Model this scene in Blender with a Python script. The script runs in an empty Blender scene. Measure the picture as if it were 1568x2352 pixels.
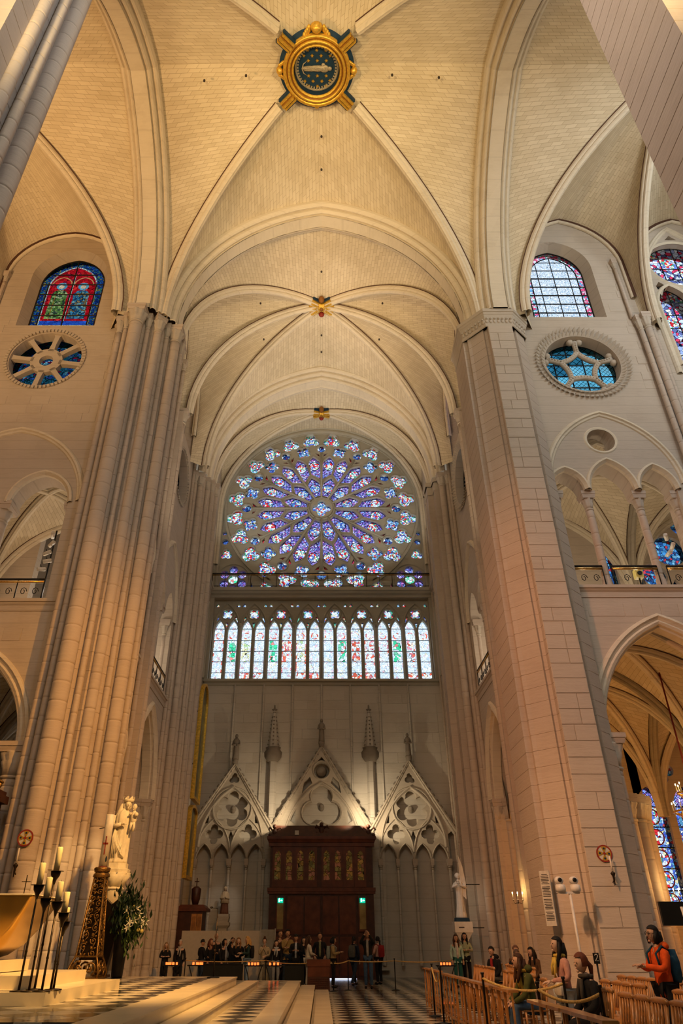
import bpy, bmesh, math, random
from mathutils import Vector, Matrix
from mathutils.geometry import tessellate_polygon
random.seed(7)
PI = math.pi
SC = bpy.context.scene
COL = SC.collection
def R(a): return math.radians(a)

# ------------------------------------------------------------------ camera
cam_d = bpy.data.cameras.new('camera')
cam_d.sensor_fit = 'HORIZONTAL'; cam_d.sensor_width = 24.0
cam_d.lens = 24.0 * 1570 / 1568
cam_d.shift_x = 46 / 1568
cam_d.clip_start = 0.1; cam_d.clip_end = 400
cam = bpy.data.objects.new('camera', cam_d); COL.objects.link(cam)
cam.location = (0, -14.48, 1.43)
cam.rotation_euler = (R(90 + 32.2), 0, 0)
SC.camera = cam

# ------------------------------------------------------------------ world (bright overcast sky) and exposure
W = bpy.data.worlds.new('sky'); SC.world = W; W.use_nodes = True
_bg = W.node_tree.nodes['Background']
_bg.inputs[0].default_value = (0.78, 0.89, 1.0, 1); _bg.inputs[1].default_value = 1.7
SC.view_settings.view_transform = 'Standard'; SC.view_settings.look = 'None'
SC.view_settings.exposure = 0.0; SC.view_settings.gamma = 1.0
SC.view_settings.use_curve_mapping = False
SC.cycles.use_denoising = True
SC.cycles.max_bounces = 5; SC.cycles.diffuse_bounces = 2; SC.cycles.glossy_bounces = 2
SC.cycles.transparent_max_bounces = 8; SC.cycles.caustics_reflective = False; SC.cycles.caustics_refractive = False
SC.cycles.sample_clamp_indirect = 4.0; SC.cycles.use_adaptive_sampling = True; SC.cycles.adaptive_threshold = 0.06

# ------------------------------------------------------------------ the church's own floodlights (on tribune ledges and pier tops)
def light(name, kind, loc, target, power, color, size=0.5, spot=60, blend=0.6, sizey=None, spread=180):
    d = bpy.data.lights.new(name, kind); d.energy = power; d.color = color
    if kind == 'AREA':
        d.size = size; d.spread = R(spread)
        if sizey: d.shape = 'RECTANGLE'; d.size_y = sizey
    else: d.shadow_soft_size = size
    if kind == 'SPOT': d.spot_size = R(spot); d.spot_blend = blend
    o = bpy.data.objects.new(name, d); COL.objects.link(o); o.location = loc
    v = Vector(target) - Vector(loc); o.rotation_euler = v.to_track_quat('-Z', 'Y').to_euler()
    return o
WARM = (1.0, 0.80, 0.52); NEUT = (1.0, 0.86, 0.68); GOLD = (1.0, 0.70, 0.28); COOL = (0.72, 0.84, 1.0); ORNG = (1.0, 0.62, 0.22)
# floods on the tribune ledges of nave, choir and north arm, turned up to the vaults
light('flood_nave', 'AREA', (17, -5.9, 13), (11, 2.5, 33), 260, (1, 0.84, 0.62), 1.2, spread=90)
light('flood_choir', 'AREA', (-17, -5.9, 13), (-11.5, 2.5, 33), 640, (1, 0.6, 0.26), 1.2, spread=90)
light('flood_north_arm_east', 'AREA', (-6.0, -13.5, 12.4), (.5, 2, 33), 255, (1, 0.72, 0.34), 1.2, spread=62)
light('flood_north_arm_west', 'AREA', (6.0, -13.5, 12.4), (-.5, 2, 33), 255, (1, 0.72, 0.34), 1.2, spread=62)
light('flood_choir_wall', 'AREA', (-15, -6.2, 13.5), (-11, 7, 20), 380, (1, 0.58, 0.28), 1.2)
# floods inside the south arm: on the tribune cornices, hidden behind the pillars
light('flood_south_arm_east', 'AREA', (-6.6, 9.2, 12.6), (1.8, 14.6, 33), 185, (1, 0.79, 0.56), .8, spread=68)
light('flood_south_arm_west', 'AREA', (6.6, 9.2, 12.6), (-1.8, 14.6, 33), 185, (1, 0.79, 0.56), .8, spread=68)
light('flood_end_bay_west', 'AREA', (6.3, 21.3, 20.6), (-1, 22.6, 33), 95, (1, 0.95, 0.85), .5, spread=110)
light('flood_end_bay_east', 'AREA', (-6.3, 21.3, 20.6), (1, 22.6, 33), 95, (1, 0.95, 0.85), .5, spread=110)
# area lamps added in place of daylight from the north; no windows built there
light('daylight_fill_nave', 'AREA', (15.5, -6.9, 28), (11.5, 7, 22), 1350, (0.82, 0.92, 1), 3.0, sizey=5.0)
light('daylight_fill_nave_far', 'AREA', (21.5, -6.9, 28), (13, 7, 22), 1350, (0.82, 0.92, 1), 3.0, sizey=5.0)
light('daylight_fill_north_end', 'AREA', (0, -26.2, 25), (0, 10, 18), 1700, (1, 0.95, 0.75), 10)
light('daylight_fill_north_arm_west', 'AREA', (7.1, -17.5, 28), (-6.6, -6.6, 19), 420, (.80, .89, 1.0), 2.5, sizey=4.0, spread=70)
light('daylight_fill_north_arm_east', 'AREA', (-7.1, -17.5, 28), (6.8, -7, 19), 900, (1, .86, .80), 2.5, sizey=4.0, spread=70)
# downlights for altar and pillars, from the galleries behind the camera
light('spot_altar', 'SPOT', (3.5, -7.5, 15), (-4.4, -1.0, .8), 26000, (1, 0.54, 0.15), .25, 25, .8)
light('spot_pillar_base', 'SPOT', (4.5, -6.4, 15), (-7.2, 6, 3.5), 9500, (1, 0.42, 0.05), .25, 66, 1.0)
light('spot_statue', 'SPOT', (4.5, -6.6, 14), (-5.2, 5, 3.9), 9000, (1, 0.66, 0.28), .2, 9, .5)
light('spot_chairs', 'SPOT', (-5.5, -6.4, 15), (3.6, 2.5, 0), 7000, (1, 0.52, 0.22), .3, 56, .9)
light('spot_pillar_west', 'SPOT', (-5.0, -6.6, 13.5), (7.6, 6.2, 8), 4400, (1, 0.38, 0.16), .4, 60, 1.0)
# ------------------------------------------------------------------ materials
MATS = {}
def _n(nt, t, **kw):
    n = nt.nodes.new(t)
    for k, v in kw.items():
        if k == 'ins':
            for i, val in v.items(): n.inputs[i].default_value = val
        else: setattr(n, k, v)
    return n
def _ramp(nt, stops, interp='LINEAR'):
    n = nt.nodes.new('ShaderNodeValToRGB'); cr = n.color_ramp; cr.interpolation = interp
    while len(cr.elements) < len(stops): cr.elements.new(0.5)
    for e, (p, c) in zip(cr.elements, stops): e.position = p; e.color = (*c, 1)
    return n
def _math(nt, op, a, b=None):
    n = nt.nodes.new('ShaderNodeMath'); n.operation = op
    for i, x in ((0, a), (1, b)):
        if x is None: continue
        if isinstance(x, (int, float)): n.inputs[i].default_value = x
        else: nt.links.new(x, n.inputs[i])
    return n.outputs[0]
def new_mat(name):
    m = bpy.data.materials.new(name); m.use_nodes = True; MATS[name] = m
    return m, m.node_tree, m.node_tree.nodes['Principled BSDF']
def plain(name, col, rough=.6, metal=0, noise=.12, scale=8, bump=0.0, spec=.4, coat=0):
    m, nt, b = new_mat(name); L = nt.links.new
    b.inputs['Roughness'].default_value = rough; b.inputs['Metallic'].default_value = metal
    b.inputs['Specular IOR Level'].default_value = spec; b.inputs['Coat Weight'].default_value = coat
    tc = _n(nt, 'ShaderNodeTexCoord'); nz = _n(nt, 'ShaderNodeTexNoise', ins={'Scale': scale, 'Detail': 4.0})
    L(tc.outputs['Object'], nz.inputs['Vector'])
    lo = tuple(max(0, c * (1 - noise)) for c in col); hi = tuple(min(1, c * (1 + noise)) for c in col)
    rp = _ramp(nt, [(.3, lo), (.7, hi)]); L(nz.outputs['Fac'], rp.inputs[0]); L(rp.outputs[0], b.inputs['Base Color'])
    if bump:
        bp = _n(nt, 'ShaderNodeBump', ins={'Strength': bump, 'Distance': .02}); L(nz.outputs['Fac'], bp.inputs['Height']); L(bp.outputs[0], b.inputs['Normal'])
    return m
def stone(name, col, course=.46, block=1.05, var=.10, rough=.85, joint=.80, jw=.035, rnd=False):
    """ashlar: colour drifts from block to block and by large stains; fine joints follow the real courses"""
    m, nt, b = new_mat(name); L = nt.links.new
    b.inputs['Roughness'].default_value = rough; b.inputs['Specular IOR Level'].default_value = .25
    g = _n(nt, 'ShaderNodeNewGeometry'); sp = _n(nt, 'ShaderNodeSeparateXYZ'); L(g.outputs['Position'], sp.inputs[0])
    zc = _math(nt, 'DIVIDE', sp.outputs[2], course); zi = _math(nt, 'FLOOR', zc); zf = _math(nt, 'FRACT', zc)
    xy = _math(nt, 'ADD', sp.outputs[0], sp.outputs[1])
    off = _math(nt, 'MULTIPLY', zi, .437); uc = _math(nt, 'ADD', _math(nt, 'DIVIDE', xy, block), off)
    ui = _math(nt, 'FLOOR', uc)
    cb = _n(nt, 'ShaderNodeCombineXYZ'); L(ui, cb.inputs[0]); L(zi, cb.inputs[1])
    wn = _n(nt, 'ShaderNodeTexWhiteNoise', noise_dimensions='2D'); L(cb.outputs[0], wn.inputs['Vector'])
    n1 = _n(nt, 'ShaderNodeTexNoise', ins={'Scale': .55, 'Detail': 5.0, 'Roughness': .6}); L(g.outputs['Position'], n1.inputs['Vector'])
    mp = _n(nt, 'ShaderNodeMapping', ins={'Scale': (1.2, 1.2, 9.0)}); L(g.outputs['Position'], mp.inputs[0])
    n2 = _n(nt, 'ShaderNodeTexNoise', ins={'Scale': 1.6, 'Detail': 5.0, 'Roughness': .65}); L(mp.outputs[0], n2.inputs['Vector'])
    v = wn.outputs['Value']
    if rnd: v = _n(nt, 'ShaderNodeObjectInfo').outputs['Random']
    s = _math(nt, 'ADD', _math(nt, 'MULTIPLY', _math(nt, 'SUBTRACT', v, .5), var), _math(nt, 'MULTIPLY', _math(nt, 'SUBTRACT', n1.outputs['Fac'], .5), .55))
    s = _math(nt, 'ADD', s, _math(nt, 'MULTIPLY', _math(nt, 'SUBTRACT', n2.outputs['Fac'], .5), .42))
    s = _math(nt, 'ADD', s, .5)
    c = col; rp = _ramp(nt, [(.1, (c[0] * .74, c[1] * .70, c[2] * .66)), (.5, c), (.92, (min(1, c[0] * 1.12), min(1, c[1] * 1.13), min(1, c[2] * 1.18)))])
    L(s, rp.inputs[0])
    jf = _math(nt, 'LESS_THAN', _math(nt, 'MINIMUM', zf, _math(nt, 'SUBTRACT', 1.0, zf)), jw)
    mx = _n(nt, 'ShaderNodeMix', data_type='RGBA', blend_type='MULTIPLY'); L(_math(nt, 'MULTIPLY', jf, 1 - joint), mx.inputs[0])
    L(rp.outputs[0], mx.inputs[6]); mx.inputs[7].default_value = (.35, .3, .25, 1)
    L(mx.outputs[2], b.inputs['Base Color'])
    bp = _n(nt, 'ShaderNodeBump', ins={'Strength': .35, 'Distance': .03}); L(_math(nt, 'SUBTRACT', n2.outputs['Fac'], _math(nt, 'MULTIPLY', jf, .35)), bp.inputs['Height']); L(bp.outputs[0], b.inputs['Normal'])
    return m
def brickwork(name, col):
    m, nt, b = new_mat(name); L = nt.links.new
    b.inputs['Roughness'].default_value = .9; b.inputs['Specular IOR Level'].default_value = .2
    uv = _n(nt, 'ShaderNodeUVMap'); 
    br = _n(nt, 'ShaderNodeTexBrick', ins={'Scale': 1.0, 'Mortar Size': .011, 'Mortar Smooth': .4, 'Brick Width': .5, 'Row Height': .19, 'Bias': 0.0})
    L(uv.outputs[0], br.inputs['Vector'])
    br.inputs['Color1'].default_value = (*col, 1); br.inputs['Color2'].default_value = (col[0] * .88, col[1] * .86, col[2] * .82, 1)
    br.inputs['Mortar'].default_value = (col[0] * .66, col[1] * .60, col[2] * .52, 1)
    g = _n(nt, 'ShaderNodeNewGeometry')
    n1 = _n(nt, 'ShaderNodeTexNoise', ins={'Scale': .35, 'Detail': 5.0, 'Roughness': .6}); L(g.outputs['Position'], n1.inputs['Vector'])
    rp = _ramp(nt, [(.3, (.84, .82, .78)), (.65, (1, 1, 1))]); L(n1.outputs['Fac'], rp.inputs[0])
    mx = _n(nt, 'ShaderNodeMix', data_type='RGBA', blend_type='MULTIPLY', ins={0: 1.0}); L(br.outputs[0], mx.inputs[6]); L(rp.outputs[0], mx.inputs[7])
    L(mx.outputs[2], b.inputs['Base Color'])
    bp = _n(nt, 'ShaderNodeBump', ins={'Strength': .25, 'Distance': .02}); bp.invert = True; L(br.outputs['Fac'], bp.inputs['Height']); L(bp.outputs[0], b.inputs['Normal'])
    return m
def glass(name, stops, scale=6.0, lead=.05, interp='CONSTANT', lattice=None, back=.04, rnd=.35):
    """stained glass: small leaded pieces in a set of colours; sky light comes through the tint"""
    m, nt, b = new_mat(name); L = nt.links.new
    nt.nodes.remove(b); out = nt.nodes['Material Output']
    tc = _n(nt, 'ShaderNodeTexCoord'); oi = _n(nt, 'ShaderNodeObjectInfo')
    sh = _n(nt, 'ShaderNodeVectorMath', operation='ADD'); L(tc.outputs['Object'], sh.inputs[0])
    rv = _n(nt, 'ShaderNodeVectorMath', operation='SCALE'); rv.inputs[0].default_value = (17, 0, 29); L(oi.outputs['Random'], rv.inputs['Scale']); L(rv.outputs[0], sh.inputs[1])
    mp = _n(nt, 'ShaderNodeMapping'); mp.inputs['Scale'].default_value = (1, .001, 1); L(sh.outputs[0], mp.inputs[0])
    vo = _n(nt, 'ShaderNodeTexVoronoi', ins={'Scale': scale}); L(mp.outputs[0], vo.inputs['Vector'])
    ve = _n(nt, 'ShaderNodeTexVoronoi', feature='DISTANCE_TO_EDGE', ins={'Scale': scale}); L(mp.outputs[0], ve.inputs['Vector'])
    sc = _n(nt, 'ShaderNodeSeparateColor'); L(vo.outputs['Color'], sc.inputs[0])
    f = _math(nt, 'FRACT', _math(nt, 'ADD', sc.outputs[0], _math(nt, 'MULTIPLY', oi.outputs['Random'], rnd)))
    rp = _ramp(nt, stops, interp); L(f, rp.inputs[0])
    br = _math(nt, 'ADD', _math(nt, 'MULTIPLY', sc.outputs[1], .5), .65)
    line = _math(nt, 'GREATER_THAN', ve.outputs['Distance'], lead)
    if lattice:
        s2 = _n(nt, 'ShaderNodeSeparateXYZ'); L(tc.outputs['Object'], s2.inputs[0])
        a = _math(nt, 'ABSOLUTE', _math(nt, 'SUBTRACT', _math(nt, 'FRACT', _math(nt, 'MULTIPLY', _math(nt, 'ADD', s2.outputs[0], s2.outputs[2]), lattice)), .5))
        c = _math(nt, 'ABSOLUTE', _math(nt, 'SUBTRACT', _math(nt, 'FRACT', _math(nt, 'MULTIPLY', _math(nt, 'SUBTRACT', s2.outputs[0], s2.outputs[2]), lattice)), .5))
        line = _math(nt, 'MULTIPLY', line, _math(nt, 'GREATER_THAN', _math(nt, 'MINIMUM', a, c), .07))
    k = _math(nt, 'MULTIPLY', br, _math(nt, 'ADD', _math(nt, 'MULTIPLY', line, .94), .06))
    mx = _n(nt, 'ShaderNodeVectorMath', operation='SCALE'); L(rp.outputs[0], mx.inputs[0]); L(k, mx.inputs['Scale'])
    tr = _n(nt, 'ShaderNodeBsdfTransparent'); L(mx.outputs[0], tr.inputs[0])
    df = _n(nt, 'ShaderNodeBsdfDiffuse'); L(mx.outputs[0], df.inputs[0])
    ms = _n(nt, 'ShaderNodeMixShader'); ms.inputs[0].default_value = back; L(tr.outputs[0], ms.inputs[1]); L(df.outputs[0], ms.inputs[2])
    L(ms.outputs[0], out.inputs[0]); return m
def glow(name, col, strength):
    m, nt, b = new_mat(name); b.inputs['Base Color'].default_value = (*col, 1)
    b.inputs['Emission Color'].default_value = (*col, 1); b.inputs['Emission Strength'].default_value = strength; return m

CREAM = (.84, .73, .54)
brickwork('vault_brick', CREAM)
stone('rib_stone', (.78, .68, .52), course=.62, joint=.9)
stone('wall_stone', (.58, .49, .39)); stone('block_stone', (.58, .49, .39), rnd=True, joint=1.0)
stone('pier_stone', (.58, .48, .385), var=.05, joint=1.0); stone('facade_stone', (.62, .56, .48), course=.55, block=1.3)
stone('facade_block', (.62, .56, .48), course=.55, rnd=True, joint=1.0, var=.22)
stone('tracery_stone', (.50, .46, .37), course=.9, joint=1.0)
stone('carved_stone', (.58, .50, .40), joint=1.0); stone('dark_carving', (.30, .25, .20), joint=1.0)
plain('joint_line', (.10, .045, .025), .9); plain('dark_gap', (.05, .035, .025), .9)
plain('gold', (.78, .46, .06), .38, .55, .25, 12, .3); plain('gold_dark', (.30, .12, .02), .5, .3)
plain('navy', (.006, .035, .075), .7); plain('silver_leaf', (.45, .38, .26), .5, .3, .35, 30, .4); plain('red_paint', (.30, .03, .015), .6)
plain('oak', (.115, .030, .012), .42, 0, .35, 3, .12); plain('oak_dark', (.060, .018, .009), .45, 0, .35, 4)
plain('chair_wood', (.46, .20, .055), .28, 0, .3, 6, 0, .5, .3); plain('chair_wood_dark', (.30, .12, .032), .32, 0, .3, 6, 0, .5, .2)
plain('marble_white', (.56, .50, .40), .16, 0, .12, 2.0); plain('marble_black', (.035, .035, .036), .16, 0, .3, 3)
plain('step_stone', (.62, .53, .38), .22, 0, .08, 1.5); plain('floor_bed', (.16, .14, .12), .5)
plain('bronze', (.34, .20, .05), .26, .9, .3, 1.2); plain('bronze_dark', (.045, .032, .02), .35, .7); plain('gilt_bronze', (.30, .17, .05), .36, .8, .45, 30, .5)
plain('wax', (.80, .70, .42), .45); plain('wax_white', (.82, .74, .62), .5); plain('iron', (.012, .011, .011), .45, .4)
plain('statue_stone', (.70, .58, .38), .7, 0, .1, 10, .1); plain('marble_statue', (.82, .80, .76), .5, 0, .06)
plain('panel_white', (.46, .40, .32), .7, 0, .05); plain('panel_grey', (.26, .25, .23), .7); plain('black_cloth', (.010, .011, .010), .9)
plain('skin', (.52, .30, .20), .55, 0, .08); plain('skin_pale', (.62, .40, .29), .55, 0, .08)
plain('rope_gold', (.55, .36, .12), .7, 0, .3, 40); plain('paper', (.62, .58, .50), .8); plain('ink', (.06, .05, .05), .8)
plain('plastic_white', (.74, .70, .64), .4); plain('screen_black', (.006, .007, .008), .3); plain('brass', (.70, .42, .12), .25, .9, .3, 20)
plain('leaf_dark', (.012, .035, .012), .5, 0, .5, 20); plain('leaf_light', (.05, .10, .02), .5, 0, .5, 20); plain('petal_white', (.80, .80, .66), .5); plain('petal_yellow', (.70, .62, .18), .5)
plain('red_cord', (.18, .012, .008), .7); plain('steel', (.45, .44, .42), .35, .7)
glow('flame', (1.0, .72, .32), 22); glow('lamp_white', (1.0, .86, .62), 30); glow('red_votive', (1.0, .12, .02), 3.2); glow('exit_green', (.0, .42, .26), 1.6); glow('exit_white', (.6, 1.0, .9), 2.2); glow('door_gap_light', (.65, .75, 1.0), 1.6)
glass('glass_portal', [(0, (.62, .42, .14)), (.3, (.48, .38, .16)), (.55, (.60, .30, .20)), (.8, (.36, .34, .14))], 6, .03, back=1.0); plain('niche_gold', (.35, .25, .10), .3, .3, .3, 3)
glow('phone_screen', (.25, .75, 1.0), 2.0)
PUR = [(0, (.16, .11, .46)), (.3, (.42, .30, .76)), (.55, (.24, .33, .80)), (.78, (.56, .18, .50)), (.9, (.76, .74, .95))]
glass('glass_purple', PUR, 9, .05, lattice=3.6)
glass('glass_medallion_red', [(0, (.78, .03, .04)), (.22, (.62, .70, .88)), (.45, (.14, .20, .62)), (.62, (.90, .78, .45)), (.74, (.10, .40, .25)), (.85, (.85, .86, .92))], 9, .045)
glass('glass_medallion_blue', [(0, (.07, .13, .52)), (.25, (.40, .55, .85)), (.5, (.75, .82, .95)), (.65, (.12, .35, .55)), (.8, (.60, .08, .10)), (.9, (.80, .72, .40))], 10, .05)
glass('glass_trilobe', [(0, (.85, .90, .95)), (.25, (.10, .45, .28)), (.42, (.80, .06, .05)), (.6, (.35, .55, .85)), (.75, (.85, .75, .42)), (.86, (.10, .12, .45))], 11, .05)
glass('glass_dark', [(0, (.02, .04, .16)), (.35, (.06, .12, .36)), (.6, (.12, .24, .44)), (.8, (.30, .05, .08)), (.9, (.35, .45, .60))], 9, .06)
glass('glass_red', [(0, (.55, .01, .02)), (.6, (.75, .05, .08)), (.85, (.25, .08, .30))], 9, .05)
glass('glass_band', [(0, (.85, .80, .80)), (.4, (.55, .20, .40)), (.65, (.22, .25, .62)), (.85, (.85, .70, .35))], 14, .06)
glass('glass_lancet_white', [(0, (.80, .88, .97)), (.5, (.95, .97, 1.0)), (.72, (.66, .80, .95)), (.86, (.80, .52, .56)), (.93, (.95, .86, .6))], 9, .030, rnd=.1)
glass('glass_lancet_green', [(0, (.06, .62, .30)), (.25, (.85, .92, .95)), (.55, (.70, .85, .95)), (.7, (.25, .70, .45)), (.85, (.90, .30, .25))], 6, .035)
glass('glass_lancet_red', [(0, (.85, .14, .08)), (.22, (.92, .94, .97)), (.55, (.95, .62, .45)), (.66, (.80, .88, .95)), (.9, (.80, .25, .30))], 7, .035)
glass('glass_lancet_gold', [(0, (.90, .82, .45)), (.25, (.90, .94, .97)), (.6, (.55, .72, .35)), (.75, (.85, .90, .96))], 7, .035)
glass('glass_grisaille', [(0, (.78, .84, .92)), (.45, (.86, .90, .98)), (.8, (.55, .68, .82))], 17, .05, rnd=.05)
glass('glass_grisaille_edge', [(0, (.80, .10, .22)), (.3, (.80, .88, .96)), (.55, (.20, .45, .75)), (.7, (.85, .45, .55)), (.85, (.30, .70, .65))], 9, .05)
glass('glass_figure_red', [(0, (0.2604, 0.0037, 0.0074)), (0.7, (0.3844, 0.0124, 0.0124)), (0.9, (0.186, 0.0062, 0.0248))], 6, .03)
glass('glass_robe_green', [(0, (0.045, 0.105, 0.0225)), (0.35, (0.15, 0.225, 0.06)), (0.6, (0.0188, 0.0375, 0.0225)), (0.8, (0.195, 0.225, 0.105))], 9, .05)
glass('glass_robe_blue', [(0, (0.008, 0.04, 0.096)), (0.35, (0.024, 0.112, 0.176)), (0.6, (0.128, 0.08, 0.032)), (0.8, (0.096, 0.192, 0.192))], 9, .05)
glass('glass_border_blue', [(0, (0.0048, 0.018, 0.096)), (0.4, (0.012, 0.06, 0.204)), (0.6, (0.018, 0.096, 0.072)), (0.75, (0.132, 0.108, 0.03)), (0.88, (0.012, 0.03, 0.12))], 14, .06)
glass('glass_halo', [(0, (0.06, 0.204, 0.276)), (0.6, (0.096, 0.252, 0.3))], 5, .02); glass('glass_face', [(0, (.55, .36, .22)), (1, (.5, .3, .2))], 5, .02)
glass('glass_blue_text', [(0, (0.012, 0.042, 0.24)), (0.6, (0.012, 0.06, 0.3))], 6, .02); glass('glass_fillet', [(0, (0.294, 0.385, 0.315)), (0.5, (0.385, 0.42, 0.35)), (0.8, (0.28, 0.07, 0.084))], 16, .06)
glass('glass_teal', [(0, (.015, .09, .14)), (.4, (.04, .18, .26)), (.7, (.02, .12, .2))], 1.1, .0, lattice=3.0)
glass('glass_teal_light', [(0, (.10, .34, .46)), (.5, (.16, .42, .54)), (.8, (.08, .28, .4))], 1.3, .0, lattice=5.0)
glass('glass_mosaic', [(0, (.75, .82, .95)), (.3, (.30, .38, .70)), (.5, (.70, .05, .12)), (.68, (.10, .12, .28)), (.85, (.50, .60, .80))], 5.5, .05)
glass('glass_choir_oculus', [(0, (0.0045, 0.0315, 0.045)), (0.4, (0.009, 0.054, 0.09)), (0.65, (0.009, 0.027, 0.108)), (0.85, (0.072, 0.0045, 0.0135)), (0.93, (0.045, 0.126, 0.153))], 7, .05)
glass('glass_orange', [(0, (.75, .10, .03)), (.3, (.85, .62, .18)), (.55, (.10, .22, .10)), (.75, (.55, .40, .12)), (.9, (.06, .08, .2))], 6, .05)
glass('glass_abstract', [(0, (.02, .08, .24)), (.3, (.05, .20, .42)), (.55, (.14, .34, .50)), (.75, (.03, .05, .14)), (.9, (.45, .04, .06))], 7, .05)

# ------------------------------------------------------------------ mesh tools
class MB:
    def __init__(s): s.v = []; s.f = []; s.m = []; s.s = []; s.uv = None
    def add(s, vs, fs, m=0, sm=False):
        o = len(s.v); s.v += [tuple(v) for v in vs]
        for f in fs: s.f.append(tuple(i + o for i in f)); s.m.append(m); s.s.append(sm)
    def box(s, x0, x1, y0, y1, z0, z1, m=0):
        s.add([(x0, y0, z0), (x1, y0, z0), (x1, y1, z0), (x0, y1, z0), (x0, y0, z1), (x1, y0, z1), (x1, y1, z1), (x0, y1, z1)],
              [(0, 3, 2, 1), (4, 5, 6, 7), (0, 1, 5, 4), (1, 2, 6, 5), (2, 3, 7, 6), (3, 0, 4, 7)], m)
    def frus(s, c, a0, b0, z0, a1, b1, z1, m=0):
        x, y = c
        s.add([(x - a0, y - b0, z0), (x + a0, y - b0, z0), (x + a0, y + b0, z0), (x - a0, y + b0, z0), (x - a1, y - b1, z1), (x + a1, y - b1, z1), (x + a1, y + b1, z1), (x - a1, y + b1, z1)],
              [(0, 3, 2, 1), (4, 5, 6, 7), (0, 1, 5, 4), (1, 2, 6, 5), (2, 3, 7, 6), (3, 0, 4, 7)], m)
    def lathe(s, prof, c=(0, 0), n=14, m=0, sm=True, a0=0, mod=None, sx=1, sy=1, caps=True):
        o = []
        for (r, z) in prof:
            for i in range(n):
                a = a0 + 2 * PI * i / n; rr = r * (mod(a, z) if mod else 1)
                o.append((c[0] + rr * math.cos(a) * sx, c[1] + rr * math.sin(a) * sy, z))
        fs = [(j * n + i, j * n + (i + 1) % n, (j + 1) * n + (i + 1) % n, (j + 1) * n + i) for j in range(len(prof) - 1) for i in range(n)]
        s.add(o, fs, m, sm)
        if caps:
            k = len(s.v) - len(o)
            s.f.append(tuple(k + i for i in range(n))[::-1]); s.m.append(m); s.s.append(False)
            e = k + (len(prof) - 1) * n; s.f.append(tuple(e + i for i in range(n))); s.m.append(m); s.s.append(False)
    def prism(s, poly, z0, z1, m=0, cuts=None, inset=.012):
        """vertical prism on a plan polygon (counter-clockwise), with recessed joints at the given heights"""
        n = len(poly); lev = [(z0, 0)]
        for z in (cuts or []): lev += [(z - .012, 0), (z - .006, inset), (z + .006, inset), (z + .012, 0)]
        lev.append((z1, 0)); nrm = []
        for i in range(n):
            a, b, c = Vector(poly[i - 1]), Vector(poly[i]), Vector(poly[(i + 1) % n])
            e1 = (b - a).normalized(); e2 = (c - b).normalized(); q = Vector((-(e1.y + e2.y), e1.x + e2.x))
            q = q.normalized() if q.length > 1e-6 else Vector((0, 0)); nrm.append(q)
        vs = [(poly[i][0] + nrm[i].x * d, poly[i][1] + nrm[i].y * d, z) for z, d in lev for i in range(n)]
        fs = [(j * n + i, j * n + (i + 1) % n, (j + 1) * n + (i + 1) % n, (j + 1) * n + i) for j in range(len(lev) - 1) for i in range(n)]
        s.add(vs, fs, m)
        k = len(s.v) - len(vs); tri = tessellate_polygon([[Vector((p[0], p[1], 0)) for p in poly]])
        for t in tri:
            s.f.append(tuple(k + (len(lev) - 1) * n + i for i in t)); s.m.append(m); s.s.append(False)
    def tube(s, pts, r, n=8, m=0, sm=True, taper=None):
        pts = [Vector(p) for p in pts]; o = []; N = len(pts); up = None
        for k, p in enumerate(pts):
            t = (pts[min(k + 1, N - 1)] - pts[max(k - 1, 0)]).normalized()
            if up is None:
                up = Vector((0, 0, 1)) if abs(t.z) < .9 else Vector((1, 0, 0))
            a = t.cross(up).normalized(); b = a.cross(t).normalized(); up = b
            rr = r * (taper[k] if taper else 1)
            for i in range(n):
                q = 2 * PI * i / n; o.append(p + a * (rr * math.cos(q)) + b * (rr * math.sin(q)))
        fs = [(j * n + i, j * n + (i + 1) % n, (j + 1) * n + (i + 1) % n, (j + 1) * n + i) for j in range(N - 1) for i in range(n)]
        fs += [tuple(range(n))[::-1], tuple((N - 1) * n + i for i in range(n))]
        s.add(o, fs, m, sm)
    def sweep(s, path, prof, N, inward, mats=None, closed=False, sm=False):
        """profile (p along N, q along inward normal) carried along a planar path; N is the plane normal; inward(k) gives the q direction"""
        o = []; N = Vector(N)
        for k, p in enumerate(path):
            p = Vector(p); d = inward(k)
            for (a, b) in prof: o.append(p + N * a + d * b)
        n = len(prof); e = n if closed else n - 1
        for j in range(len(path) - 1):
            pass
        base = len(s.v); s.v += [tuple(v) for v in o]
        for j in range(len(path) - 1):
            for i in range(e):
                i2 = (i + 1) % n
                s.f.append((base + j * n + i, base + j * n + i2, base + (j + 1) * n + i2, base + (j + 1) * n + i)); s.m.append(mats[i] if mats else 0); s.s.append(sm)
    def slab(s, outer, holes, M, d0, d1, m=0, ms=None, backface=True):
        """plate with holes in local (u, v); M maps (u, w, v) to the world; w runs d0 (front) to d1 (back)"""
        loops = [outer] + holes; ms = m if ms is None else ms
        pl = [[Vector((p[0], p[1], 0)) for p in lp] for lp in loops]
        tri = tessellate_polygon(pl); flat = [p for lp in loops for p in lp]; n = len(flat)
        vs = [M @ Vector((p[0], d0, p[1])) for p in flat] + [M @ Vector((p[0], d1, p[1])) for p in flat]
        fr = []
        for t in tri:
            a, b, c = (flat[i] for i in t)
            ar = (b[0] - a[0]) * (c[1] - a[1]) - (b[1] - a[1]) * (c[0] - a[0])
            if abs(ar) < 1e-9: continue
            t = tuple(t) if ar > 0 else tuple(t)[::-1]; fr.append(t)
        s.add(vs, fr, m)
        k = len(s.v) - len(vs)
        if backface:
            for t in fr: s.f.append(tuple(k + n + i for i in t[::-1])); s.m.append(m); s.s.append(False)
        b = 0
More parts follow.
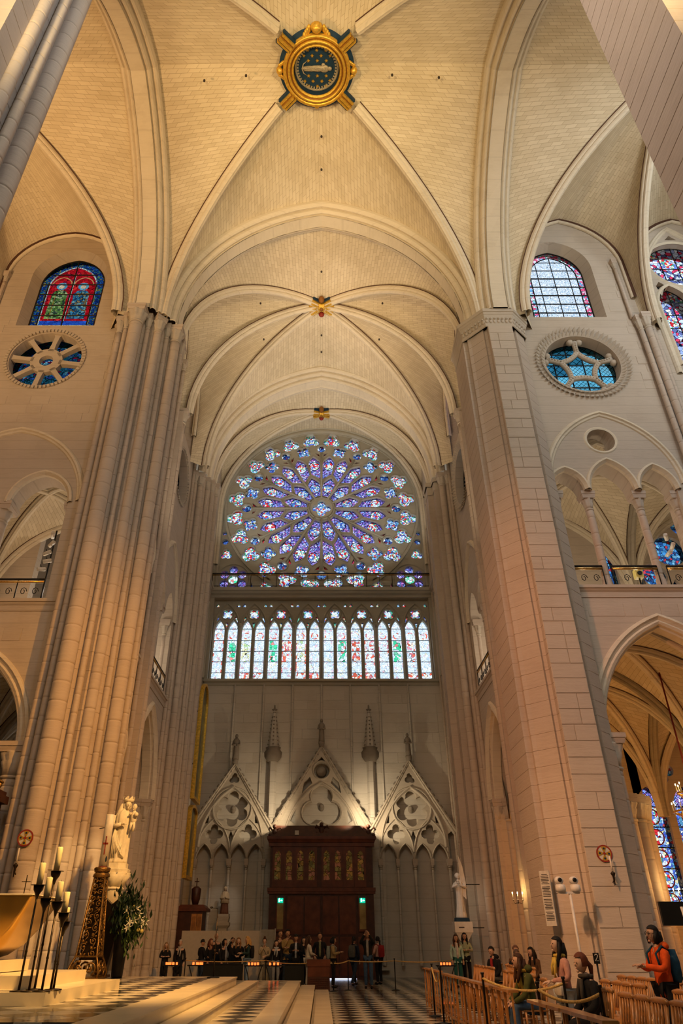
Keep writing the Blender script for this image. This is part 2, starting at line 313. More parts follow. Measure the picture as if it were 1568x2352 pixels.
        for lp in loops:
            q = len(lp)
            for i in range(q):
                j = (i + 1) % q
                s.f.append((k + b + i, k + b + j, k + n + b + j, k + n + b + i)); s.m.append(ms); s.s.append(False)
            b += q
    def sphere(s, c, r, n=10, k=7, m=0, sc=(1, 1, 1)):
        vs = [(c[0], c[1], c[2] - r * sc[2])]
        for j in range(1, k):
            t = PI * j / k
            for i in range(n):
                a = 2 * PI * i / n; vs.append((c[0] + r * sc[0] * math.sin(t) * math.cos(a), c[1] + r * sc[1] * math.sin(t) * math.sin(a), c[2] - r * sc[2] * math.cos(t)))
        vs.append((c[0], c[1], c[2] + r * sc[2])); e = len(vs) - 1
        fs = [(0, 1 + (i + 1) % n, 1 + i) for i in range(n)]
        fs += [(1 + j * n + i, 1 + j * n + (i + 1) % n, 1 + (j + 1) * n + (i + 1) % n, 1 + (j + 1) * n + i) for j in range(k - 2) for i in range(n)]
        fs += [(e, 1 + (k - 2) * n + i, 1 + (k - 2) * n + (i + 1) % n) for i in range(n)]
        s.add(vs, fs, m, True)
    def mesh(s, name, mats):
        me = bpy.data.meshes.new(name); me.from_pydata(s.v, [], s.f)
        for x in (mats if isinstance(mats, (list, tuple)) else [mats]): me.materials.append(MATS[x])
        me.polygons.foreach_set('material_index', s.m); me.polygons.foreach_set('use_smooth', s.s)
        if s.uv:
            l = me.uv_layers.new(name='UVMap'); vi = [0] * len(me.loops); me.loops.foreach_get('vertex_index', vi)
            l.data.foreach_set('uv', [c for i in vi for c in s.uv[i]])
        me.update(); return me
def link(name, data, parent=None, M=None):
    o = bpy.data.objects.new(name, data); COL.objects.link(o)
    if parent: o.parent = parent
    if M is not None: o.matrix_local = M
    return o
def obj(name, mb, mats, parent=None, M=None): return link(name, mb.mesh(name, mats), parent, M)
def tag(o, label=None, cat=None, group=None, kind=None):
    if label: o['label'] = label
    if cat: o['category'] = cat
    if group: o['group'] = group
    if kind: o['kind'] = kind
    return o
def empty(name, loc=(0, 0, 0), rz=0):
    o = bpy.data.objects.new(name, None); COL.objects.link(o); o.location = loc; o.rotation_euler = (0, 0, rz); o.empty_display_size = .2
    return o
def struct(name, label): return tag(empty(name), label, kind='structure')
def copy_tree(o, parent=None):
    c = o.copy(); COL.objects.link(c); c.parent = parent
    for ch in list(o.children): copy_tree(ch, c)
    return c
def Tm(x=0, y=0, z=0, rz=0): return Matrix.Translation((x, y, z)) @ Matrix.Rotation(rz, 4, 'Z')
I4 = Matrix.Identity(4)
# plane frames: (u, w, v) -> world
def frame(o, u, w): 
    u = Vector(u); w = Vector(w); M = Matrix.Identity(4)
    for i in range(3): M[i][0] = u[i]; M[i][1] = w[i]; M[i][2] = (0, 0, 1)[i]; M[i][3] = o[i]
    return M
def circ(cx, cz, r, n=24, a0=0): return [(cx + r * math.cos(a0 + 2 * PI * i / n), cz + r * math.sin(a0 + 2 * PI * i / n)) for i in range(n)]
def foil(cx, cz, r, k, n=8, a0=PI / 2, d=.55, rl=None):
    """outline of a k-lobed foil of overall radius r"""
    d = min(d, .45) if k == 3 else d
    dist = r * d; rl = rl or r - dist; out = []
    half = PI / k; h = dist * math.sin(half); x = dist * math.cos(half) + math.sqrt(max(rl * rl - h * h, 0))
    cusp = math.atan2(h, x - dist)  # unused direction helper
    for j in range(k):
        a = a0 + 2 * PI * j / k; c = (cx + dist * math.cos(a), cz + dist * math.sin(a))
        # lobe spans +-(pi - beta) where it meets its neighbour on the bisector
        px = x * math.cos(half) - dist; pz = x * math.sin(half); b = math.atan2(pz, px)
        for i in range(n):
            t = -b + 2 * b * i / (n - 1 + 1e-9) if n > 1 else 0
            out.append((c[0] + rl * math.cos(a + t), c[1] + rl * math.sin(a + t)))
    res = []
    for p in out:
        if not res or (abs(p[0] - res[-1][0]) + abs(p[1] - res[-1][1])) > 1e-4: res.append(p)
    if abs(res[0][0] - res[-1][0]) + abs(res[0][1] - res[-1][1]) < 1e-4: res.pop()
    return res
def half_arch(a, h, n=12):
    """points (x from 0 to a, z from 0 to h) of half a pointed arch"""
    if h > a * 1.02:
        Rr = (a * a + h * h) / (2 * a); t = math.acos(1 - a / Rr); return [(Rr * (1 - math.cos(t * i / n)), Rr * math.sin(t * i / n)) for i in range(n + 1)]
    k = 1.12; hh = a * k; Rr = (a * a + hh * hh) / (2 * a); t = math.acos(1 - a / Rr)
    return [(Rr * (1 - math.cos(t * i / n)), Rr * math.sin(t * i / n) * h / hh) for i in range(n + 1)]
def arch(cx, hw, z0, zs, za, n=10):
    """closed outline of an opening: sill z0, springing zs, apex za"""
    h = half_arch(hw, za - zs, n); pts = [(cx - hw, z0), (cx + hw, z0)] if z0 < zs - 1e-6 else []
    pts += [(cx + hw - x, zs + z) for x, z in h]; pts += [(cx - hw + x, zs + z) for x, z in h[-2::-1]]
    return pts
def arch_line(cx, hw, zs, za, n=12, z0=None):
    h = half_arch(hw, za - zs, n); p = [(cx - hw + x, zs + z) for x, z in h] + [(cx + hw - x, zs + z) for x, z in h[-2::-1]]
    if z0 is not None: p = [(cx - hw, z0)] + p + [(cx + hw, z0)]
    return p
def inward2d(pts, c):
    """unit directions towards the inside of an arch polyline, mitred"""
    out = []; n = len(pts)
    for k in range(n):
        a = pts[max(k - 1, 0)]; b = pts[min(k + 1, n - 1)]; t = Vector((b[0] - a[0], b[1] - a[1])).normalized(); q = Vector((t.y, -t.x)); out.append(q)
    return out
def moulding(mb, pts, prof, M, mats=None, sm=False):
    """sweep a profile along an arch line lying in plane M; prof = (depth towards viewer, inward)"""
    dirs = inward2d(pts, None); P = [M @ Vector((p[0], 0, p[1])) for p in pts]; rot = M.to_3x3(); nv = rot @ Vector((0, -1, 0))
    D = [rot @ Vector((d.x, 0, d.y)) for d in dirs]
    mb.sweep(P, prof, nv, lambda k: D[k], mats, sm=sm)
UNIT = None
def unit_block():
    global UNIT
    if UNIT is None:
        b = MB(); e = .018
        b.add([(-.5, 0, -.5), (.5, 0, -.5), (.5, 0, .5), (-.5, 0, .5), (-.5 + e, -1, -.5 + e), (.5 - e, -1, -.5 + e), (.5 - e, -1, .5 - e), (-.5 + e, -1, .5 - e)],
              [(0, 1, 5, 4), (1, 2, 6, 5), (2, 3, 7, 6), (3, 0, 4, 7), (4, 5, 6, 7)]); UNIT = b.mesh('stone', 'block_stone')
    return UNIT
FBLOCK = None
def ashlar(parent, M, u0, u1, z0, z1, course, lens, holes, relief=.014, mesh=None, limit=300, skip=.12):
    """separate facing stones laid in courses on plane M, left out where an opening or arch is"""
    me = mesh or unit_block(); rot = M.to_quaternion().to_matrix().to_4x4(); n = 0; z = z0; row = 0; rr = random.Random(int(u0 * 7 + z0 * 13))
    while z + course <= z1 + .01:
        u = u0 - (rr.random() * .5 if row % 2 else 0)
        while u < u1 - .2:
            l = rr.choice(lens); a = max(u, u0); b = min(u + l, u1); u += l
            if b - a < .18: continue
            ok = True
            for (hx0, hx1, hz0, hz1) in holes:
                if b > hx0 - skip and a < hx1 + skip and z + course > hz0 - skip and z < hz1 + skip: ok = False; break
            if not ok or n >= limit: continue
            c = M @ Vector(((a + b) / 2, 0, z + course / 2)); o = bpy.data.objects.new('stone', me); COL.objects.link(o); o.parent = parent
            o.matrix_local = Matrix.Translation(c) @ rot @ Matrix.Diagonal((b - a - .006, relief * (.6 + .8 * rr.random()), course - .006, 1)); n += 1
        z += course; row += 1
    return n
# ================================================================== ARCHITECTURE
ZS, ZK = 24.7, 33.0          # springing of the high vaults, keystones
XA, YA = 7.75, 7.1           # crossing arches (east/west at +-XA, south/north at +-YA)
YB, YC, YW = 12.7, 19.0, 25.0
XW = 7.5                     # side walls of the transept
def curve3(P0, P1, zs, za, n=18, stilt=None, rnd=False):
    """space curve rising from P0 (at zs) to the crown over P1 (at za); horizontal run is straight"""
    P0 = Vector((P0[0], P0[1], 0)); P1 = Vector((P1[0], P1[1], 0)); a = (P1 - P0).length; d = (P1 - P0) / a
    z1 = stilt if stilt is not None else zs
    h = half_arch(a, za - z1, 60) if not rnd else [(a * (1 - math.cos(PI / 2 * i / 60)), (za - z1) * math.sin(PI / 2 * i / 60)) for i in range(61)]; pts = [P0 + Vector((0, 0, zs))] if stilt else []
    pts += [P0 + d * x + Vector((0, 0, z1 + z)) for x, z in h]
    L = [0]
    for i in range(1, len(pts)): L.append(L[-1] + (pts[i] - pts[i - 1]).length)
    out = []; k = 0
    for i in range(n + 1):
        t = L[-1] * i / n
        while k < len(L) - 2 and L[k + 1] < t: k += 1
        f = (t - L[k]) / max(L[k + 1] - L[k], 1e-9); out.append(pts[k].lerp(pts[k + 1], min(max(f, 0), 1)))
    return out
def web(mb, c1, c2, ns=8, bulge=.10, u0=0):
    n = len(c1) - 1; base = len(mb.v)
    if mb.uv is None: mb.uv = []
    vlen = 0
    for j in range(n + 1):
        if j: vlen += ((c1[j] - c1[j - 1]).length + (c2[j] - c2[j - 1]).length) / 2
        w = (c2[j] - c1[j]).length
        for i in range(ns + 1):
            t = i / ns; p = c1[j].lerp(c2[j], t); p = p + Vector((0, 0, bulge * math.sin(PI * t) * math.sin(PI * j / n * .5)))
            mb.v.append(tuple(p)); mb.uv.append((u0 + w * t, vlen))
    for j in range(n):
        for i in range(ns):
            a = base + j * (ns + 1) + i; mb.f.append((a, a + 1, a + ns + 2, a + ns + 1)); mb.m.append(0); mb.s.append(True)
RIB = [(-.235, -.05), (-.205, -.02), (-.20, .08), (-.17, .13), (-.12, .15), (-.13, .21), (-.10, .27), (-.05, .285), (0, .31), (.05, .285), (.10, .27), (.13, .21), (.12, .15), (.17, .13), (.20, .08), (.205, -.02), (.235, -.05)]
RIBM = [1] + [0] * 14 + [1]
def rib(name, c, parent, s=1.0, skip=0, up=None):
    """one rib: mouldings hung under a vault curve, a dark open joint along both edges"""
    mb = MB(); d = (c[-1] - c[0]); N = Vector((-d.y, d.x, 0)).normalized(); D = []
    for k in range(len(c)):
        t = (c[min(k + 1, len(c) - 1)] - c[max(k - 1, 0)]).normalized(); q = t.cross(N).normalized()
        if q.z > 0.02 or (abs(q.z) <= .02 and q.dot(Vector((d.x, d.y, 0))) < 0): q = -q
        D.append(q)
    # near the springing the inside direction is towards the crown
    h = Vector((d.x, d.y, 0)).normalized()
    for k, q in enumerate(D):
        if q.dot(h) < 0: D[k] = -q if (-q).z <= .05 else q
    mb.sweep(c[skip:], [(a * s, b * s) for a, b in RIB], N, lambda k: D[k + skip], RIBM, sm=False)
    return obj(name, mb, ['rib_stone', 'joint_line'], parent)
def band(mb, full, prof, N, mats=None):
    """sweep for a whole transverse arch given as a 3d polyline in a vertical plane"""
    N = Vector(N); D = []; mid = len(full) // 2
    for k in range(len(full)):
        t = (full[min(k + 1, len(full) - 1)] - full[max(k - 1, 0)]).normalized(); q = t.cross(N).normalized()
        cen = Vector(((full[0].x + full[-1].x) / 2, (full[0].y + full[-1].y) / 2, full[0].z)); 
        if q.dot(cen - full[k]) < 0: q = -q
        D.append(q)
    mb.sweep(full, prof, N, lambda k: D[k], mats)
def transverse(name, parent, A, B, zs, za, prof, mats=None, n=22, mat=('rib_stone', 'joint_line')):
    A = Vector((A[0], A[1], 0)); B = Vector((B[0], B[1], 0)); m = (A + B) / 2
    c1 = curve3(A, m, zs, za, n); c2 = curve3(B, m, zs, za, n); mb = MB(); d = (B - A).normalized()
    band(mb, c1 + c2[-2::-1], prof, (-d.y, d.x, 0), mats); o = obj(name, mb, list(mat), parent); return c1, c2
def orders(w, steps, lip=True):
    """symmetric stepped arch profile: half width w at the web, steps = [(inset, depth)...] with roll mouldings"""
    L = [(-w - .05, -.05), (-w, -.03)]; M = [1]; d = 0; x = -w
    for (dx, dd) in steps:
        L += [(x, d + dd * .55), (x + dx * .25, d + dd * .85), (x + dx * .55, d + dd), (x + dx * .8, d + dd * .86), (x + dx, d + dd * .80)]; M += [0] * 5
        x += dx; d += dd * .8
    M += [0]; Rr = [(-a, b) for a, b in L[::-1]]; M2 = M + [0] + M[::-1]
    P = L + Rr; return P, (M2 + [0] * len(P))[:len(P) - 2] + [1]
CROSSP, CROSSM = orders(.80, [(.26, .30), (.22, .26), (.0, .12)])
DBLP, DBLM = orders(1.05, [(.30, .28), (.28, .24), (.22, .22)])

# ---------------- crossing vault
cv = struct('ceiling_crossing', 'cream brick crossing vault with four ribs meeting at a gilded boss')
BX = -.2
def ctr(P, z): return (P[0], P[1])
corner = {(sx, sy): (sx * 7.05, sy * 6.45) for sx in (-1, 1) for sy in (-1, 1)}
diag = {k: curve3(p, (BX, 0), ZS, ZK + .1) for k, p in corner.items()}
archS = {}
for sy in (-1, 1):
    a, b = transverse('crossing_arch', cv, (-6.95, sy * YA), (6.95, sy * YA), ZS, ZK + .1, CROSSP, CROSSM)
    archS[(-1, sy, 'y')] = curve3((-6.95, sy * (YA - .8)), (0, sy * (YA - .8)), ZS, ZK + .1); archS[(1, sy, 'y')] = curve3((6.95, sy * (YA - .8)), (0, sy * (YA - .8)), ZS, ZK + .1)
for sx in (-1, 1):
    transverse('crossing_arch', cv, (sx * XA, -6.35), (sx * XA, 6.35), ZS, ZK + .1, CROSSP, CROSSM)
    for sy in (-1, 1): archS[(sx, sy, 'x')] = curve3((sx * (XA - .8), sy * 6.35), (sx * (XA - .8), 0), ZS, ZK + .1)
for k, c in diag.items():
    cut = [p for p in c if (p - Vector((BX, 0, p.z))).length > 2.0]; rib('diagonal_rib', cut, cv, 1.15)
    mb = MB(); web(mb, c, archS[(k[0], k[1], 'y')]); obj('vault_web', mb, 'vault_brick', cv)
    mb = MB(); web(mb, c, archS[(k[0], k[1], 'x')]); obj('vault_web', mb, 'vault_brick', cv)

def holes_in_web(parent, pts):
    """small dark ventilation holes pierced in the vaults"""
    mb = MB(); mb.lathe([(.05, -.03), (.05, .05)], n=8)
    me = mb.mesh('vent_hole', 'dark_gap')
    for p in pts: link('vent_hole', me, parent, Matrix.Translation(p))

# ---------------- six-part vaults of the south arm, nave and choir
def sexpartite(parent, P, s0, s1, c0, cB, cW, zw_s, zw_a, ends=(True, True), sides=(1, -1)):
    """P(s, w) -> (x, y). s0..s1 along the axis, c0 lateral springing of diagonals, cB of middle rib, cW wall plane"""
    sm = (s0 + s1) / 2; key = P(sm, 0)
    for sd in sides:
        mid = curve3(P(sm, sd * cB), key, ZS, ZK); rib('transverse_rib', mid, parent, 1.05)
        for se, sE in ((s0, 1), (s1, -1)):
            dg = curve3(P(se + sE * .35, sd * c0), key, ZS, ZK); rib('diagonal_rib', dg, parent, 1.05)
            # lateral cell with wall arch
            w0 = se + sE * .9; wm = sm - sE * .35; wc = (w0 + wm) / 2
            wa = curve3(P(w0, sd * cW), P(wc, sd * cW), ZS, zw_a, stilt=zw_s); wb = curve3(P(wm, sd * cW), P(wc, sd * cW), ZS, zw_a, stilt=zw_s)
            mb = MB(); web(mb, dg, wa); web(mb, wb, mid); obj('vault_web', mb, 'vault_brick', parent)
            mb = MB(); full = [p for p in wa[4:]] + wb[-2:3:-1]
            d = Vector((*P(1, 0), 0)) - Vector((*P(0, 0), 0)); nrm = Vector((*P(0, 1), 0)) - Vector((*P(0, 0), 0))
            band(mb, full, [(-.16 * sd, -.05), (-.16 * sd, .10), (-.10 * sd, .17), (-.03 * sd, .18), (.04 * sd, .12), (.1 * sd, .12)], nrm, [1, 0, 0, 0, 0]); obj('wall_rib', mb, ['rib_stone', 'joint_line'], parent)
    for se, sE, on in ((s0, 1, ends[0]), (s1, -1, ends[1])):
        if not on: continue
        for sd in (1, -1):
            dg = curve3(P(se + sE * .35, sd * c0), key, ZS, ZK); ar = curve3(P(se, sd * (c0 + .1)), P(se, 0), ZS, ZK + .05)
            mb = MB(); web(mb, dg, ar); obj('vault_web', mb, 'vault_brick', parent)
tv = struct('ceiling_transept', 'cream six-part vault of the south arm around a small gilded boss')
sexpartite(tv, lambda s, w: (w, s), YA + .8, YC - 1.05, 6.75, 7.0, XW, 27.9, 32.1)
DX = 6.95
dc1, dc2 = transverse('double_arch', tv, (-DX - .2, YC), (DX + .2, YC), ZS, ZK + .1, DBLP, DBLM)
nv = struct('ceiling_nave', 'cream six-part nave vault behind the crossing arch beside the white window')
sexpartite(nv, lambda s, w: (s, w), XA + .8, 21.2, 6.2, 6.7, 7.1, 29.1, 32.5)
chv = struct('ceiling_choir', 'cream six-part choir vault above the red and blue figure window')
sexpartite(chv, lambda s, w: (-s, w), XA + .8, 22.2, 6.2, 6.7, 7.1, 28.4, 31.4)
nav = struct('ceiling_north', 'cream vault of the north arm behind the near pillars')
sexpartite(nav, lambda s, w: (w, -s), YA + .8, 26, 6.75, 7.0, XW, 27.9, 32.1)
# end bay (four-part) in front of the rose
ev = struct('ceiling_end_bay', 'shallow four-part vault in front of the big rose window')
K3 = (0, 22.3)
for sd in (-1, 1):
    a = curve3((sd * 6.75, YC + 1.1), K3, ZS, ZK - .1); b = curve3((sd * 7.0, YW - .05), K3, ZS - 2.5, ZK - .1, stilt=26.9, rnd=True)
    rib('diagonal_rib', a, ev, .95); rib('diagonal_rib', b, ev, .95)
    wa = curve3((sd * 7.0, YC + 1.0), (sd * 7.0, 22.3), ZS, 31.6, stilt=27.5); wb = curve3((sd * 7.0, YW), (sd * 7.0, 22.3), ZS - 2.5, 31.6, stilt=27.5)
    mb = MB(); web(mb, a, wa); web(mb, wb, b); obj('vault_web', mb, 'vault_brick', ev)
    ar = curve3((sd * 7.1, YC + 1.05), (0, YC + 1.05), ZS, ZK + .05); mb = MB(); web(mb, a, ar); obj('vault_web', mb, 'vault_brick', ev)
    fr = curve3((sd * 7.0, YW - .04), (0, YW - .04), ZS - 2.5, ZK + .55, stilt=26.7, rnd=True); mb = MB(); web(mb, b, fr); obj('vault_web', mb, 'vault_brick', ev)
holes_in_web(cv, [(-3.2, .2, 32.55), (3.0, .2, 32.6), (0, 3.0, 32.93), (0, 4.6, 32.93), (-5, .4, 32.55), (5, .3, 32.6), (0, -3, 32.93)])
holes_in_web(tv, [(0, 10.5, 32.9), (0, 15.2, 32.9), (0, 16.6, 32.9), (-3.4, 11.6, 31.6), (3.4, 11.6, 31.6), (-3.4, 14.2, 31.5), (3.4, 14.2, 31.5)])

# ---------------- bosses
def gilded_boss(name, label, loc, r, arms, big=False, extra=None):
    t = tag(empty(name, loc), label, 'boss')
    if big:
        mb = MB(); prof = [(r * 1.0, .10), (r * 1.0, -.16), (r * .955, -.23), (r * .90, -.16)]
        mb.lathe(prof, n=48, caps=False); mb.lathe([(r * .87, -.12), (r * .86, -.24), (r * .80, -.26), (r * .78, -.12)], n=48, caps=False); mb.lathe([(r * .75, -.12), (r * .735, -.2), (r * .69, -.21), (r * .67, .25)], n=48, caps=False); obj('gold_ring', mb, 'gold', t)
        mb = MB(); mb.lathe([(r * .90, -.16), (r * .87, -.13)], n=48, caps=False); mb.lathe([(r * .78, -.16), (r * .75, -.13)], n=48, caps=False); obj('red_groove', mb, 'gold_dark', t)
        mb = MB(); mb.lathe([(r * 1.12, .12), (r * 1.0, .02)], n=48, caps=False); obj('blue_collar', mb, 'navy', t)
        mb = MB(); mb.lathe([(r * .67, .26), (.01, .26)], n=40, caps=False); mb.lathe([(r * .665, -.1), (r * .665, .26)], n=40, caps=False); disc = obj('blue_disc', mb, 'navy', t)
        mb = MB(); mb.lathe([(r * .66, .22), (r * .63, .2), (r * .60, .22)], n=40, caps=False); obj('silver_rim', mb, 'silver_leaf', t)
        # squares around the rim, stars
        mb = MB(); mb.box(-.03, .03, -.045, .045, .20, .25); sq = mb.mesh('rim_square', 'silver_leaf')
        for i in range(44): link('rim_square', sq, t, Matrix.Rotation(2 * PI * i / 44, 4, 'Z') @ Matrix.Translation((0, r * .575, 0)))
        mb = MB(); pts = [((.075 if i % 2 == 0 else .032) * math.cos(PI * i / 6), (.075 if i % 2 == 0 else .032) * math.sin(PI * i / 6)) for i in range(12)]
        mb.slab(pts, [], Matrix(((1, 0, 0, 0), (0, 0, 1, 0), (0, 1, 0, .21), (0, 0, 0, 1))), 0, .05); st = mb.mesh('star', 'gold')
        for sx, sy in [(-.28, -.5), (0, -.5), (.28, -.5), (-.4, -.34), (-.14, -.34), (.14, -.34), (.42, -.34), (-.26, -.2), (.02, -.2), (.3, -.2), (-.26, .24), (.02, .24), (.3, .24), (-.38, .4), (-.12, .4), (.16, .4), (.42, .38), (-.26, .55), (.02, .55), (.3, .53)]: link('star', st, t, Matrix.Translation((sx * r * .95, sy * r * .95, 0)))
        # reclining relief of a robed figure with halo and crescent
        mb = MB(); mb.sphere((.05, .02, .2), .36, 12, 6, sc=(1.25, .36, .2)); mb.sphere((-.3, .02, .2), .25, 12, 6, sc=(1.3, .44, .22)); mb.sphere((.32, .03, .2), .2, 10, 6, sc=(1.1, .8, .28)); mb.sphere((.55, .03, .2), .1, 10, 6, sc=(1, .9, .4)); mb.sphere((.28, -.13, .19), .09, 8, 5, sc=(1, .8, .4))
        for q in (-.08, 0, .08): mb.tube([(-.55, .02 + q, .17), (-.2, .02 + q * .8, .13), (.15, .02 + q * .5, .15)], .018, 6)
        obj('figure_relief', mb, 'silver_leaf', t)
        mb = MB(); mb.tube([(-.42, .3, .2), (-.56, .2, .19), (-.62, .03, .19), (-.56, -.16, .19), (-.42, -.26, .2)], .03, 6, taper=[.3, .8, 1, .8, .3]); obj('crescent', mb, 'silver_leaf', t)
        for ang, s in ((-PI / 2, 1.25), (0, .85), (PI, .85)):   # winged heads in gilt around the ring
            h = MB(); h.sphere((0, .1, -.05), .17, 10, 7, sc=(1, .9, 1)); h.sphere((0, .13, -.02), .2, 10, 6, sc=(1.05, .8, 1))
            for w in (-1, 1):
                for q in range(4): h.sphere((w * (.24 + .05 * q), .08 - .07 * q, .0), .11, 8, 5, sc=(.7, 1.2, .5))
            hd = obj('winged_head', h, 'gold', t, Matrix.Rotation(ang + PI / 2 + PI, 4, 'Z') @ Matrix.Translation((0, r * 1.03, 0)) @ Matrix.Rotation(0, 4, 'Z') @ Matrix.Scale(s, 4))
        h = MB(); h.sphere((0, r * 1.02, -.05), .1, 8, 5); h.sphere((.09, r * 1.0, -.02), .07, 8, 5); h.sphere((-.09, r * 1.0, -.02), .07, 8, 5); obj('gilt_bud', h, 'gold', t)
        ln, w = .62, .2
    else:
        mb = MB(); mb.lathe([(r * .55, -.05), (r * .5, -.25), (r * .2, -.38), (.02, -.3)], n=16, mod=lambda a, z: 1 + .18 * math.cos(6 * a)); obj('rosette', mb, 'gold', t)
        mb = MB(); mb.lathe([(r * .22, -.36), (r * .1, -.42), (.01, -.41)], n=10); obj('rosette_heart', mb, 'gold_dark', t)
        for s in (-1, 1):
            mb = MB(); mb.sphere((0, s * r * .85, -.12), .2, 8, 6, sc=(.9, .9, 1.2)); mb.lathe([(.16, -.5), (.02, -.7)], (0, s * r * .85), 8) if False else None; obj('carved_head', mb, 'red_paint' if s > 0 else 'gold_dark', t)
        ln, w = r * .75, .2
    for a in arms:      # painted, gilded first stretch of each rib
        mb = MB(); r0 = r * .98 if big else r * .45
        mb.box(r0, r0 + ln, -w * .28, w * .28, -.34, -.05, 0); mb.box(r0, r0 + ln, -w, -w * .55, -.24, 0, 0); mb.box(r0, r0 + ln, w * .55, w, -.24, 0, 0); mb.box(r0, r0 + ln, -w * .55, -w * .28, -.2, -.05, 1); mb.box(r0, r0 + ln, w * .28, w * .55, -.2, -.05, 1)
        mb.box(r0, r0 + ln, w, w * 1.35, -.12, .12, 2); mb.box(r0, r0 + ln, -w * 1.35, -w, -.12, .12, 2)
        obj('gilded_rib_end', mb, ['gold', 'gold_dark', 'navy'], t, Matrix.Rotation(a, 4, 'Z') @ Matrix.Rotation(R(3), 4, 'Y'))
    return t
gilded_boss('keystone_boss', 'large gilded ring boss with blue starry disc and a robed figure', (BX, 0, ZK - .42), 1.42, [math.atan2(sy * 6.45, sx * 7.05) for sx in (-1, 1) for sy in (-1, 1)], True)
gilded_boss('keystone_boss', 'small gilded boss with six striped rib ends in the transept vault', (0, YB + .2, ZK - .05), .62, [0, PI, math.atan2(4.7, 6.75), PI - math.atan2(4.7, 6.75), -math.atan2(4.7, 6.75), math.atan2(4.7, 6.75) + PI])
gilded_boss('keystone_boss', 'smallest gilded boss just above the rose window', (0, 22.3, ZK - .15), .5, [math.atan2(2.2, 6.75), PI - math.atan2(2.2, 6.75), -math.atan2(2.2, 6.75), PI + math.atan2(2.2, 6.75)])

# ---------------- capitals and shafts
def capital(mb, c, r, z0, z1, n=16, lobes=8, flare=1.55):
    h = z1 - z0
    mb.lathe([(r * 1.0, z0 - .02), (r * 1.14, z0), (r * 1.14, z0 + .06), (r * .98, z0 + .08)], c, n)
    mb.lathe([(r * .98, z0 + .08), (r * 1.08, z0 + h * .35), (r * 1.32, z0 + h * .6), (r * 1.22, z0 + h * .68), (r * flare, z0 + h * .92), (r * flare * .96, z1)], c, n * 2, mod=lambda a, z: 1 + .10 * math.cos(lobes * a) * min(1, max(0, (z - z0) / h * 1.3)))
def abacus(mb, c, a, z, h=.28, b=None, rot=0):
    b = b or a; M = Matrix.Translation((c[0], c[1], 0)) @ Matrix.Rotation(rot, 4, 'Z'); t = MB()
    t.frus((0, 0), a * .86, b * .86, z - .02, a * .94, b * .94, z + h * .35); t.box(-a * .94, a * .94, -b * .94, b * .94, z + h * .35, z + h * .5); t.box(-a, a, -b, b, z + h * .5, z + h)
    mb.add([M @ Vector(v) for v in t.v], t.f)
def shaft(parent, c, r, z0, z1, name='shaft', cap=.62, course=.62, n=14, mat='pier_stone', aba=1.75, rot=0, base=True, caph=None):
    mb = MB(); prof = []; z = z0; rr = random.Random(int(c[0] * 91 + c[1] * 37)); zt = z1 - cap - .28 if cap else z1
    if base: mb.lathe([(r * 1.35, z0), (r * 1.35, z0 + .25), (r * 1.22, z0 + .32), (r * 1.25, z0 + .4), (r * 1.0, z0 + .5)], c, n, caps=False)
    prof.append((r, z0))
    while z + course < zt:
        z += course * (.85 + .3 * rr.random())
        if z < zt - .1: prof += [(r, z - .07), (r, z - .012), (r - .011, z - .004), (r - .011, z + .004), (r, z + .012), (r, z + .07)]
    prof.append((r, zt)); mb.lathe(prof, c, n); o = obj(name, mb, mat, parent)
    if cap:
        mb = MB(); capital(mb, c, r, zt, z1 - .28); k = obj('capital', mb, 'carved_stone', parent)
        mb = MB(); abacus(mb, c, r * aba, z1 - .28, .28, rot=rot); obj('abacus', mb, 'pier_stone', parent)
    return o
SE_SH = [(-7.93, 5.98, .27), (-6.48, 7.12, .22), (-7.10, 6.50, .17), (-7.50, 6.30, .10), (-6.80, 6.86, .10), (-8.42, 6.26, .11), (-8.76, 6.52, .15), (-6.36, 7.75, .11), (-6.45, 8.15, .14)]
def round_pillar(label, mx=1, my=1, off=(0, 0), floor=0):
    p = struct('clustered_pillar', label); T = lambda x, y: (x * mx + off[0], y * my + off[1])
    for (x, y, r) in SE_SH: shaft(p, T(x, y), r, floor, ZS, aba=1.5, rot=0 if r > .2 else (PI / 4 if abs(r - .17) < .01 else 0), n=16 if r > .2 else 12)
    core = [(-6.50, 8.8), (-6.50, 7.45), (-6.62, 7.02), (-6.78, 7.02), (-6.95, 6.72), (-7.05, 6.68), (-7.32, 6.40), (-7.44, 6.45), (-7.72, 6.22), (-8.25, 6.22), (-8.40, 6.42), (-8.62, 6.48), (-8.95, 6.66), (-9.10, 7.0), (-9.1, 8.8)]
    poly = [T(x, y) for x, y in core]
    ar = sum(poly[i - 1][0] * poly[i][1] - poly[i][0] * poly[i - 1][1] for i in range(len(poly)))
    if ar < 0: poly = poly[::-1]
    mb = MB(); mb.prism(poly, floor, ZS, cuts=[floor + .62 * i for i in range(1, 39)]); cx = sum(q[0] for q in poly) / len(poly); cy = sum(q[1] for q in poly) / len(poly); mb.prism([(cx + (q[0] - cx) * .95, cy + (q[1] - cy) * .95) for q in poly], ZS, ZS + 1.3); obj('core', mb, 'pier_stone', p)
    pl = [(x + (-.0), y) for x, y in poly]; mb = MB(); cx = sum(q[0] for q in poly) / len(poly); cy = sum(q[1] for q in poly) / len(poly)
    mb.prism([(cx + (q[0] - cx) * 1.12, cy + (q[1] - cy) * 1.12) for q in poly], floor, floor + .55); obj('plinth', mb, 'pier_stone', p)
    return p
round_pillar('clustered stone pillar with many round shafts behind the crowned statue')
round_pillar('near stone pillar with round shafts crossing the top left corner', 1, -1, (.28, .55))
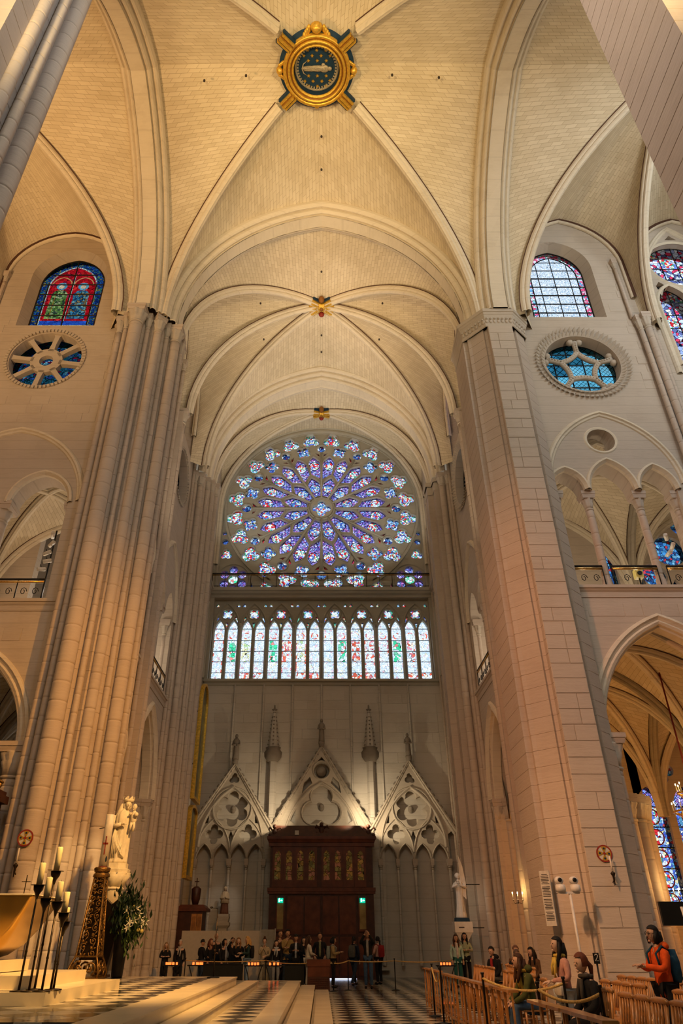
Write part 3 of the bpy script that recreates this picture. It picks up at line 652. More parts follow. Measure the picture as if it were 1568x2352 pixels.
SW = [(6.22, 8.8), (6.22, 7.02), (6.40, 7.02), (6.40, 6.86), (6.52, 6.78), (6.96, 6.30), (7.03, 6.36), (7.12, 6.28), (7.12, 6.06), (8.16, 6.06), (8.16, 6.28), (8.26, 6.38), (8.36, 6.30), (8.86, 6.80), (8.98, 7.1), (8.98, 8.8)]
def flat_pillar(label, my=1, off=(0, 0)):
    p = struct('flat_faced_pillar', label); poly = [(x + off[0], y * my + off[1]) for x, y in (SW if my > 0 else SW[:-2] + [(9.1, 7.02), (9.35, 7.05), (9.9, 7.6), (9.9, 8.8)])]
    ar = sum(poly[i - 1][0] * poly[i][1] - poly[i][0] * poly[i - 1][1] for i in range(len(poly)))
    if ar < 0: poly = poly[::-1]
    mb = MB(); mb.prism(poly, 0, ZS - .9, cuts=[.47 * i + .2 for i in range(1, 50)]); obj('shaft_body', mb, 'pier_stone', p)
    def grow(q, d):
        out = []; n = len(q)
        for i in range(n):
            a, b, c = Vector(q[i - 1]), Vector(q[i]), Vector(q[(i + 1) % n]); e1 = (b - a).normalized(); e2 = (c - b).normalized(); m = Vector((e1.y + e2.y, -e1.x - e2.x)); m = m.normalized() if m.length > 1e-6 else m
            out.append((b.x + m.x * d, b.y + m.y * d))
        return out
    hull = [(6.22, 8.8), (6.22, 6.98), (6.45, 6.75), (7.05, 6.08), (8.22, 6.08), (8.92, 6.74), (8.98, 8.8)]; hull = [(x + off[0], y * my + off[1]) for x, y in hull]
    if my < 0: hull = hull[::-1]
    mb = MB(); n = len(hull)
    lev = [(-.94, .0), (-.92, .04), (-.86, .04), (-.84, .01), (-.55, .03), (-.34, .10), (-.30, .10), (-.27, .13), (-.18, .14), (-.16, .19), (0, .20)]
    rings = [[(x, y, ZS + dz) for x, y in grow(hull, d)] for dz, d in lev]; vs = [v for r_ in rings for v in r_]
    mb.add(vs, [(j * n + i, j * n + (i + 1) % n, (j + 1) * n + (i + 1) % n, (j + 1) * n + i) for j in range(len(rings) - 1) for i in range(n)] + [tuple((len(rings) - 1) * n + i for i in range(n))]); obj('capital', mb, 'carved_stone', p)
    leaf = MB(); leaf.sphere((0, 0, 0), .075, 8, 5, sc=(1.1, .5, 1.6)); leaf.sphere((0, -.05, .11), .05, 8, 5); lm = leaf.mesh('capital_leaf', 'carved_stone')
    g = grow(hull, .03)
    for i in range(n - 1):
        a, b = Vector(g[i]), Vector(g[i + 1])
        if (b - a).length > 1.6: continue
        k = max(2, int((b - a).length / .17))
        for j in range(k):
            q = a.lerp(b, (j + .5) / k); ang = math.atan2(b.y - a.y, b.x - a.x); ang = ang if my > 0 else ang
            link('capital_leaf', lm, p, Tm(q.x, q.y, ZS - .62, ang))
    # facing stones of the broad front pilaster
    if my > 0:
        M = frame((0, 6.06, 0), (1, 0, 0), (0, 1, 0)); z = .8; rr = random.Random(3)
        while z < ZS - 1.2:
            h = .47; cut = rr.choice([None, None, .35, .6]); xs = [7.125, 8.155] if cut is None else [7.125, 7.125 + 1.03 * cut, 8.155]
            for a, b in zip(xs, xs[1:]):
                link('stone', unit_block(), p, Matrix.Translation(((a + b) / 2, 6.06, z + h / 2)) @ Matrix.Diagonal((b - a - .008, .016 + .01 * rr.random(), h - .008, 1)))
            z += h
    mb = MB(); mb.prism(grow(hull, .14), 0, .5); mb.prism(grow(hull, .08), .5, .68); obj('plinth', mb, 'pier_stone', p)
    return p
flat_pillar('flat-faced stone pillar with banded courses and a painted wheel cross')
flat_pillar('near flat-faced pale pillar crossing the top right corner', -1, (.02, -.08))

# ---------------- wall bays
def wall_shell(parent, M, u0, u1, z0, z1, holes, t=.9, mat='wall_stone', name='wall_face'):
    mb = MB(); mb.slab([(u0, z0), (u1, z0), (u1, z1), (u0, z1)], holes, M, 0, t); return obj(name, mb, mat, parent)
HOOD = [(0, -.22), (.05, -.20), (.12, -.14), (.13, -.06), (.07, -.02), (.05, .05), (0, .08)]
def cornice(parent, M, u0, u1, z, h=.45, d=.16):
    mb = MB(); pr = [(0, -h), (.03, -h), (.05, -h * .55), (d * .55, -h * .45), (d * .7, -h * .3), (d, -h * .25), (d, 0), (-.2, 0)]
    vs = [M @ Vector((u, -a, z + b)) for u in (u0, u1) for a, b in pr]; n = len(pr)
    mb.add(vs, [(i, i + 1, n + i + 1, n + i) for i in range(n - 1)] + [tuple(range(n)), tuple(n + i for i in range(n))[::-1]]); return obj('cornice', mb, 'wall_stone', parent)
def teeth_ring(parent, M, cx, cz, r, n, kind):
    """ring of little stones around a round window: pointed teeth or square billets, each one a piece"""
    mb = MB()
    if kind == 'tooth': mb.add([(-.085, 0, -.11), (.085, 0, -.11), (.085, -.04, .02), (-.085, -.04, .02), (0, -.17, .10)], [(0, 1, 4), (1, 2, 4), (2, 3, 4), (3, 0, 4), (0, 3, 2, 1)])
    else: mb.box(-.055, .055, -.07, 0, -.07, .07)
    me = mb.mesh('tooth_stone' if kind == 'tooth' else 'billet_stone', 'carved_stone')
    for i in range(n):
        a = 2 * PI * i / n; T = M @ Matrix.Translation((cx + r * math.cos(a), 0, cz + r * math.sin(a))) @ Matrix.Rotation(PI / 2 - a, 4, 'Y'); link(me.name.split('.')[0], me, parent, T)
def stubby_wheel(parent, M, cx, cz, r):
    """choir oculus: eight flat spokes widening to the rim around a small eye"""
    hub = MB(); hub.slab(circ(0, 0, r * .44, 32), [circ(0, 0, r * .19, 20)], M @ Matrix.Translation((cx, 0, cz)), .12, .34); obj('hub', hub, 'carved_stone', parent)
    sp = MB(); L = [(-.13, r * .36), (.13, r * .36), (.10, r * .62), (.11, r * .92), (.17, r * 1.0), (-.17, r * 1.0), (-.11, r * .92), (-.10, r * .62)]; sp.slab(L, [], I4, .12, .34); me = sp.mesh('spoke', 'carved_stone')
    for i in range(8): link('spoke', me, parent, M @ Matrix.Translation((cx, 0, cz)) @ Matrix.Rotation(2 * PI * i / 8 + R(8), 4, 'Y'))
def branch_wheel(parent, M, cx, cz, r):
    """nave oculus: looping arms with curled ends, beaded along the edge"""
    base = M @ Matrix.Translation((cx, .3, cz)); a0 = R(90); V = []
    for i in range(5):
        a = R(-90 + 72 * i); b = a + R(36); c = a - R(36); i0 = (r * .42 * math.cos(b), r * .42 * math.sin(b)); mb = MB()
        # arc from junction to junction bulging inwards
        j0 = (r * .55 * math.cos(c), r * .55 * math.sin(c)); j1 = (r * .55 * math.cos(b), r * .55 * math.sin(b)); m_ = (r * .36 * math.cos(a), r * .36 * math.sin(a))
        pts = []
        for k in range(9):
            t = k / 8; x = (1 - t) ** 2 * j0[0] + 2 * t * (1 - t) * m_[0] * .85 + t * t * j1[0]; z = (1 - t) ** 2 * j0[1] + 2 * t * (1 - t) * m_[1] * .85 + t * t * j1[1]; pts.append((x, 0, z))
        mb.tube([base @ Vector(p) for p in pts], .12, 8); bead = [base @ (Vector(p) + Vector((0, -.11, 0))) for p in pts]
        for q in bead: mb.sphere(q, .035, 6, 4)
        j1v = Vector((j1[0], 0, j1[1])); e = Vector((r * .93 * math.cos(b), 0, r * .93 * math.sin(b))); mb.tube([base @ j1v, base @ j1v.lerp(e, .5), base @ e], .14, 8, taper=[.9, .8, 1])
        for k in range(5): mb.sphere(base @ (j1v.lerp(e, k / 5) + Vector((0, -.125, 0))), .04, 6, 4)
        if True:
            for s in (-1, 1):
                q = e + Vector((-math.sin(b), 0, math.cos(b))) * (.2 * s); mb.sphere(base @ q, .16, 10, 6, sc=(1, 1, 1))
        obj('curled_arm', mb, 'carved_stone', parent)
def railing(parent_label, M, u0, u1, z0, h=.95, group='iron gallery railings', scroll=True):
    t = tag(empty('gallery_railing', M @ Vector(((u0 + u1) / 2, 0, z0))), parent_label, 'railing', group); iv = Matrix.Translation(-(M @ Vector(((u0 + u1) / 2, 0, z0)))) @ M
    mb = MB(); P = lambda u, z, w=0: iv @ Vector((u, w, z))
    mb.tube([P(u0, z0 + h), P(u1, z0 + h)], .035, 6); mb.tube([P(u0, z0 + .1), P(u1, z0 + .1)], .02, 6); obj('rail', mb, 'iron', t)
    g = MB(); g.tube([P(u0, z0 + h - .1), P(u1, z0 + h - .1)], .045, 6); obj('gilt_band', g, 'brass', t)
    n = max(2, int((u1 - u0) / .8) + 1)
    for i in range(n):
        u = u0 + (u1 - u0) * i / (n - 1); b = MB(); b.tube([P(u, z0), P(u, z0 + h)], .022, 6); obj('post', b, 'iron', t)
        if scroll and i < n - 1:
            w = (u1 - u0) / (n - 1)
            for k in (.28, .72):
                s = MB(); pts = [P(u + w * k + .12 * (1 - q / 14) * math.cos(q * .75), z0 + .38 + .16 * (1 - q / 16) * math.sin(q * .75)) for q in range(12)]; s.tube(pts, .014, 5); obj('scroll', s, 'iron', t)
    return t
# ---------------- glazing helpers
def clip(poly, x0, x1, z0, z1):
    def cut(p, f, inter):
        out = []
        for i in range(len(p)):
            a, b = p[i - 1], p[i]; fa, fb = f(a), f(b)
            if fa >= 0:
                out.append(a)
                if fb < 0: out.append(inter(a, b))
            elif fb >= 0: out.append(inter(a, b))
        return out
    def mk(ax, val, sgn):
        f = lambda p: sgn * (p[ax] - val)
        def it(a, b): t = (val - a[ax]) / (b[ax] - a[ax]); return (a[0] + (b[0] - a[0]) * t, a[1] + (b[1] - a[1]) * t)
        return f, it
    for ax, val, sg in ((0, x0, 1), (0, x1, -1), (1, z0, 1), (1, z1, -1)):
        if len(poly) < 3: return []
        poly = cut(poly, *mk(ax, val, sg))
    res = []
    for p in poly:
        if not res or abs(p[0] - res[-1][0]) + abs(p[1] - res[-1][1]) > 1e-4: res.append(p)
    return res if len(res) > 2 else []
def pane(parent, M, outline, mat, w=.0, holes=(), name='pane', t=.012):
    mb = MB(); mb.slab(outline, list(holes), M, w, w + t, backface=False)
    n = len(mb.f)  # only the front sheet of coloured glass: keep a single layer
    k = [i for i, f in enumerate(mb.f) if all(v < len(mb.v) // 2 for v in f)]
    mb.f = [mb.f[i] for i in k]; mb.m = [0] * len(k); mb.s = [False] * len(k)
    return obj(name, mb, mat, parent)
def bars(parent, M, segs, r=.022, w=0, mat='iron', name='bar'):
    mb = MB()
    for (a, b) in segs: mb.tube([M @ Vector((a[0], w, a[1])), M @ Vector((b[0], w, b[1]))], r, 5, sm=False)
    return obj(name, mb, mat, parent)
def grid_panes(parent, M, outline, us, zs, w, matf, bar=.022):
    for i in range(len(us) - 1):
        for j in range(len(zs) - 1):
            p = clip(outline, us[i], us[i + 1], zs[j], zs[j + 1])
            if p: pane(parent, M, p, matf(i, j), w)
    xs = [p[0] for p in outline]; seg = []
    for u in us[1:-1]:
        q = [p for p in clip(outline, u - .001, u + .001, -99, 99)]
        if q: seg.append(((u, min(a[1] for a in q)), (u, max(a[1] for a in q))))
    for z in zs[1:-1]:
        q = clip(outline, -99, 99, z - .001, z + .001)
        if q: seg.append(((min(a[0] for a in q), z), (max(a[0] for a in q), z)))
    if seg: bars(parent, M, seg, bar, w - .02)
    bars(parent, M, [(outline[i - 1], outline[i]) for i in range(len(outline))], bar * 1.3, w - .01, name='frame')
WN = [0]
def window(label):
    WN[0] += 1; return tag(empty('window_%d' % WN[0]), label, kind='structure')
def splay(parent, M, o1, o2, w1, mat='wall_stone'):
    mb = MB(); n = len(o1); vs = [M @ Vector((p[0], 0, p[1])) for p in o1] + [M @ Vector((p[0], w1, p[1])) for p in o2]
    mb.add(vs, [(i, (i + 1) % n, n + (i + 1) % n, n + i) for i in range(n)]); return obj('splay', mb, mat, parent)

def multi_arch(L, z0):
    L = sorted(L); a, b = L[0], L[-1]; pts = [(a[0] - a[1], z0), (b[0] + b[1], z0)]
    for (c, hw, zs, za) in L[::-1]:
        h = half_arch(hw, za - zs, 8); pts += [(c + hw - x, zs + z) for x, z in h] + [(c - hw + x, zs + z) for x, z in h[-2::-1]]
    return pts
# ---------------- one elevation: clerestory window, round window, tribune, arcade
def elevation(name, label, M, u0, u1, cw, P, z0=0, z1=33.0, stones=None, extra=()):
    wl = struct(name, label); H = []
    ho = arch(cw, P['whw'] + .28, P['wb'] - .25, P['ws'], P['wa'] + .22, 12); hi = arch(cw, P['whw'], P['wb'], P['ws'], P['wa'], 12)
    H.append(ho); splay(wl, M, ho, hi, .55); H.append(circ(cw + P.get('odx', 0), P['oz'], P['orr'], 40))
    H.append(multi_arch(P['trib'], P['tf']))
    for (c, z, r) in P.get('eyes', ()): H.append(circ(c, z, r, 24))
    c, hw, zs, za = P['low']; 
    if hw: H.append(arch(c, hw, z0, zs, za, 12))
    H += list(extra)
    wall_shell(wl, M, u0, u1, z0, z1, H)
    # recessed blind arch round the tribune with a roll hood
    c, hw, zs, za = P['hood']; mb = MB(); moulding(mb, arch_line(c, hw, zs, za, 14), HOOD, M); obj('hood_moulding', mb, 'rib_stone', wl)
    for (c, hw, zs, za) in P['trib']:
        mb = MB(); moulding(mb, arch_line(c, hw + .10, zs, za + .10, 9), [(0, -.06), (.09, -.04), (.11, .04), (.05, .09), (.0, .14), (-.12, .15)], M); obj('tribune_arch', mb, 'rib_stone', wl)
    for (c, z, r) in P.get('eyes', ()):
        mb = MB(); moulding(mb, circ(c, z, r + .05, 28)[::-1] + [circ(c, z, r + .05, 28)[-1]], [(0, -.08), (.04, -.03), (.02, .05)], M); obj('eye_moulding', mb, 'rib_stone', wl)
    for (c, r, cap) in P['cols']:
        q = M @ Vector((c, .35, 0)); shaft(wl, (q.x, q.y), r, P['tf'], P['cz'], 'tribune_column', cap=.5, n=12, aba=1.9)
    cornice(wl, M, u0, u1, P['tf'], .42)
    c, hw, zs, za = P['low']
    if hw:
        mb = MB(); moulding(mb, arch_line(c, hw + .30, zs, za + .28, 14), [(0, -.10), (.09, -.07), (.12, .02), (.06, .08), (.02, .14), (.05, .20), (.0, .28), (-.1, .30), (-.14, .36), (-.5, .36)], M); obj('arcade_arch', mb, 'rib_stone', wl)
        for s in (-1, 1):
            q = M @ Vector((c + s * (hw + .10), .06, 0)); shaft(wl, (q.x, q.y), .28, z0, zs, 'arcade_shaft', cap=.75, n=12, aba=1.6)
    if stones:
        hs = [(min(p[0] for p in h), max(p[0] for p in h), min(p[1] for p in h), max(p[1] for p in h)) for h in H] + [(P['hood'][0] - P['hood'][1] - .2, P['hood'][0] + P['hood'][1] + .2, P['hood'][2], P['hood'][3]), (cw - P['whw'] - .9, cw + P['whw'] + .9, P['wb'] + 1, 33), (cw - P['orr'] - .35, cw + P['orr'] + .35, P['oz'] - P['orr'] - .3, P['oz'] + P['orr'] + .3), (u0, u1, P['tf'] - .5, P['tf'])]
        ashlar(wl, M, stones[0], stones[1], stones[2], stones[3], .47, (.62, .8, 1.0, 1.25), hs)
    return wl
MN = frame((0, 7.1, 0), (1, 0, 0), (0, 1, 0))
# choir wall (seen on the left)
CH = dict(wb=25.2, whw=1.5, ws=28.3, wa=30.05, oz=22.9, orr=1.56, trib=[(-10.66, 1.12, 15.45, 16.75), (-13.42, 1.12, 15.45, 16.75)], tf=11.43, hood=(-12.05, 2.85, 15.5, 18.85), cols=[(-12.04, .22, 1), (-9.42, .15, 1), (-14.65, .15, 1)], cz=15.5, low=(-12.05, 2.62, 6.6, 9.75), odx=0)
wch = elevation('wall_choir', 'stone choir wall with figure window, spoked round window and tribune', MN, -16.6, -8.9, -12.0, CH, z0=.0, stones=(-14.9, -9.2, 9.0, 31.0))
teeth_ring(wch, MN, -12.0, 22.9, 1.68, 64, 'billet'); stubby_wheel(wch, MN, -12.0, 22.9, 1.58)
# nave wall (seen on the right)
NVp = dict(wb=25.75, whw=1.4, ws=28.95, wa=30.65, oz=22.65, orr=1.62, trib=[(9.42, .66, 16.05, 16.95), (11.13, .86, 16.05, 17.36), (12.86, .68, 16.05, 17.1)], tf=11.95, hood=(11.35, 2.5, 16.3, 19.7), cols=[(10.17, .14, 1), (12.1, .14, 1), (8.95, .14, 1), (13.55, .14, 1)], cz=16.05, low=(11.4, 2.5, 6.85, 10.55), eyes=[(11.15, 18.4, .55)], odx=0)
wnv = elevation('wall_nave', 'stone nave wall with pale window, toothed round window and triple tribune', MN, 8.9, 14.45, 11.3, NVp, stones=(9.1, 14.2, 8.0, 32.0))
teeth_ring(wnv, MN, 11.3, 22.65, 1.74, 60, 'tooth'); teeth_ring(wnv, MN, 11.3, 22.65, 1.97, 60, 'tooth'); branch_wheel(wnv, MN, 11.3, 22.65, 1.62)
# second nave bay with a taller two-light window
wn2 = struct('wall_nave_second', 'stone nave wall behind the shafts at the right edge')
roseC = (17.35, 29.15); lan = [arch(16.35, .72, 22.5, 26.4, 27.6, 8), arch(18.35, .72, 22.5, 26.4, 27.6, 8)]
spl = [[(17.05, 31.0), (17.35, 31.35), (17.65, 31.0)], [(15.75, 27.6), (15.95, 27.9), (16.2, 27.65), (15.85, 26.9)]]
wall_shell(wn2, MN, 14.45, 20.5, 0, 33, [circ(*roseC, 1.55, 32)] + lan + spl + [arch(17.4, 2.3, 11.95, 15.9, 19.0), arch(17.4, 2.5, 0, 6.85, 10.55)])
mb = MB(); moulding(mb, arch_line(17.35, 1.95, 27.2, 31.75, 14, 22.0), HOOD, MN); obj('window_moulding', mb, 'rib_stone', wn2); cornice(wn2, MN, 14.45, 20.5, 11.95)
mb = MB(); moulding(mb, circ(*roseC, 1.62, 36)[::-1] + [circ(*roseC, 1.62, 36)[-1]], [(0, -.1), (.08, -.03), (.02, .08)], MN); obj('rose_moulding', mb, 'rib_stone', wn2)
for l in ((16.35, .72), (18.35, .72)):
    mb = MB(); moulding(mb, arch_line(l[0], l[1] + .06, 26.4, 27.68, 8, 22.5), [(0, -.1), (.08, -.03), (.02, .08)], MN); obj('light_moulding', mb, 'rib_stone', wn2)
w = window('two-light mosaic window with round light at the right edge')
for h in [circ(*roseC, 1.55, 32)] + lan + spl:
    xs = [p[0] for p in h]; zs = [p[1] for p in h]; nx = max(2, int((max(xs) - min(xs)) / .7)); nz = max(2, int((max(zs) - min(zs)) / .75))
    grid_panes(w, MN, h, [min(xs) + (max(xs) - min(xs)) * i / nx for i in range(nx + 1)], [min(zs) + (max(zs) - min(zs)) * i / nz for i in range(nz + 1)], .3, lambda i, j: 'glass_mosaic' if (i + j) % 3 else 'glass_medallion_red')
# triple shafts between the nave bays
p = struct('wall_pillar', 'slender triple shafts with a shared capital between the nave windows')
for dx, r in ((-.26, .11), (0, .15), (.27, .11)): shaft(p, (14.47 + dx, 6.92 - (.12 if dx == 0 else 0), ), r, 11.95, ZS + .6, cap=.6, aba=1.5, n=12, base=False)
for dx in (-.42, .42): shaft(p, (14.47 + dx * 1.05, 6.98), .08, ZS + .6, 29.3, cap=.35, aba=1.7, n=10, base=False)
p = struct('wall_pillar', 'slender shafts with small capitals at the left edge by the choir window')
for dx, r in ((-.26, .12), (0, .16), (.27, .12)): shaft(p, (-15.35 + dx, 6.9), r, 11.43, ZS + .3, cap=.6, aba=1.5, n=12, base=False)
for dx in (-.42, .42): shaft(p, (-15.35 + dx * 1.05, 6.98), .08, ZS + .3, 28.4, cap=.35, aba=1.7, n=10, base=False)
for x in (-9.15,): 
    p = struct('wall_pillar', 'thin shaft in the corner beside the figure window'); shaft(p, (x, 6.95), .09, ZS, 28.3, cap=.35, aba=1.7, n=10, base=False)

# glazing: choir figure window
def ring_pane(parent, M, o1, o2, mat, w):
    mb = MB(); n = len(o1); vs = [M @ Vector((p[0], w, p[1])) for p in o1 + o2]; mb.add(vs, [(i, (i + 1) % n, n + (i + 1) % n, n + i) for i in range(n)])
    return obj('border_pane', mb, mat, parent)
w = window('dark stained glass window of two robed saints under red arches')
OUT = arch(-12, 1.5, 25.2, 28.3, 30.05, 10); IN1 = arch(-12, 1.17, 25.5, 28.2, 29.66, 10); IN2 = arch(-12, 1.10, 25.57, 28.2, 29.58, 10)
ring_pane(w, MN, OUT, IN1, 'glass_border_blue', .55); ring_pane(w, MN, IN1, IN2, 'glass_fillet', .55)
def figure(cx, robe):
    body = [(cx - .42, 26.0), (cx + .42, 26.0), (cx + .40, 26.7), (cx + .36, 27.3), (cx + .38, 27.7), (cx + .22, 27.93), (cx + .08, 27.97), (cx - .08, 27.97), (cx - .22, 27.93), (cx - .38, 27.7), (cx - .36, 27.3), (cx - .40, 26.7)]
    halo = circ(cx, 28.24, .26, 18); face = circ(cx, 28.2, .13, 12); return body, halo, face
f1, f2 = figure(-12.52, 0), figure(-11.48, 0)
bgl = clip(IN2, -99, -12.03, 25.85, 29.0); bgr = clip(IN2, -11.97, 99, 25.85, 29.0)
pane(w, MN, bgl, 'glass_figure_red', .55, [f1[0], f1[1]]); pane(w, MN, bgr, 'glass_figure_red', .55, [f2[0], f2[1]])
pane(w, MN, clip(IN2, -99, 99, 29.0, 99), 'glass_figure_red', .55); pane(w, MN, clip(IN2, -99, 99, 25.0, 25.85), 'glass_blue_text', .55)
pane(w, MN, clip(IN2, -12.03, -11.97, 25.85, 29.0), 'glass_fillet', .55)
for f, rb in ((f1, 'glass_robe_green'), (f2, 'glass_robe_blue')):
    pane(w, MN, f[0], rb, .55, name='robe_pane'); pane(w, MN, f[1], 'glass_halo', .55, [f[2]], name='halo_pane'); pane(w, MN, f[2], 'glass_face', .55, name='face_pane')
for cx in (-12.52, -11.48):     # trefoil canopies over the figures
    mb = MB(); moulding(mb, arch_line(cx, .47, 28.3, 28.85, 8), [(0, -.03), (.015, 0), (0, .03)], MN @ Matrix.Translation((0, .53, 0))); obj('canopy_lead', mb, 'paper', w)
bars(w, MN, [((-13.5, z), (-10.5, z)) for z in (26.15, 26.85, 27.6, 28.3)] + [((-12, 25.2), (-12, 30.0)), ((-13.1, 29.0), (-10.9, 29.0)), ((-13.15, 25.2), (-13.15, 28.4)), ((-10.85, 25.2), (-10.85, 28.4))], .03, .5)
bars(w, MN, [(OUT[i - 1], OUT[i]) for i in range(len(OUT))], .04, .52, name='frame')
# staff of the left saint
bars(w, MN, [((-12.72, 25.9), (-12.68, 27.7))], .012, .53, 'gold', 'staff')
w = window('dark blue glass of the spoked round window')
for i in range(8):
    a0 = 2 * PI * i / 8 + R(37); a1 = a0 + 2 * PI / 8
    seg = [(-12 + .32 * math.cos(a0 + (a1 - a0) * k / 6), 22.9 + .32 * math.sin(a0 + (a1 - a0) * k / 6)) for k in range(7)] + [(-12 + 1.58 * math.cos(a1 - (a1 - a0) * k / 8), 22.9 + 1.58 * math.sin(a1 - (a1 - a0) * k / 8)) for k in range(9)]
    am = -(a0 + a1) / 2 if False else (a0 + a1) / 2; med = circ(-12 + 1.1 * math.cos(am), 22.9 + 1.1 * math.sin(am), .30, 16)
    pane(w, MN, seg, 'glass_choir_oculus', .5, [med]); pane(w, MN, med, 'glass_choir_oculus', .5, name='medallion'); bars(w, MN, [(med[k - 1], med[k]) for k in range(16)], .014, .49, 'glass_halo', 'medallion_ring')
pane(w, MN, circ(-12, 22.9, .32, 16), 'glass_choir_oculus', .5)
# glazing: nave grisaille window
w = window('pale grisaille window with a red and blue border and a grid of bars')
OUT = arch(11.3, 1.4, 25.75, 28.95, 30.65, 10); IN = arch(11.3, 1.13, 26.0, 28.9, 30.3, 10); ring_pane(w, MN, OUT, IN, 'glass_grisaille_edge', .55)
grid_panes(w, MN, IN, [9.9, 10.55, 11.3, 12.05, 12.7], [26.0 - .3] + [26.35 + .6 * i for i in range(7)] + [30.7], .55, lambda i, j: 'glass_grisaille')
bars(w, MN, [((9.9, 26.35 + .6 * i), (12.7, 26.35 + .6 * i)) for i in range(5)] + [(OUT[i - 1], OUT[i]) for i in range(len(OUT))], .035, .52, name='frame')
w = window('teal leaded glass behind the curled arms of the toothed round window')
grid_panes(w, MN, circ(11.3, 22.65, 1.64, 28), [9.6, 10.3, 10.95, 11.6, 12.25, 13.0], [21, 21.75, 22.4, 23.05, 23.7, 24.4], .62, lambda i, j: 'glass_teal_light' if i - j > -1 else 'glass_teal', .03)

# ---------------- transept side walls
def side_wall(name, label, side, tf, glassm, orr, teeth):
    M = frame((side * XW, 0, 0), (0, side * -1, 0), (side, 0, 0)); wl = struct(name, label); H = []; U = lambda y: -side * y
    for yc in (10.2, 15.7):
        ho = arch(U(yc), 1.5, 25.0, 28.6, 30.6, 10); hi = arch(U(yc), 1.2, 25.3, 28.5, 30.3, 10); H += [ho, circ(U(yc), 22.7, orr, 32)]; splay(wl, M, ho, hi, .55)
        H.append(multi_arch([(U(yc) - .95, .80, 15.0, 16.25), (U(yc) + .95, .80, 15.0, 16.25)], tf))
        H.append(arch(U(yc), 1.9, 0, 6.75, 10.1, 12))
        teeth_ring(wl, M, U(yc), 22.7, orr + .13, 52, teeth)
        if teeth == 'tooth': teeth_ring(wl, M, U(yc), 22.7, orr + .33, 52, teeth)
        mb = MB(); moulding(mb, arch_line(U(yc), 2.05, 15.1, 18.5, 12), HOOD, M); obj('hood_moulding', mb, 'rib_stone', wl)
        mb = MB(); moulding(mb, arch_line(U(yc), 2.2, 6.75, 10.4, 12), [(0, -.10), (.09, -.07), (.12, .02), (.06, .08), (.02, .14), (.05, .20), (.0, .28), (-.1, .30), (-.14, .36), (-.5, .36)], M); obj('arcade_arch', mb, 'rib_stone', wl)
        for dc in (-1.85, 0, 1.85):
            q = M @ Vector((U(yc) + dc, .3, 0)); shaft(wl, (q.x, q.y), .14, tf, 15.1, 'tribune_column', cap=.5, n=10, aba=1.9)
        for dc in (-2.05, 2.05):
            for k in (0, .4):
                q = M @ Vector((U(yc) + dc * (1 - k * .1), .2 + k, 0)); shaft(wl, (q.x, q.y), .16, 0, 6.75, 'arcade_shaft', cap=.6, n=10, aba=1.6)
    u0, u1 = sorted((U(8.6), U(YC - .5))); wall_shell(wl, M, u0, u1, 0, 32.6, H); cornice(wl, M, u0, u1, tf, .42)
    for yc, nm in ((10.2, 'nearer the crossing'), (15.7, 'next to the end bay')):
        w = window('%s window high in the %s transept wall %s' % (glassm[1], name.split('_')[1], nm)); o = arch(U(yc), 1.2, 25.3, 28.5, 30.3, 10)
        grid_panes(w, M, o, [U(yc) - 1.2, U(yc) - .4, U(yc) + .4, U(yc) + 1.2], [25.3, 26.2, 27.1, 28, 28.9, 30.4], .55, lambda i, j: glassm[0])
        w = window('round window glass in the %s transept wall %s' % (name.split('_')[1], nm)); grid_panes(w, M, circ(U(yc), 22.7, orr, 24), [U(yc) - 2, U(yc) - .5, U(yc) + .5, U(yc) + 2], [20, 22.2, 23.2, 25], .5, lambda i, j: 'glass_choir_oculus' if side < 0 else 'glass_teal')
    # middle respond: shafts carrying the transverse rib and the wall ribs
    b = struct('wall_pillar', 'slim shafts halfway along the %s transept wall' % name.split('_')[1])
    shaft(b, (side * 7.12, YB), .17, 0, ZS, cap=.6, aba=1.6, n=12)
    for dy in (-.36, .36): shaft(b, (side * 7.36, YB + dy), .10, 0, 27.9, cap=.4, aba=1.6, n=10)
    mb = MB(); mb.prism([(side * 7.05, YB - .3), (side * 7.6, YB - .3), (side * 7.6, YB + .3), (side * 7.05, YB + .3)][::side], 0, ZS - .2, cuts=[.6 * i for i in range(1, 40)]); obj('core', mb, 'pier_stone', b)
    for s in (-.9, .9) if False else (): pass
    shaft(b, (side * 7.42, YC - 1.0), .10, 0, 27.9, cap=.4, aba=1.6, n=10)
    for yc, nm in ((10.2, 'nearer'), (15.7, 'farther')): railing('short iron railing in the %s %s transept tribune opening' % (nm, name.split('_')[1]), M, U(yc) - 1.75, U(yc) + 1.75, tf, group=None)
    return wl
side_wall('wall_east', 'stone east wall of the south arm with tribune and arcade', -1, 11.3, ('glass_orange', 'orange and red'), 1.45, 'billet')
side_wall('wall_west', 'stone west wall of the south arm with toothed round windows', 1, 11.55, ('glass_mosaic', 'pale mosaic'), 1.5, 'tooth')
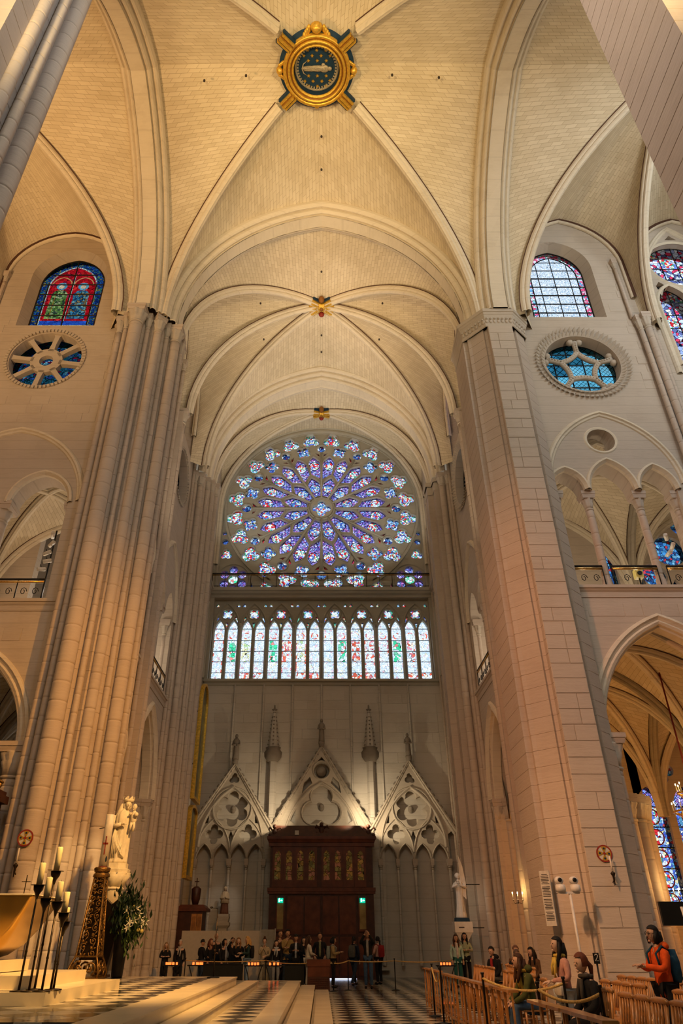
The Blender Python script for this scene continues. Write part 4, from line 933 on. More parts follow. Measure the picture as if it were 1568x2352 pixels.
# pillars of the double arch at the end bay
for side, lab in ((-1, 'clustered wall pillar left of the rose window'), (1, 'clustered wall pillar right of the rose window')):
    p = struct('wall_pillar', lab)
    if side < 0:
        for (x, y, r) in ((-7.05, 18.35, .17), (-6.72, 18.75, .11), (-6.48, 19.05, .11), (-6.32, 19.5, .16), (-7.28, 18.05, .09), (-6.34, 20.0, .10)): shaft(p, (x, y), r, 0, ZS, cap=.55, aba=1.55, n=12)
    else:
        for (x, y, r) in ((7.02, 18.35, .19), (7.28, 18.05, .09), (6.36, 20.05, .10)): shaft(p, (x, y), r, 0, ZS, cap=.55, aba=1.55, n=12)
    poly = [(-6.5, 20.4), (-6.34, 20.2), (-6.34, 19.2), (-6.55, 19.0), (-6.55, 18.85), (-6.8, 18.7), (-6.8, 18.5), (-7.1, 18.4), (-7.3, 18.1), (-7.7, 18.1), (-7.7, 20.4)] if side < 0 else [(-6.6, 20.4), (-6.3, 20.2), (-6.3, 19.3), (-6.62, 19.3), (-6.62, 18.72), (-6.95, 18.72), (-7.3, 18.1), (-7.7, 18.1), (-7.7, 20.4)]
    poly = [(x * (1 if side < 0 else -1), y) for x, y in poly]; ar = sum(poly[i - 1][0] * poly[i][1] - poly[i][0] * poly[i - 1][1] for i in range(len(poly))); poly = poly if ar > 0 else poly[::-1]
    mb = MB(); mb.prism(poly, 0, ZS - (.0 if side < 0 else .7), cuts=[.55 * i for i in range(1, 43)]); obj('core', mb, 'pier_stone', p)
    if side > 0:
        mb = MB(); mb.prism([(6.2, 19.2), (6.2, 20.4), (7.5, 20.4), (7.5, 18.2), (7.2, 18.0), (6.9, 18.6), (6.55, 18.65), (6.5, 19.2)][::-1], ZS - .3, ZS); mb.prism([(6.28, 19.25), (6.28, 20.4), (7.5, 20.4), (7.5, 18.2), (7.25, 18.1), (6.95, 18.68), (6.6, 18.7), (6.58, 19.25)][::-1], ZS - .85, ZS - .3); obj('capital', mb, 'carved_stone', p)
# end-bay side walls
for side in (-1, 1):
    M = frame((side * 7.0, 0, 0), (0, -side, 0), (side, 0, 0)); U = lambda y: -side * y; u0, u1 = sorted((U(20.2), U(25.6)))
    wl = struct('wall_end_bay', 'side wall of the end bay %s' % ('beside the gilt framed paintings' if side < 0 else 'with stone panel tracery'))
    wall_shell(wl, M, u0, u1, 0, 32.5, []); cornice(wl, M, u0, u1, 20.4, .5, .22)
    for k in range(6):
        u = u0 + .45 + k * .82; mb = MB(); moulding(mb, arch_line(u + .41, .36, 18.2, 19.3, 6, 14.6), [(0, -.05), (.08, -.02), (.08, .02), (0, .05)], M); obj('blind_panel', mb, 'tracery_stone', wl)
    for k in range(4):
        q = M @ Vector((u0 + 1.0 + k * .9, -.04, 0)); shaft(wl, (q.x, q.y), .07, 0, ZS, cap=0, n=8, base=False, name='wall_shaft')

# ---------------- aisles and tribunes behind the arcades
def room(name, label, boxes, mat='wall_stone'):
    s = struct(name, label); mb = MB()
    for b in boxes: mb.box(*b)
    obj('masonry', mb, mat, s); return s
def holed_wall(name, label, M, u0, u1, z0, z1, holes, t=.6):
    s = struct(name, label); wall_shell(s, M, u0, u1, z0, z1, holes, t); return s
# west side: outer wall at y=16.6 with windows, tribune wall at y=14
Mo = frame((0, 16.6, 0), (1, 0, 0), (0, 1, 0)); Mt = frame((0, 14.0, 0), (1, 0, 0), (0, 1, 0))
A1 = [arch(13.95, .62, 2.4, 6.2, 7.1, 8), arch(15.5, .62, 2.4, 6.2, 7.1, 8), foil(14.72, 7.75, .55, 4, 7, 0), [(14.3, 9.0), (14.95, 8.45), (14.72, 9.6)]]
wa = holed_wall('wall_aisle', 'aisle outer wall with a two-light stained window at the right edge', Mo, 9, 30, 0, 11, A1)
w = window('two-light blue medallion window with a four-lobed light behind the chandelier')
for h in A1:
    xs = [p[0] for p in h]; zs = [p[1] for p in h]
    if len(h) > 3 and max(zs) - min(zs) > 2: 
        zz = [2.4 + .78 * i for i in range(7)]
        for i in range(6):
            q = clip(h, -99, 99, zz[i], zz[i + 1]); cx = sum(xs) / len(xs); cz = zz[i] + .4; med = circ(min(max(cx, min(xs) + .3), max(xs) - .3), cz, .30, 16)
            if i < 5: pane(w, Mo, q, 'glass_medallion_blue', .2, [med]); pane(w, Mo, med, 'glass_medallion_red', .2, name='medallion'); bars(w, Mo, [(med[k - 1], med[k]) for k in range(16)], .025, .19, 'red_paint', 'medallion_ring')
            else: pane(w, Mo, q, 'glass_purple', .2)
        bars(w, Mo, [((min(xs), z), (max(xs), z)) for z in zz], .025, .18)
    else: pane(w, Mo, h, 'glass_medallion_blue', .2); 
T1 = [[(13.0, 12.4), (13.9, 12.4), (13.75, 17.5), (13.35, 19.0), (13.1, 17.5)], circ(16.5, 17.2, .8, 18), circ(15.55, 18.6, .6, 16), circ(17.5, 18.6, .6, 16), circ(15.5, 15.9, .6, 16), circ(17.5, 15.9, .6, 16), circ(14.75, 17.3, .5, 16), circ(16.5, 19.0, .5, 16), [(14.5, 15.2), (15.0, 15.0), (14.9, 16.4), (14.5, 16.6)], [(15.9, 14.9), (16.9, 14.9), (16.4, 15.7)]]
wt = holed_wall('wall_tribune', 'tribune back wall with blue glass behind the slender columns', Mt, 9, 30, 11.4, 20.6, T1)
w = window('blue streaked tribune window glass seen between the slender columns')
for h in T1: pane(w, Mt, h, 'glass_abstract', .2)
def vault_cells(name, label, xs, ys, zs, zk, mat='vault_brick', s=.8):
    """small four-part vaults over aisle or tribune bays"""
    t = struct(name, label)
    for i in range(len(xs) - 1):
        for j in range(len(ys) - 1):
            x0, x1, y0, y1 = xs[i], xs[i + 1], ys[j], ys[j + 1]; k = ((x0 + x1) / 2, (y0 + y1) / 2); mb = MB(); D = {}
            for a in (x0, x1):
                for b in (y0, y1): D[(a, b)] = curve3((a, b), k, zs, zk, 12); rib('diagonal_rib', D[(a, b)], t, s)
            for a in (x0, x1):
                for b in (y0, y1):
                    web(mb, D[(a, b)], curve3((a, b), (k[0], b), zs, zk - .1, 12), 5, .03); web(mb, D[(a, b)], curve3((a, b), (a, k[1]), zs, zk - .1, 12), 5, .03)
            obj('vault_web', mb, mat, t)
            for (P0, P1) in (((x0, y0), (x1, y0)), ((x0, y1), (x1, y1)), ((x0, y0), (x0, y1)), ((x1, y0), (x1, y1))):
                m_ = ((P0[0] + P1[0]) / 2, (P0[1] + P1[1]) / 2); rib('transverse_rib', curve3(P0, m_, zs, zk - .1, 12), t, s * 1.1); rib('transverse_rib', curve3(P1, m_, zs, zk - .1, 12), t, s * 1.1)
    return t
vault_cells('ceiling_aisle', 'low ribbed aisle vault lit orange behind the nave arch', [8.3, 14.4, 20.5], [7.9, 12.2, 16.6], 5.9, 10.9)
vault_cells('ceiling_tribune', 'ribbed tribune vault above the slender columns', [8.3, 14.4, 20.5], [7.9, 14.0], 14.4, 19.2)
vault_cells('ceiling_choir_aisle', 'low ribbed choir aisle vault at the left edge', [-20.5, -15.2, -8.9], [7.9, 12.2, 16.6], 5.9, 10.6)
vault_cells('ceiling_choir_tribune', 'ribbed choir tribune vault with track lights', [-20.5, -15.2, -8.9], [7.9, 13.5], 13.9, 18.4)
vault_cells('ceiling_east_aisle', 'low ribbed vault behind the east transept arcade', [-13.2, -8.2], [8.2, 12.7, 18.4], 5.9, 10.4)
vault_cells('ceiling_west_aisle', 'low ribbed vault behind the west transept arcade', [8.2, 13.2], [17.2, 21.4], 5.9, 10.4)
# aisle pier with half shafts, right
p = struct('aisle_pillar', 'aisle pillar of bundled shafts glowing above a three-candle bracket')
for (x, y, r) in ((10.4, 11.9, .2), (10.82, 11.6, .24), (11.25, 11.75, .2), (10.2, 12.3, .2), (11.55, 12.1, .2), (11.8, 12.5, .18)): shaft(p, (x, y), r, 0, 5.9, cap=.6, aba=1.35, n=12)
mb = MB(); mb.prism([(10.3, 11.9), (10.8, 11.7), (11.4, 11.8), (11.7, 12.2), (11.8, 12.8), (10.2, 12.8)], 0, 5.9, cuts=[.5 * i for i in range(1, 12)]); obj('core', mb, 'pier_stone', p)
p = struct('aisle_pillar', 'bundled shafts in the west aisle beside the wall candles')
for (x, y, r) in ((7.75, 13.05, .12), (8.0, 13.3, .14), (8.3, 13.2, .12), (7.6, 13.5, .12)): shaft(p, (x, y), r, 0, 6.2, cap=.5, aba=1.4, n=10)
# shells closing the building
room('wall_outer_east', 'plain back walls of the east aisles and tribunes', [(-13.6, -13.2, 17.2, 25.6, 0, 20.8), (-30, -13.2, 16.6, 17.2, 0, 20.8), (-30, -13.2, 13.5, 14, 11.2, 18.6), (-8.0, -7.7, 20, 25.6, 0, 20)])
room('wall_outer_west', 'plain back walls of the west aisles and tribunes', [(13.3, 13.7, 16.6, 25.6, 0, 20.8), (30, 30.4, -8, 17, 0, 34), (7.7, 8.0, 20, 25.6, 0, 20)])
room('ceiling_gallery_floor', 'gallery floors over the aisles', [(7.6, 30, 7.95, 16.6, 10.95, 11.5), (7.6, 13.5, 16.6, 25, 10.95, 11.3), (-30, -7.6, 7.95, 16.6, 10.7, 11.3), (-13.5, -7.6, 16.6, 25, 10.7, 11.2), (7.6, 30, 7.95, 17.2, 20.2, 20.6), (7.6, 13.5, 17, 25.6, 20.2, 20.6), (-30, -7.6, 7.95, 17.2, 20.2, 20.6), (-13.5, -7.6, 17, 25.6, 20.2, 20.6)])
room('wall_north', 'plain closing walls behind the camera', [(-9, 9, -27, -26.4, 0, 34), (-8.4, -7.5, -26.5, -8, 0, 33), (7.5, 8.4, -26.5, -8, 0, 33), (-30, -8.9, -8, -7.1, 0, 33), (8.9, 30, -8, -7.1, 0, 33), (-30.4, -30, -8, 17, 0, 34), (20.5, 30, 7.1, 8, 0, 33), (-30, -16.6, 7.1, 8, 0, 33), (20, 30.5, -8, 8, 33, 33.6), (-30.5, -21, -8, 8, 33, 33.6)])
room('wall_springers', 'solid masonry over the crossing pillars behind the arches', [(sx * 7.05 if sx > 0 else -9.05, 9.05 if sx > 0 else -7.05, 6.5 if sy > 0 else -8.3, 8.3 if sy > 0 else -6.5, 24.65, 34) for sx in (-1, 1) for sy in (-1, 1)])
# wall above the wall arches up to the vault crown
room('wall_upper', 'masonry behind the wall ribs up to the vault crowns', [(-8.4, -7.95, 8, 26, 30.6, 34), (7.95, 8.4, 8, 26, 30.6, 34), (8.4, 30, 7.75, 8.2, 31.6, 34), (-30, -8.4, 7.75, 8.2, 31.6, 34), (-8, 8, 25.3, 25.8, 33.6, 35)])
room('ceiling_roof', 'roof above the vaults', [(-31, 31, -9, 9, 34, 34.3), (-9, 9, -27, 26.5, 34.3, 34.6)])
for (l, u0, u1, M_, z) in (('iron railing between the outer tribune columns', 9.0, 10.0, MN, 11.95), ('iron railing between the two slender tribune columns', 10.35, 11.95, MN, 11.95), ('iron railing right of the slender tribune columns', 12.3, 13.4, MN, 11.95), ('gilt iron railing of the choir tribune on the left', -14.4, -9.75, MN, 11.43)): railing(l, M_ @ Matrix.Translation((0, .1, 0)), u0, u1, z, .85, None)
# lamps inside tribunes and aisles (spot lamps clamped there)
light('lamp_tribune_nave', 'POINT', (12.8, 10.6, 12.6), (0, 0, 0), 80, (1, 0.8, 0.55), .2); light('lamp_tribune_nave_far', 'POINT', (17.5, 10.6, 12.6), (0, 0, 0), 80, (1, 0.8, 0.55), .2)
light('lamp_aisle', 'POINT', (14.8, 10.5, 3.2), (0, 0, 0), 230, (1, 0.34, 0.04), .25); light('lamp_aisle_near', 'POINT', (10.5, 14.3, 3.2), (0, 0, 0), 110, (1, 0.34, 0.04), .2)
light('lamp_tribune_choir', 'POINT', (-12.4, 11.0, 12.4), (0, 0, 0), 70, (1, 0.56, 0.2), .2); light('lamp_aisle_choir', 'POINT', (-13, 10.5, 3.5), (0, 0, 0), 12, ORNG, .2)
for y in (10.5, 16.0):
    light('lamp_tribune_east', 'POINT', (-10.2, y, 12.9), (0, 0, 0), 150, NEUT, .2); light('lamp_tribune_west', 'POINT', (10.2, y, 12.9), (0, 0, 0), 150, NEUT, .2)
light('lamp_aisle_west', 'POINT', (10.6, 16.5, 3.5), (0, 0, 0), 150, ORNG, .2)
# ================================================================== SOUTH FACADE
MF = frame((0, YW, 0), (1, 0, 0), (0, 1, 0)); RC = 26.73; RR = 6.5
fw = struct('wall_south', 'south end wall under the rose with thin shafts, gables and panels')
# lower wall and the frame round the glazing
wall_shell(fw, MF, -7.1, 7.1, 0, 14.45, [], .8, 'facade_stone')
mb = MB(); fr = [(-7.1, 14.45), (7.1, 14.45), (7.1, 34), (-7.1, 34)]
ro = []   # opening: rectangle below, round head above
for i in range(37): a = -PI * .0 + PI * i / 36; ro.append((6.66 * math.cos(a), RC + 6.55 * math.sin(a)))
hole = [(-6.75, 14.62), (6.75, 14.62), (6.75, RC)] + ro[1:-1] + [(-6.75, RC)]
mb.slab(fr, [hole], MF, -.05, .8); obj('frame_wall', mb, 'tracery_stone', fw)
# rose head mouldings
pts = [(6.75, 20.4), (6.75, RC)] + [(6.7 * math.cos(PI * i / 40), RC + 6.6 * math.sin(PI * i / 40)) for i in range(1, 40)] + [(-6.75, RC), (-6.75, 20.4)]
mb = MB(); moulding(mb, pts[::-1], [(0, -.35), (.12, -.3), (.14, -.2), (.05, -.16), (.02, -.08), (.08, -.04), (.06, .03), (0, .06), (-.2, .08)], MF); obj('rose_hood', mb, 'tracery_stone', fw)
# gallery between rose and lancets
mb = MB(); pr = [(0, 19.85), (.1, 19.9), (.12, 20.0), (.3, 20.08), (.34, 20.2), (.45, 20.22), (.45, 20.42), (-.6, 20.42), (-.6, 19.85)]; n = len(pr)
mb.add([MF @ Vector((u, -a, z)) for u in (-7.0, 7.0) for a, z in pr], [(i, (i + 1) % n, n + (i + 1) % n, n + i) for i in range(n)]); obj('gallery_ledge', mb, 'tracery_stone', fw)
mb = MB(); pr = [(0, 14.2), (.08, 14.25), (.1, 14.4), (.28, 14.42), (.28, 14.55), (-.5, 14.7)]; n = len(pr)
mb.add([MF @ Vector((u, -a, z)) for u in (-6.9, 6.9) for a, z in pr], [(i, (i + 1) % n, n + (i + 1) % n, n + i) for i in range(n)]); obj('lancet_sill', mb, 'tracery_stone', fw)
railing('long thin iron railing across the foot of the rose window', MF @ Matrix.Translation((0, -.38, 0)), -6.95, 6.95, 20.42, .98, None, False)

# ---- the rose: twelve sectors of stone tracery and their lights
rose = window('great round rose window of purple blue and red medallions')
MR = MF @ Matrix.Translation((0, .25, RC)); SW_ = .075
def pol(r, a): return (r * math.sin(a), r * math.cos(a))
def sector_pts():
    P = [pol(.78, -R(15) + R(30) * i / 6) for i in range(7)]
    def edge(s):
        e = [pol(.78, s * R(15)), pol(4.80, s * R(15))]
        c = pol(5.14, s * R(15)); rad = .34; out = []
        for k in range(1, 8):   # notch for the small round lights that sit on the sector edge
            t = k / 8 * PI; dx = (math.sin(s * R(15)), math.cos(s * R(15))); px = (dx[1], -dx[0]); ct, st = -math.cos(t), math.sin(t)
            out.append((c[0] + rad * (dx[0] * ct - s * px[0] * st), c[1] + rad * (dx[1] * ct - s * px[1] * st)))
        return e[1:] + out + [pol(5.48, s * R(15)), pol(6.62, s * R(15))]
    right = edge(1); left = edge(-1)
    top = [pol(6.62, R(15) - R(30) * i / 8) for i in range(1, 8)]
    return P + right + top + left[::-1]
def rotp(pts, a): c, s = math.cos(a), math.sin(a); return [(x * c + z * s, -x * s + z * c) for x, z in pts]
petal = [pol(1.0, -R(12.6)), pol(1.0, 0), pol(1.0, R(12.6)), pol(1.8, R(13.4)), pol(2.2, R(11.6)), pol(2.42, R(7.2)), pol(2.58, R(4)), pol(2.72, 0), pol(2.58, -R(4)), pol(2.42, -R(7.2)), pol(2.2, -R(11.6)), pol(1.8, -R(13.4))]
def sub(s): 
    q = [pol(2.42, R(13.8)), pol(3.1, R(14.0)), pol(3.95, R(13.8)), pol(4.2, R(11.8)), pol(4.42, R(9.0)), pol(4.52, R(7.3)), pol(4.42, R(5.6)), pol(4.2, R(2.7)), pol(3.95, R(.9)), pol(3.1, R(.7)), pol(2.90, R(.8)), pol(2.78, R(4.2)), pol(2.6, R(8.0))]
    return q if s > 0 else [(-x, z) for x, z in q][::-1]
quat = foil(0, 5.0, .57, 4, 7, PI / 4); quat = [(x, z) for x, z in quat]
tri = {s: rotp(foil(0, 5.92, .68, 3, 8, PI / 2), R(7.5) * s) for s in (1, -1)}
spd = {s: [pol(4.72, s * R(12.6)), pol(4.45, s * R(13.6)), pol(4.58, s * R(11.2)), pol(4.8, s * R(9.4))] for s in (1, -1)}
spo = [pol(5.62, 0), pol(5.5, R(1.7)), pol(5.9, 0.0), pol(5.5, -R(1.7))]
sh = sector_pts(); holes = [petal, sub(1), sub(-1), quat, tri[1], tri[-1], spd[1], spd[-1]]
mb = MB(); mb.slab(sh, holes, I4, 0, .34); ME_SEC = mb.mesh('tracery_sector', 'tracery_stone')
mb = MB()      # raised mouldings of one sector
def roll(pts, r=.05, w=-.02, close=True):
    q = [Vector((x, w, z)) for x, z in pts]; q = q + [q[0]] if close else q; mb.tube(q, r, 6)
for h in (petal, sub(1), sub(-1)): roll(h, .035)
roll(quat, .03); roll(tri[1], .03); roll(tri[-1], .03)
mb.tube([Vector((pol(.85, R(15))[0], -.05, pol(.85, R(15))[1])), Vector((pol(4.75, R(15))[0], -.05, pol(4.75, R(15))[1]))], .075, 6)
roll(rotp(circ(0, 5.14, .36, 16), R(15)), .05); ME_MLD = mb.mesh('tracery_moulding', 'tracery_stone')
def pmesh(name, outline, mat, holes_=()):
    b = MB(); b.slab(outline, list(holes_), I4, 0, .01, backface=False); k = [i for i, f in enumerate(b.f) if all(v < len(b.v) // 2 for v in f)]
    b.f = [b.f[i] for i in k]; b.m = [0] * len(k); b.s = [False] * len(k); return b.mesh(name, mat)
def ring_mesh(name, cx, cz, r, rad, mat, n=18):
    b = MB(); q = circ(cx, cz, r, n); b.tube([Vector((x, 0, z)) for x, z in q + [q[0]]], rad, 5); return b.mesh(name, mat)
m12 = circ(0, 1.82, .36, 18); m24 = {s: circ(*pol(3.76, s * R(7.3)), .36, 18) for s in (1, -1)}
G = dict(pet=pmesh('pane', petal, 'glass_purple', [m12]), med=pmesh('medallion', m12, 'glass_medallion_blue'),
         quat=pmesh('pane', quat, 'glass_medallion_blue'), spd1=pmesh('pane', spd[1], 'glass_red'), spd2=pmesh('pane', spd[-1], 'glass_red'), eye=pmesh('pane', foil(0, 0, .36, 3, 7), 'glass_dark'))
for s in (1, -1):
    G['sub%d' % s] = pmesh('pane', sub(s), 'glass_purple', [m24[s]]); G['m%d' % s] = pmesh('medallion', m24[s], 'glass_medallion_red')
    cc = pol(5.92, s * R(7.5)); core = circ(cc[0], cc[1], .27, 14); G['t%d' % s] = pmesh('pane', tri[s], 'glass_trilobe', [core]); G['c%d' % s] = pmesh('medallion', core, 'glass_medallion_red'); G['rc%d' % s] = ring_mesh('lead_ring', cc[0], cc[1], .27, .018, 'iron', 14)
    G['r%d' % s] = ring_mesh('lead_ring', *pol(3.76, s * R(7.3)), .36, .022, 'iron')
G['rm'] = ring_mesh('lead_ring', 0, 1.82, .36, .022, 'iron'); G['rq'] = ring_mesh('lead_ring', 0, 4.98, .21, .016, 'iron', 14)
bnd = pmesh('border_pane', [pol(1.02, -R(14)), pol(1.02, 0), pol(1.02, R(14)), pol(1.0, R(14)), pol(1.0, 0), pol(1.0, -R(14))], 'glass_band')
rr = random.Random(5)
for i in range(12):
    T = MR @ Matrix.Rotation(R(15) + R(30) * i, 4, 'Y'); link('tracery_sector', ME_SEC, rose, T); link('tracery_moulding', ME_MLD, rose, T)
    Tg = T @ Matrix.Translation((0, .2, 0))
    for k in ('pet', 'med', 'rm', 'quat', 'rq', 'spd1', 'spd2', 'sub1', 'sub-1', 'm1', 'm-1', 'r1', 'r-1', 't1', 't-1', 'c1', 'c-1', 'rc1', 'rc-1'): link(G[k].name.split('.')[0], G[k], rose, Tg)
    te = T @ Matrix.Translation((pol(5.14, R(15))[0], .2, pol(5.14, R(15))[1])) @ Matrix.Rotation(R(15), 4, 'Y'); link('pane', G['eye'], rose, te)
mb = MB(); mb.slab(circ(0, 0, .80, 36), [foil(0, 0, .66, 4, 8, 0)], MR, -.06, .34); moulding(mb, circ(0, 0, .86, 36) + [circ(0, 0, .86, 36)[0]], [(.0, -.06), (.12, 0), (0, .08)], MR); obj('hub_tracery', mb, 'tracery_stone', rose)
pane(rose, MR, foil(0, 0, .67, 4, 8, 0), 'glass_medallion_blue', .2, [circ(0, 0, .26, 14)]); pane(rose, MR, circ(0, 0, .26, 14), 'glass_medallion_red', .2, name='medallion')
# outer ring and corner spandrels
mb = MB(); mb.slab(circ(0, 0, 6.66, 96), [circ(0, 0, 6.5, 96)], MR, -.12, .34); obj('outer_ring', mb, 'tracery_stone', rose)
for s in (-1, 1):
    o = [(s * 6.76, 20.35)] + [(s * 6.62 * math.cos(a), RC + 6.62 * math.sin(a)) for a in [R(-1) - R(73) * i / 24 for i in range(25)]] + [(s * 1.2, 20.35)]
    o = [(s * 6.76, RC - .1)] + o[1:] + [(s * 6.76, 20.35)]
    six = (s * 5.72, 21.32); H = [foil(six[0], six[1] + .0, 1.02, 6, 6, 0, .62, .34), circ(*six, .40, 18)]
    H = [circ(six[0] + .66 * math.cos(PI / 6 + PI / 3 * k), six[1] + .66 * math.sin(PI / 6 + PI / 3 * k), .29, 14) for k in range(6)] + [circ(*six, .33, 16)]
    H += [foil(s * 3.55, 20.98, .46, 3, 7), foil(s * 6.3, 23.15, .42, 3, 7), circ(s * 6.42, 24.1, .22, 10), circ(s * 6.5, 24.75, .16, 10), [(s * 2.6, 20.6), (s * 2.95, 20.6), (s * 2.8, 20.95)], [(s * 4.4, 20.6), (s * 4.62, 20.6), (s * 4.5, 21.1)]]
    mb = MB(); mb.slab(o, H, MF @ Matrix.Translation((0, .25, 0)), 0, .34); moulding(mb, circ(*six, 1.05, 30) + [circ(*six, 1.05, 30)[0]], [(0, -.06), (.08, 0), (0, .06)], MF @ Matrix.Translation((0, .25, 0))); obj('spandrel_tracery', mb, 'tracery_stone', rose)
    for k, h in enumerate(H): pane(rose, MF, h, 'glass_purple' if k < 6 else ('glass_lancet_green' if k == 6 else ('glass_trilobe' if k in (7, 8) else 'glass_dark')), .45)

# ---- eight lancet bays
lw = window('row of sixteen bright lancet lights under the gallery')
PITCH = 13.5 / 8; L1, L2 = -.42, .42
bay = [(-PITCH / 2, 14.62), (PITCH / 2, 14.62), (PITCH / 2, 19.85), (-PITCH / 2, 19.85)]
lh = [arch(L1, .315, 14.68, 17.75, 18.5, 8), arch(L2, .315, 14.68, 17.75, 18.5, 8)]; qf = foil(0, 18.92, .36, 4, 6, PI / 4)
sm = [[(-.72, 18.25), (-.62, 18.75), (-.45, 18.72)], [(.72, 18.25), (.45, 18.72), (.62, 18.75)], [(0, 17.95), (.1, 18.35), (-.1, 18.35)], foil(-.66, 19.5, .14, 3, 5), foil(.66, 19.5, .14, 3, 5)]
mb = MB(); mb.slab(bay, lh + [qf] + sm, I4, .0, .28); ME_BAY = mb.mesh('tracery_bay', 'tracery_stone')
mb = MB(); moulding(mb, arch_line(0, PITCH / 2 - .04, 18.05, 19.62, 10, 14.62), [(0, -.05), (.10, -.02), (.12, .03), (.04, .07), (0, .10)], I4)
for c in (L1, L2): moulding(mb, arch_line(c, .37, 17.75, 18.58, 8, 14.62), [(0, -.03), (.05, 0), (0, .045)], I4)
moulding(mb, circ(0, 18.92, .40, 20) + [circ(0, 18.92, .40, 20)[0]], [(0, -.03), (.05, 0), (0, .03)], I4); ME_BM = mb.mesh('bay_moulding', 'tracery_stone')
mb = MB(); mb.tube([(0, -.04, 14.62), (0, -.04, 18.1)], .075, 8); mb.lathe([(.08, 17.95), (.14, 18.1), (.14, 18.2)], (0, -.04), 8); ME_MU = mb.mesh('mullion', 'tracery_stone')
zr = [14.68, 15.15, 15.82, 16.5, 17.2, 17.95, 18.6]; PM = {}
for c in (L1, L2):
    for j in range(6): PM[(c, j)] = [clip(lh[0 if c < 0 else 1], -9, 9, zr[j], zr[j + 1])]
PAL = ['W', 'G', 'Y', 'W', 'G', 'R', 'Y', 'W', 'W', 'G', 'R', 'R', 'W', 'G', 'R', 'W']
for b in range(8):
    T = MF @ Matrix.Translation((-6.75 + PITCH * (b + .5), .35, 0)); link('tracery_bay', ME_BAY, lw, T); link('bay_moulding', ME_BM, lw, T)
    if b: link('mullion', ME_MU, lw, MF @ Matrix.Translation((-6.75 + PITCH * b, .25, 0)))
    for s, c in enumerate((L1, L2)):
        k = PAL[b * 2 + s]
        for j in range(6):
            o = PM[(c, j)][0]
            main = {'W': 'glass_lancet_white', 'G': 'glass_lancet_green', 'Y': 'glass_lancet_gold', 'R': 'glass_lancet_red'}[k]
            mat = ['glass_lancet_red' if b % 2 else 'glass_lancet_white', 'glass_lancet_white', main, main, 'glass_lancet_white', 'glass_lancet_white'][j]
            if j in (1, 2, 3): 
                x0, x1 = c - .24, c + .24; inn = [(x0, zr[j] + .02), (x1, zr[j] + .02), (x1, zr[j + 1] - .02), (x0, zr[j + 1] - .02)]
                pane(lw, T, o, 'glass_lancet_red' if (b + s) % 3 == 0 else 'glass_lancet_white', .12, [inn]); pane(lw, T, inn, mat, .12)
            elif j == 4:
                hd = circ(c, 17.5, .15, 14); ha = circ(c, 17.5, .23, 16); pane(lw, T, o, mat, .12, [ha]); pane(lw, T, ha, 'glass_lancet_red', .12, [hd], 'halo_pane'); pane(lw, T, hd, 'glass_lancet_white', .12, name='face_pane')
            else: pane(lw, T, o, mat, .12)
        bars(lw, T, [((c - .315, z), (c + .315, z)) for z in zr[1:-1]], .022, .1)
    pane(lw, T, qf, 'glass_trilobe', .12, [circ(0, 18.92, .17, 12)]); pane(lw, T, circ(0, 18.92, .17, 12), 'glass_lancet_white', .12)
    for h in sm: pane(lw, T, h, 'glass_trilobe', .12)

# ---- thin shafts and facing stones on the blank wall
for i in range(1, 8):
    q = (-6.75 + PITCH * i, YW - .05); shaft(fw, q, .055, {1: 9.0, 2: 7.5, 3: 7.8, 4: 10.4, 5: 7.8, 6: 7.5, 7: 9.0}[i], 14.3, 'wall_shaft', cap=0, n=8, base=False, mat='facade_stone', course=1.6)
mb = MB(); e = .012; mb.add([(-.5, 0, -.5), (.5, 0, -.5), (.5, 0, .5), (-.5, 0, .5), (-.5 + e, -1, -.5 + e), (.5 - e, -1, -.5 + e), (.5 - e, -1, .5 - e), (-.5 + e, -1, .5 - e)], [(0, 1, 5, 4), (1, 2, 6, 5), (2, 3, 7, 6), (3, 0, 4, 7), (4, 5, 6, 7)]); FB = mb.mesh('stone', 'facade_block')
for i in range(8): ashlar(fw, MF, -6.75 + PITCH * i + .08, -6.75 + PITCH * (i + 1) - .08, 10.6 if i in (3, 4) else 9.3, 14.2, .55, (.8, 1.55, 1.55), [], .012, FB)

# ---- gables with tracery over the portal and the blind arcades
def crockets(parent, M, A, B, n, s=1.0):
    mb = MB(); mb.sphere((0, -.05, .0), .07, 8, 5, sc=(.8, 1, 1.3)); mb.sphere((.05, -.06, .08), .055, 8, 5); mb.sphere((.1, -.05, .03), .05, 8, 5); me = mb.mesh('crocket', 'dark_carving')
    for i in range(n):
        t = (i + .5) / n; u = A[0] + (B[0] - A[0]) * t; z = A[1] + (B[1] - A[1]) * t; f = 1 if B[0] < A[0] else -1
        link('crocket', me, parent, M @ Matrix.Translation((u, 0, z)) @ Matrix.Diagonal((f * s * 1.15, 1, s * 1.15, 1)))
def statuette(parent, M, u, z, h, mat='dark_carving'):
    mb = MB(); k = h / 1.35; T = M @ Matrix.Translation((u, -.12, z)); t = MB()
    t.lathe([(.13, -.25), (.17, -.05), (.17, 0), (.12, .0)], n=10); t.lathe([(.17 * k, 0), (.15 * k, .3 * k), (.13 * k, .7 * k), (.17 * k, .95 * k), (.12 * k, 1.08 * k), (.05 * k, 1.12 * k)], n=14, mod=lambda a, z_: 1 + .08 * math.cos(7 * a)); t.sphere((0, 0, 1.22 * k), .1 * k, 10, 7, sc=(.9, 1, 1.2))
    for s in (-1, 1): t.tube([(s * .15 * k, 0, .98 * k), (s * .2 * k, -.06, .75 * k), (s * .04 * k, -.16 * k, .72 * k)], .05 * k, 6)
    mb.add([T @ Vector(v) for v in t.v], t.f); mb.m = t.m[:]; mb.s = [True] * len(t.f); obj('statuette', mb, mat, parent)
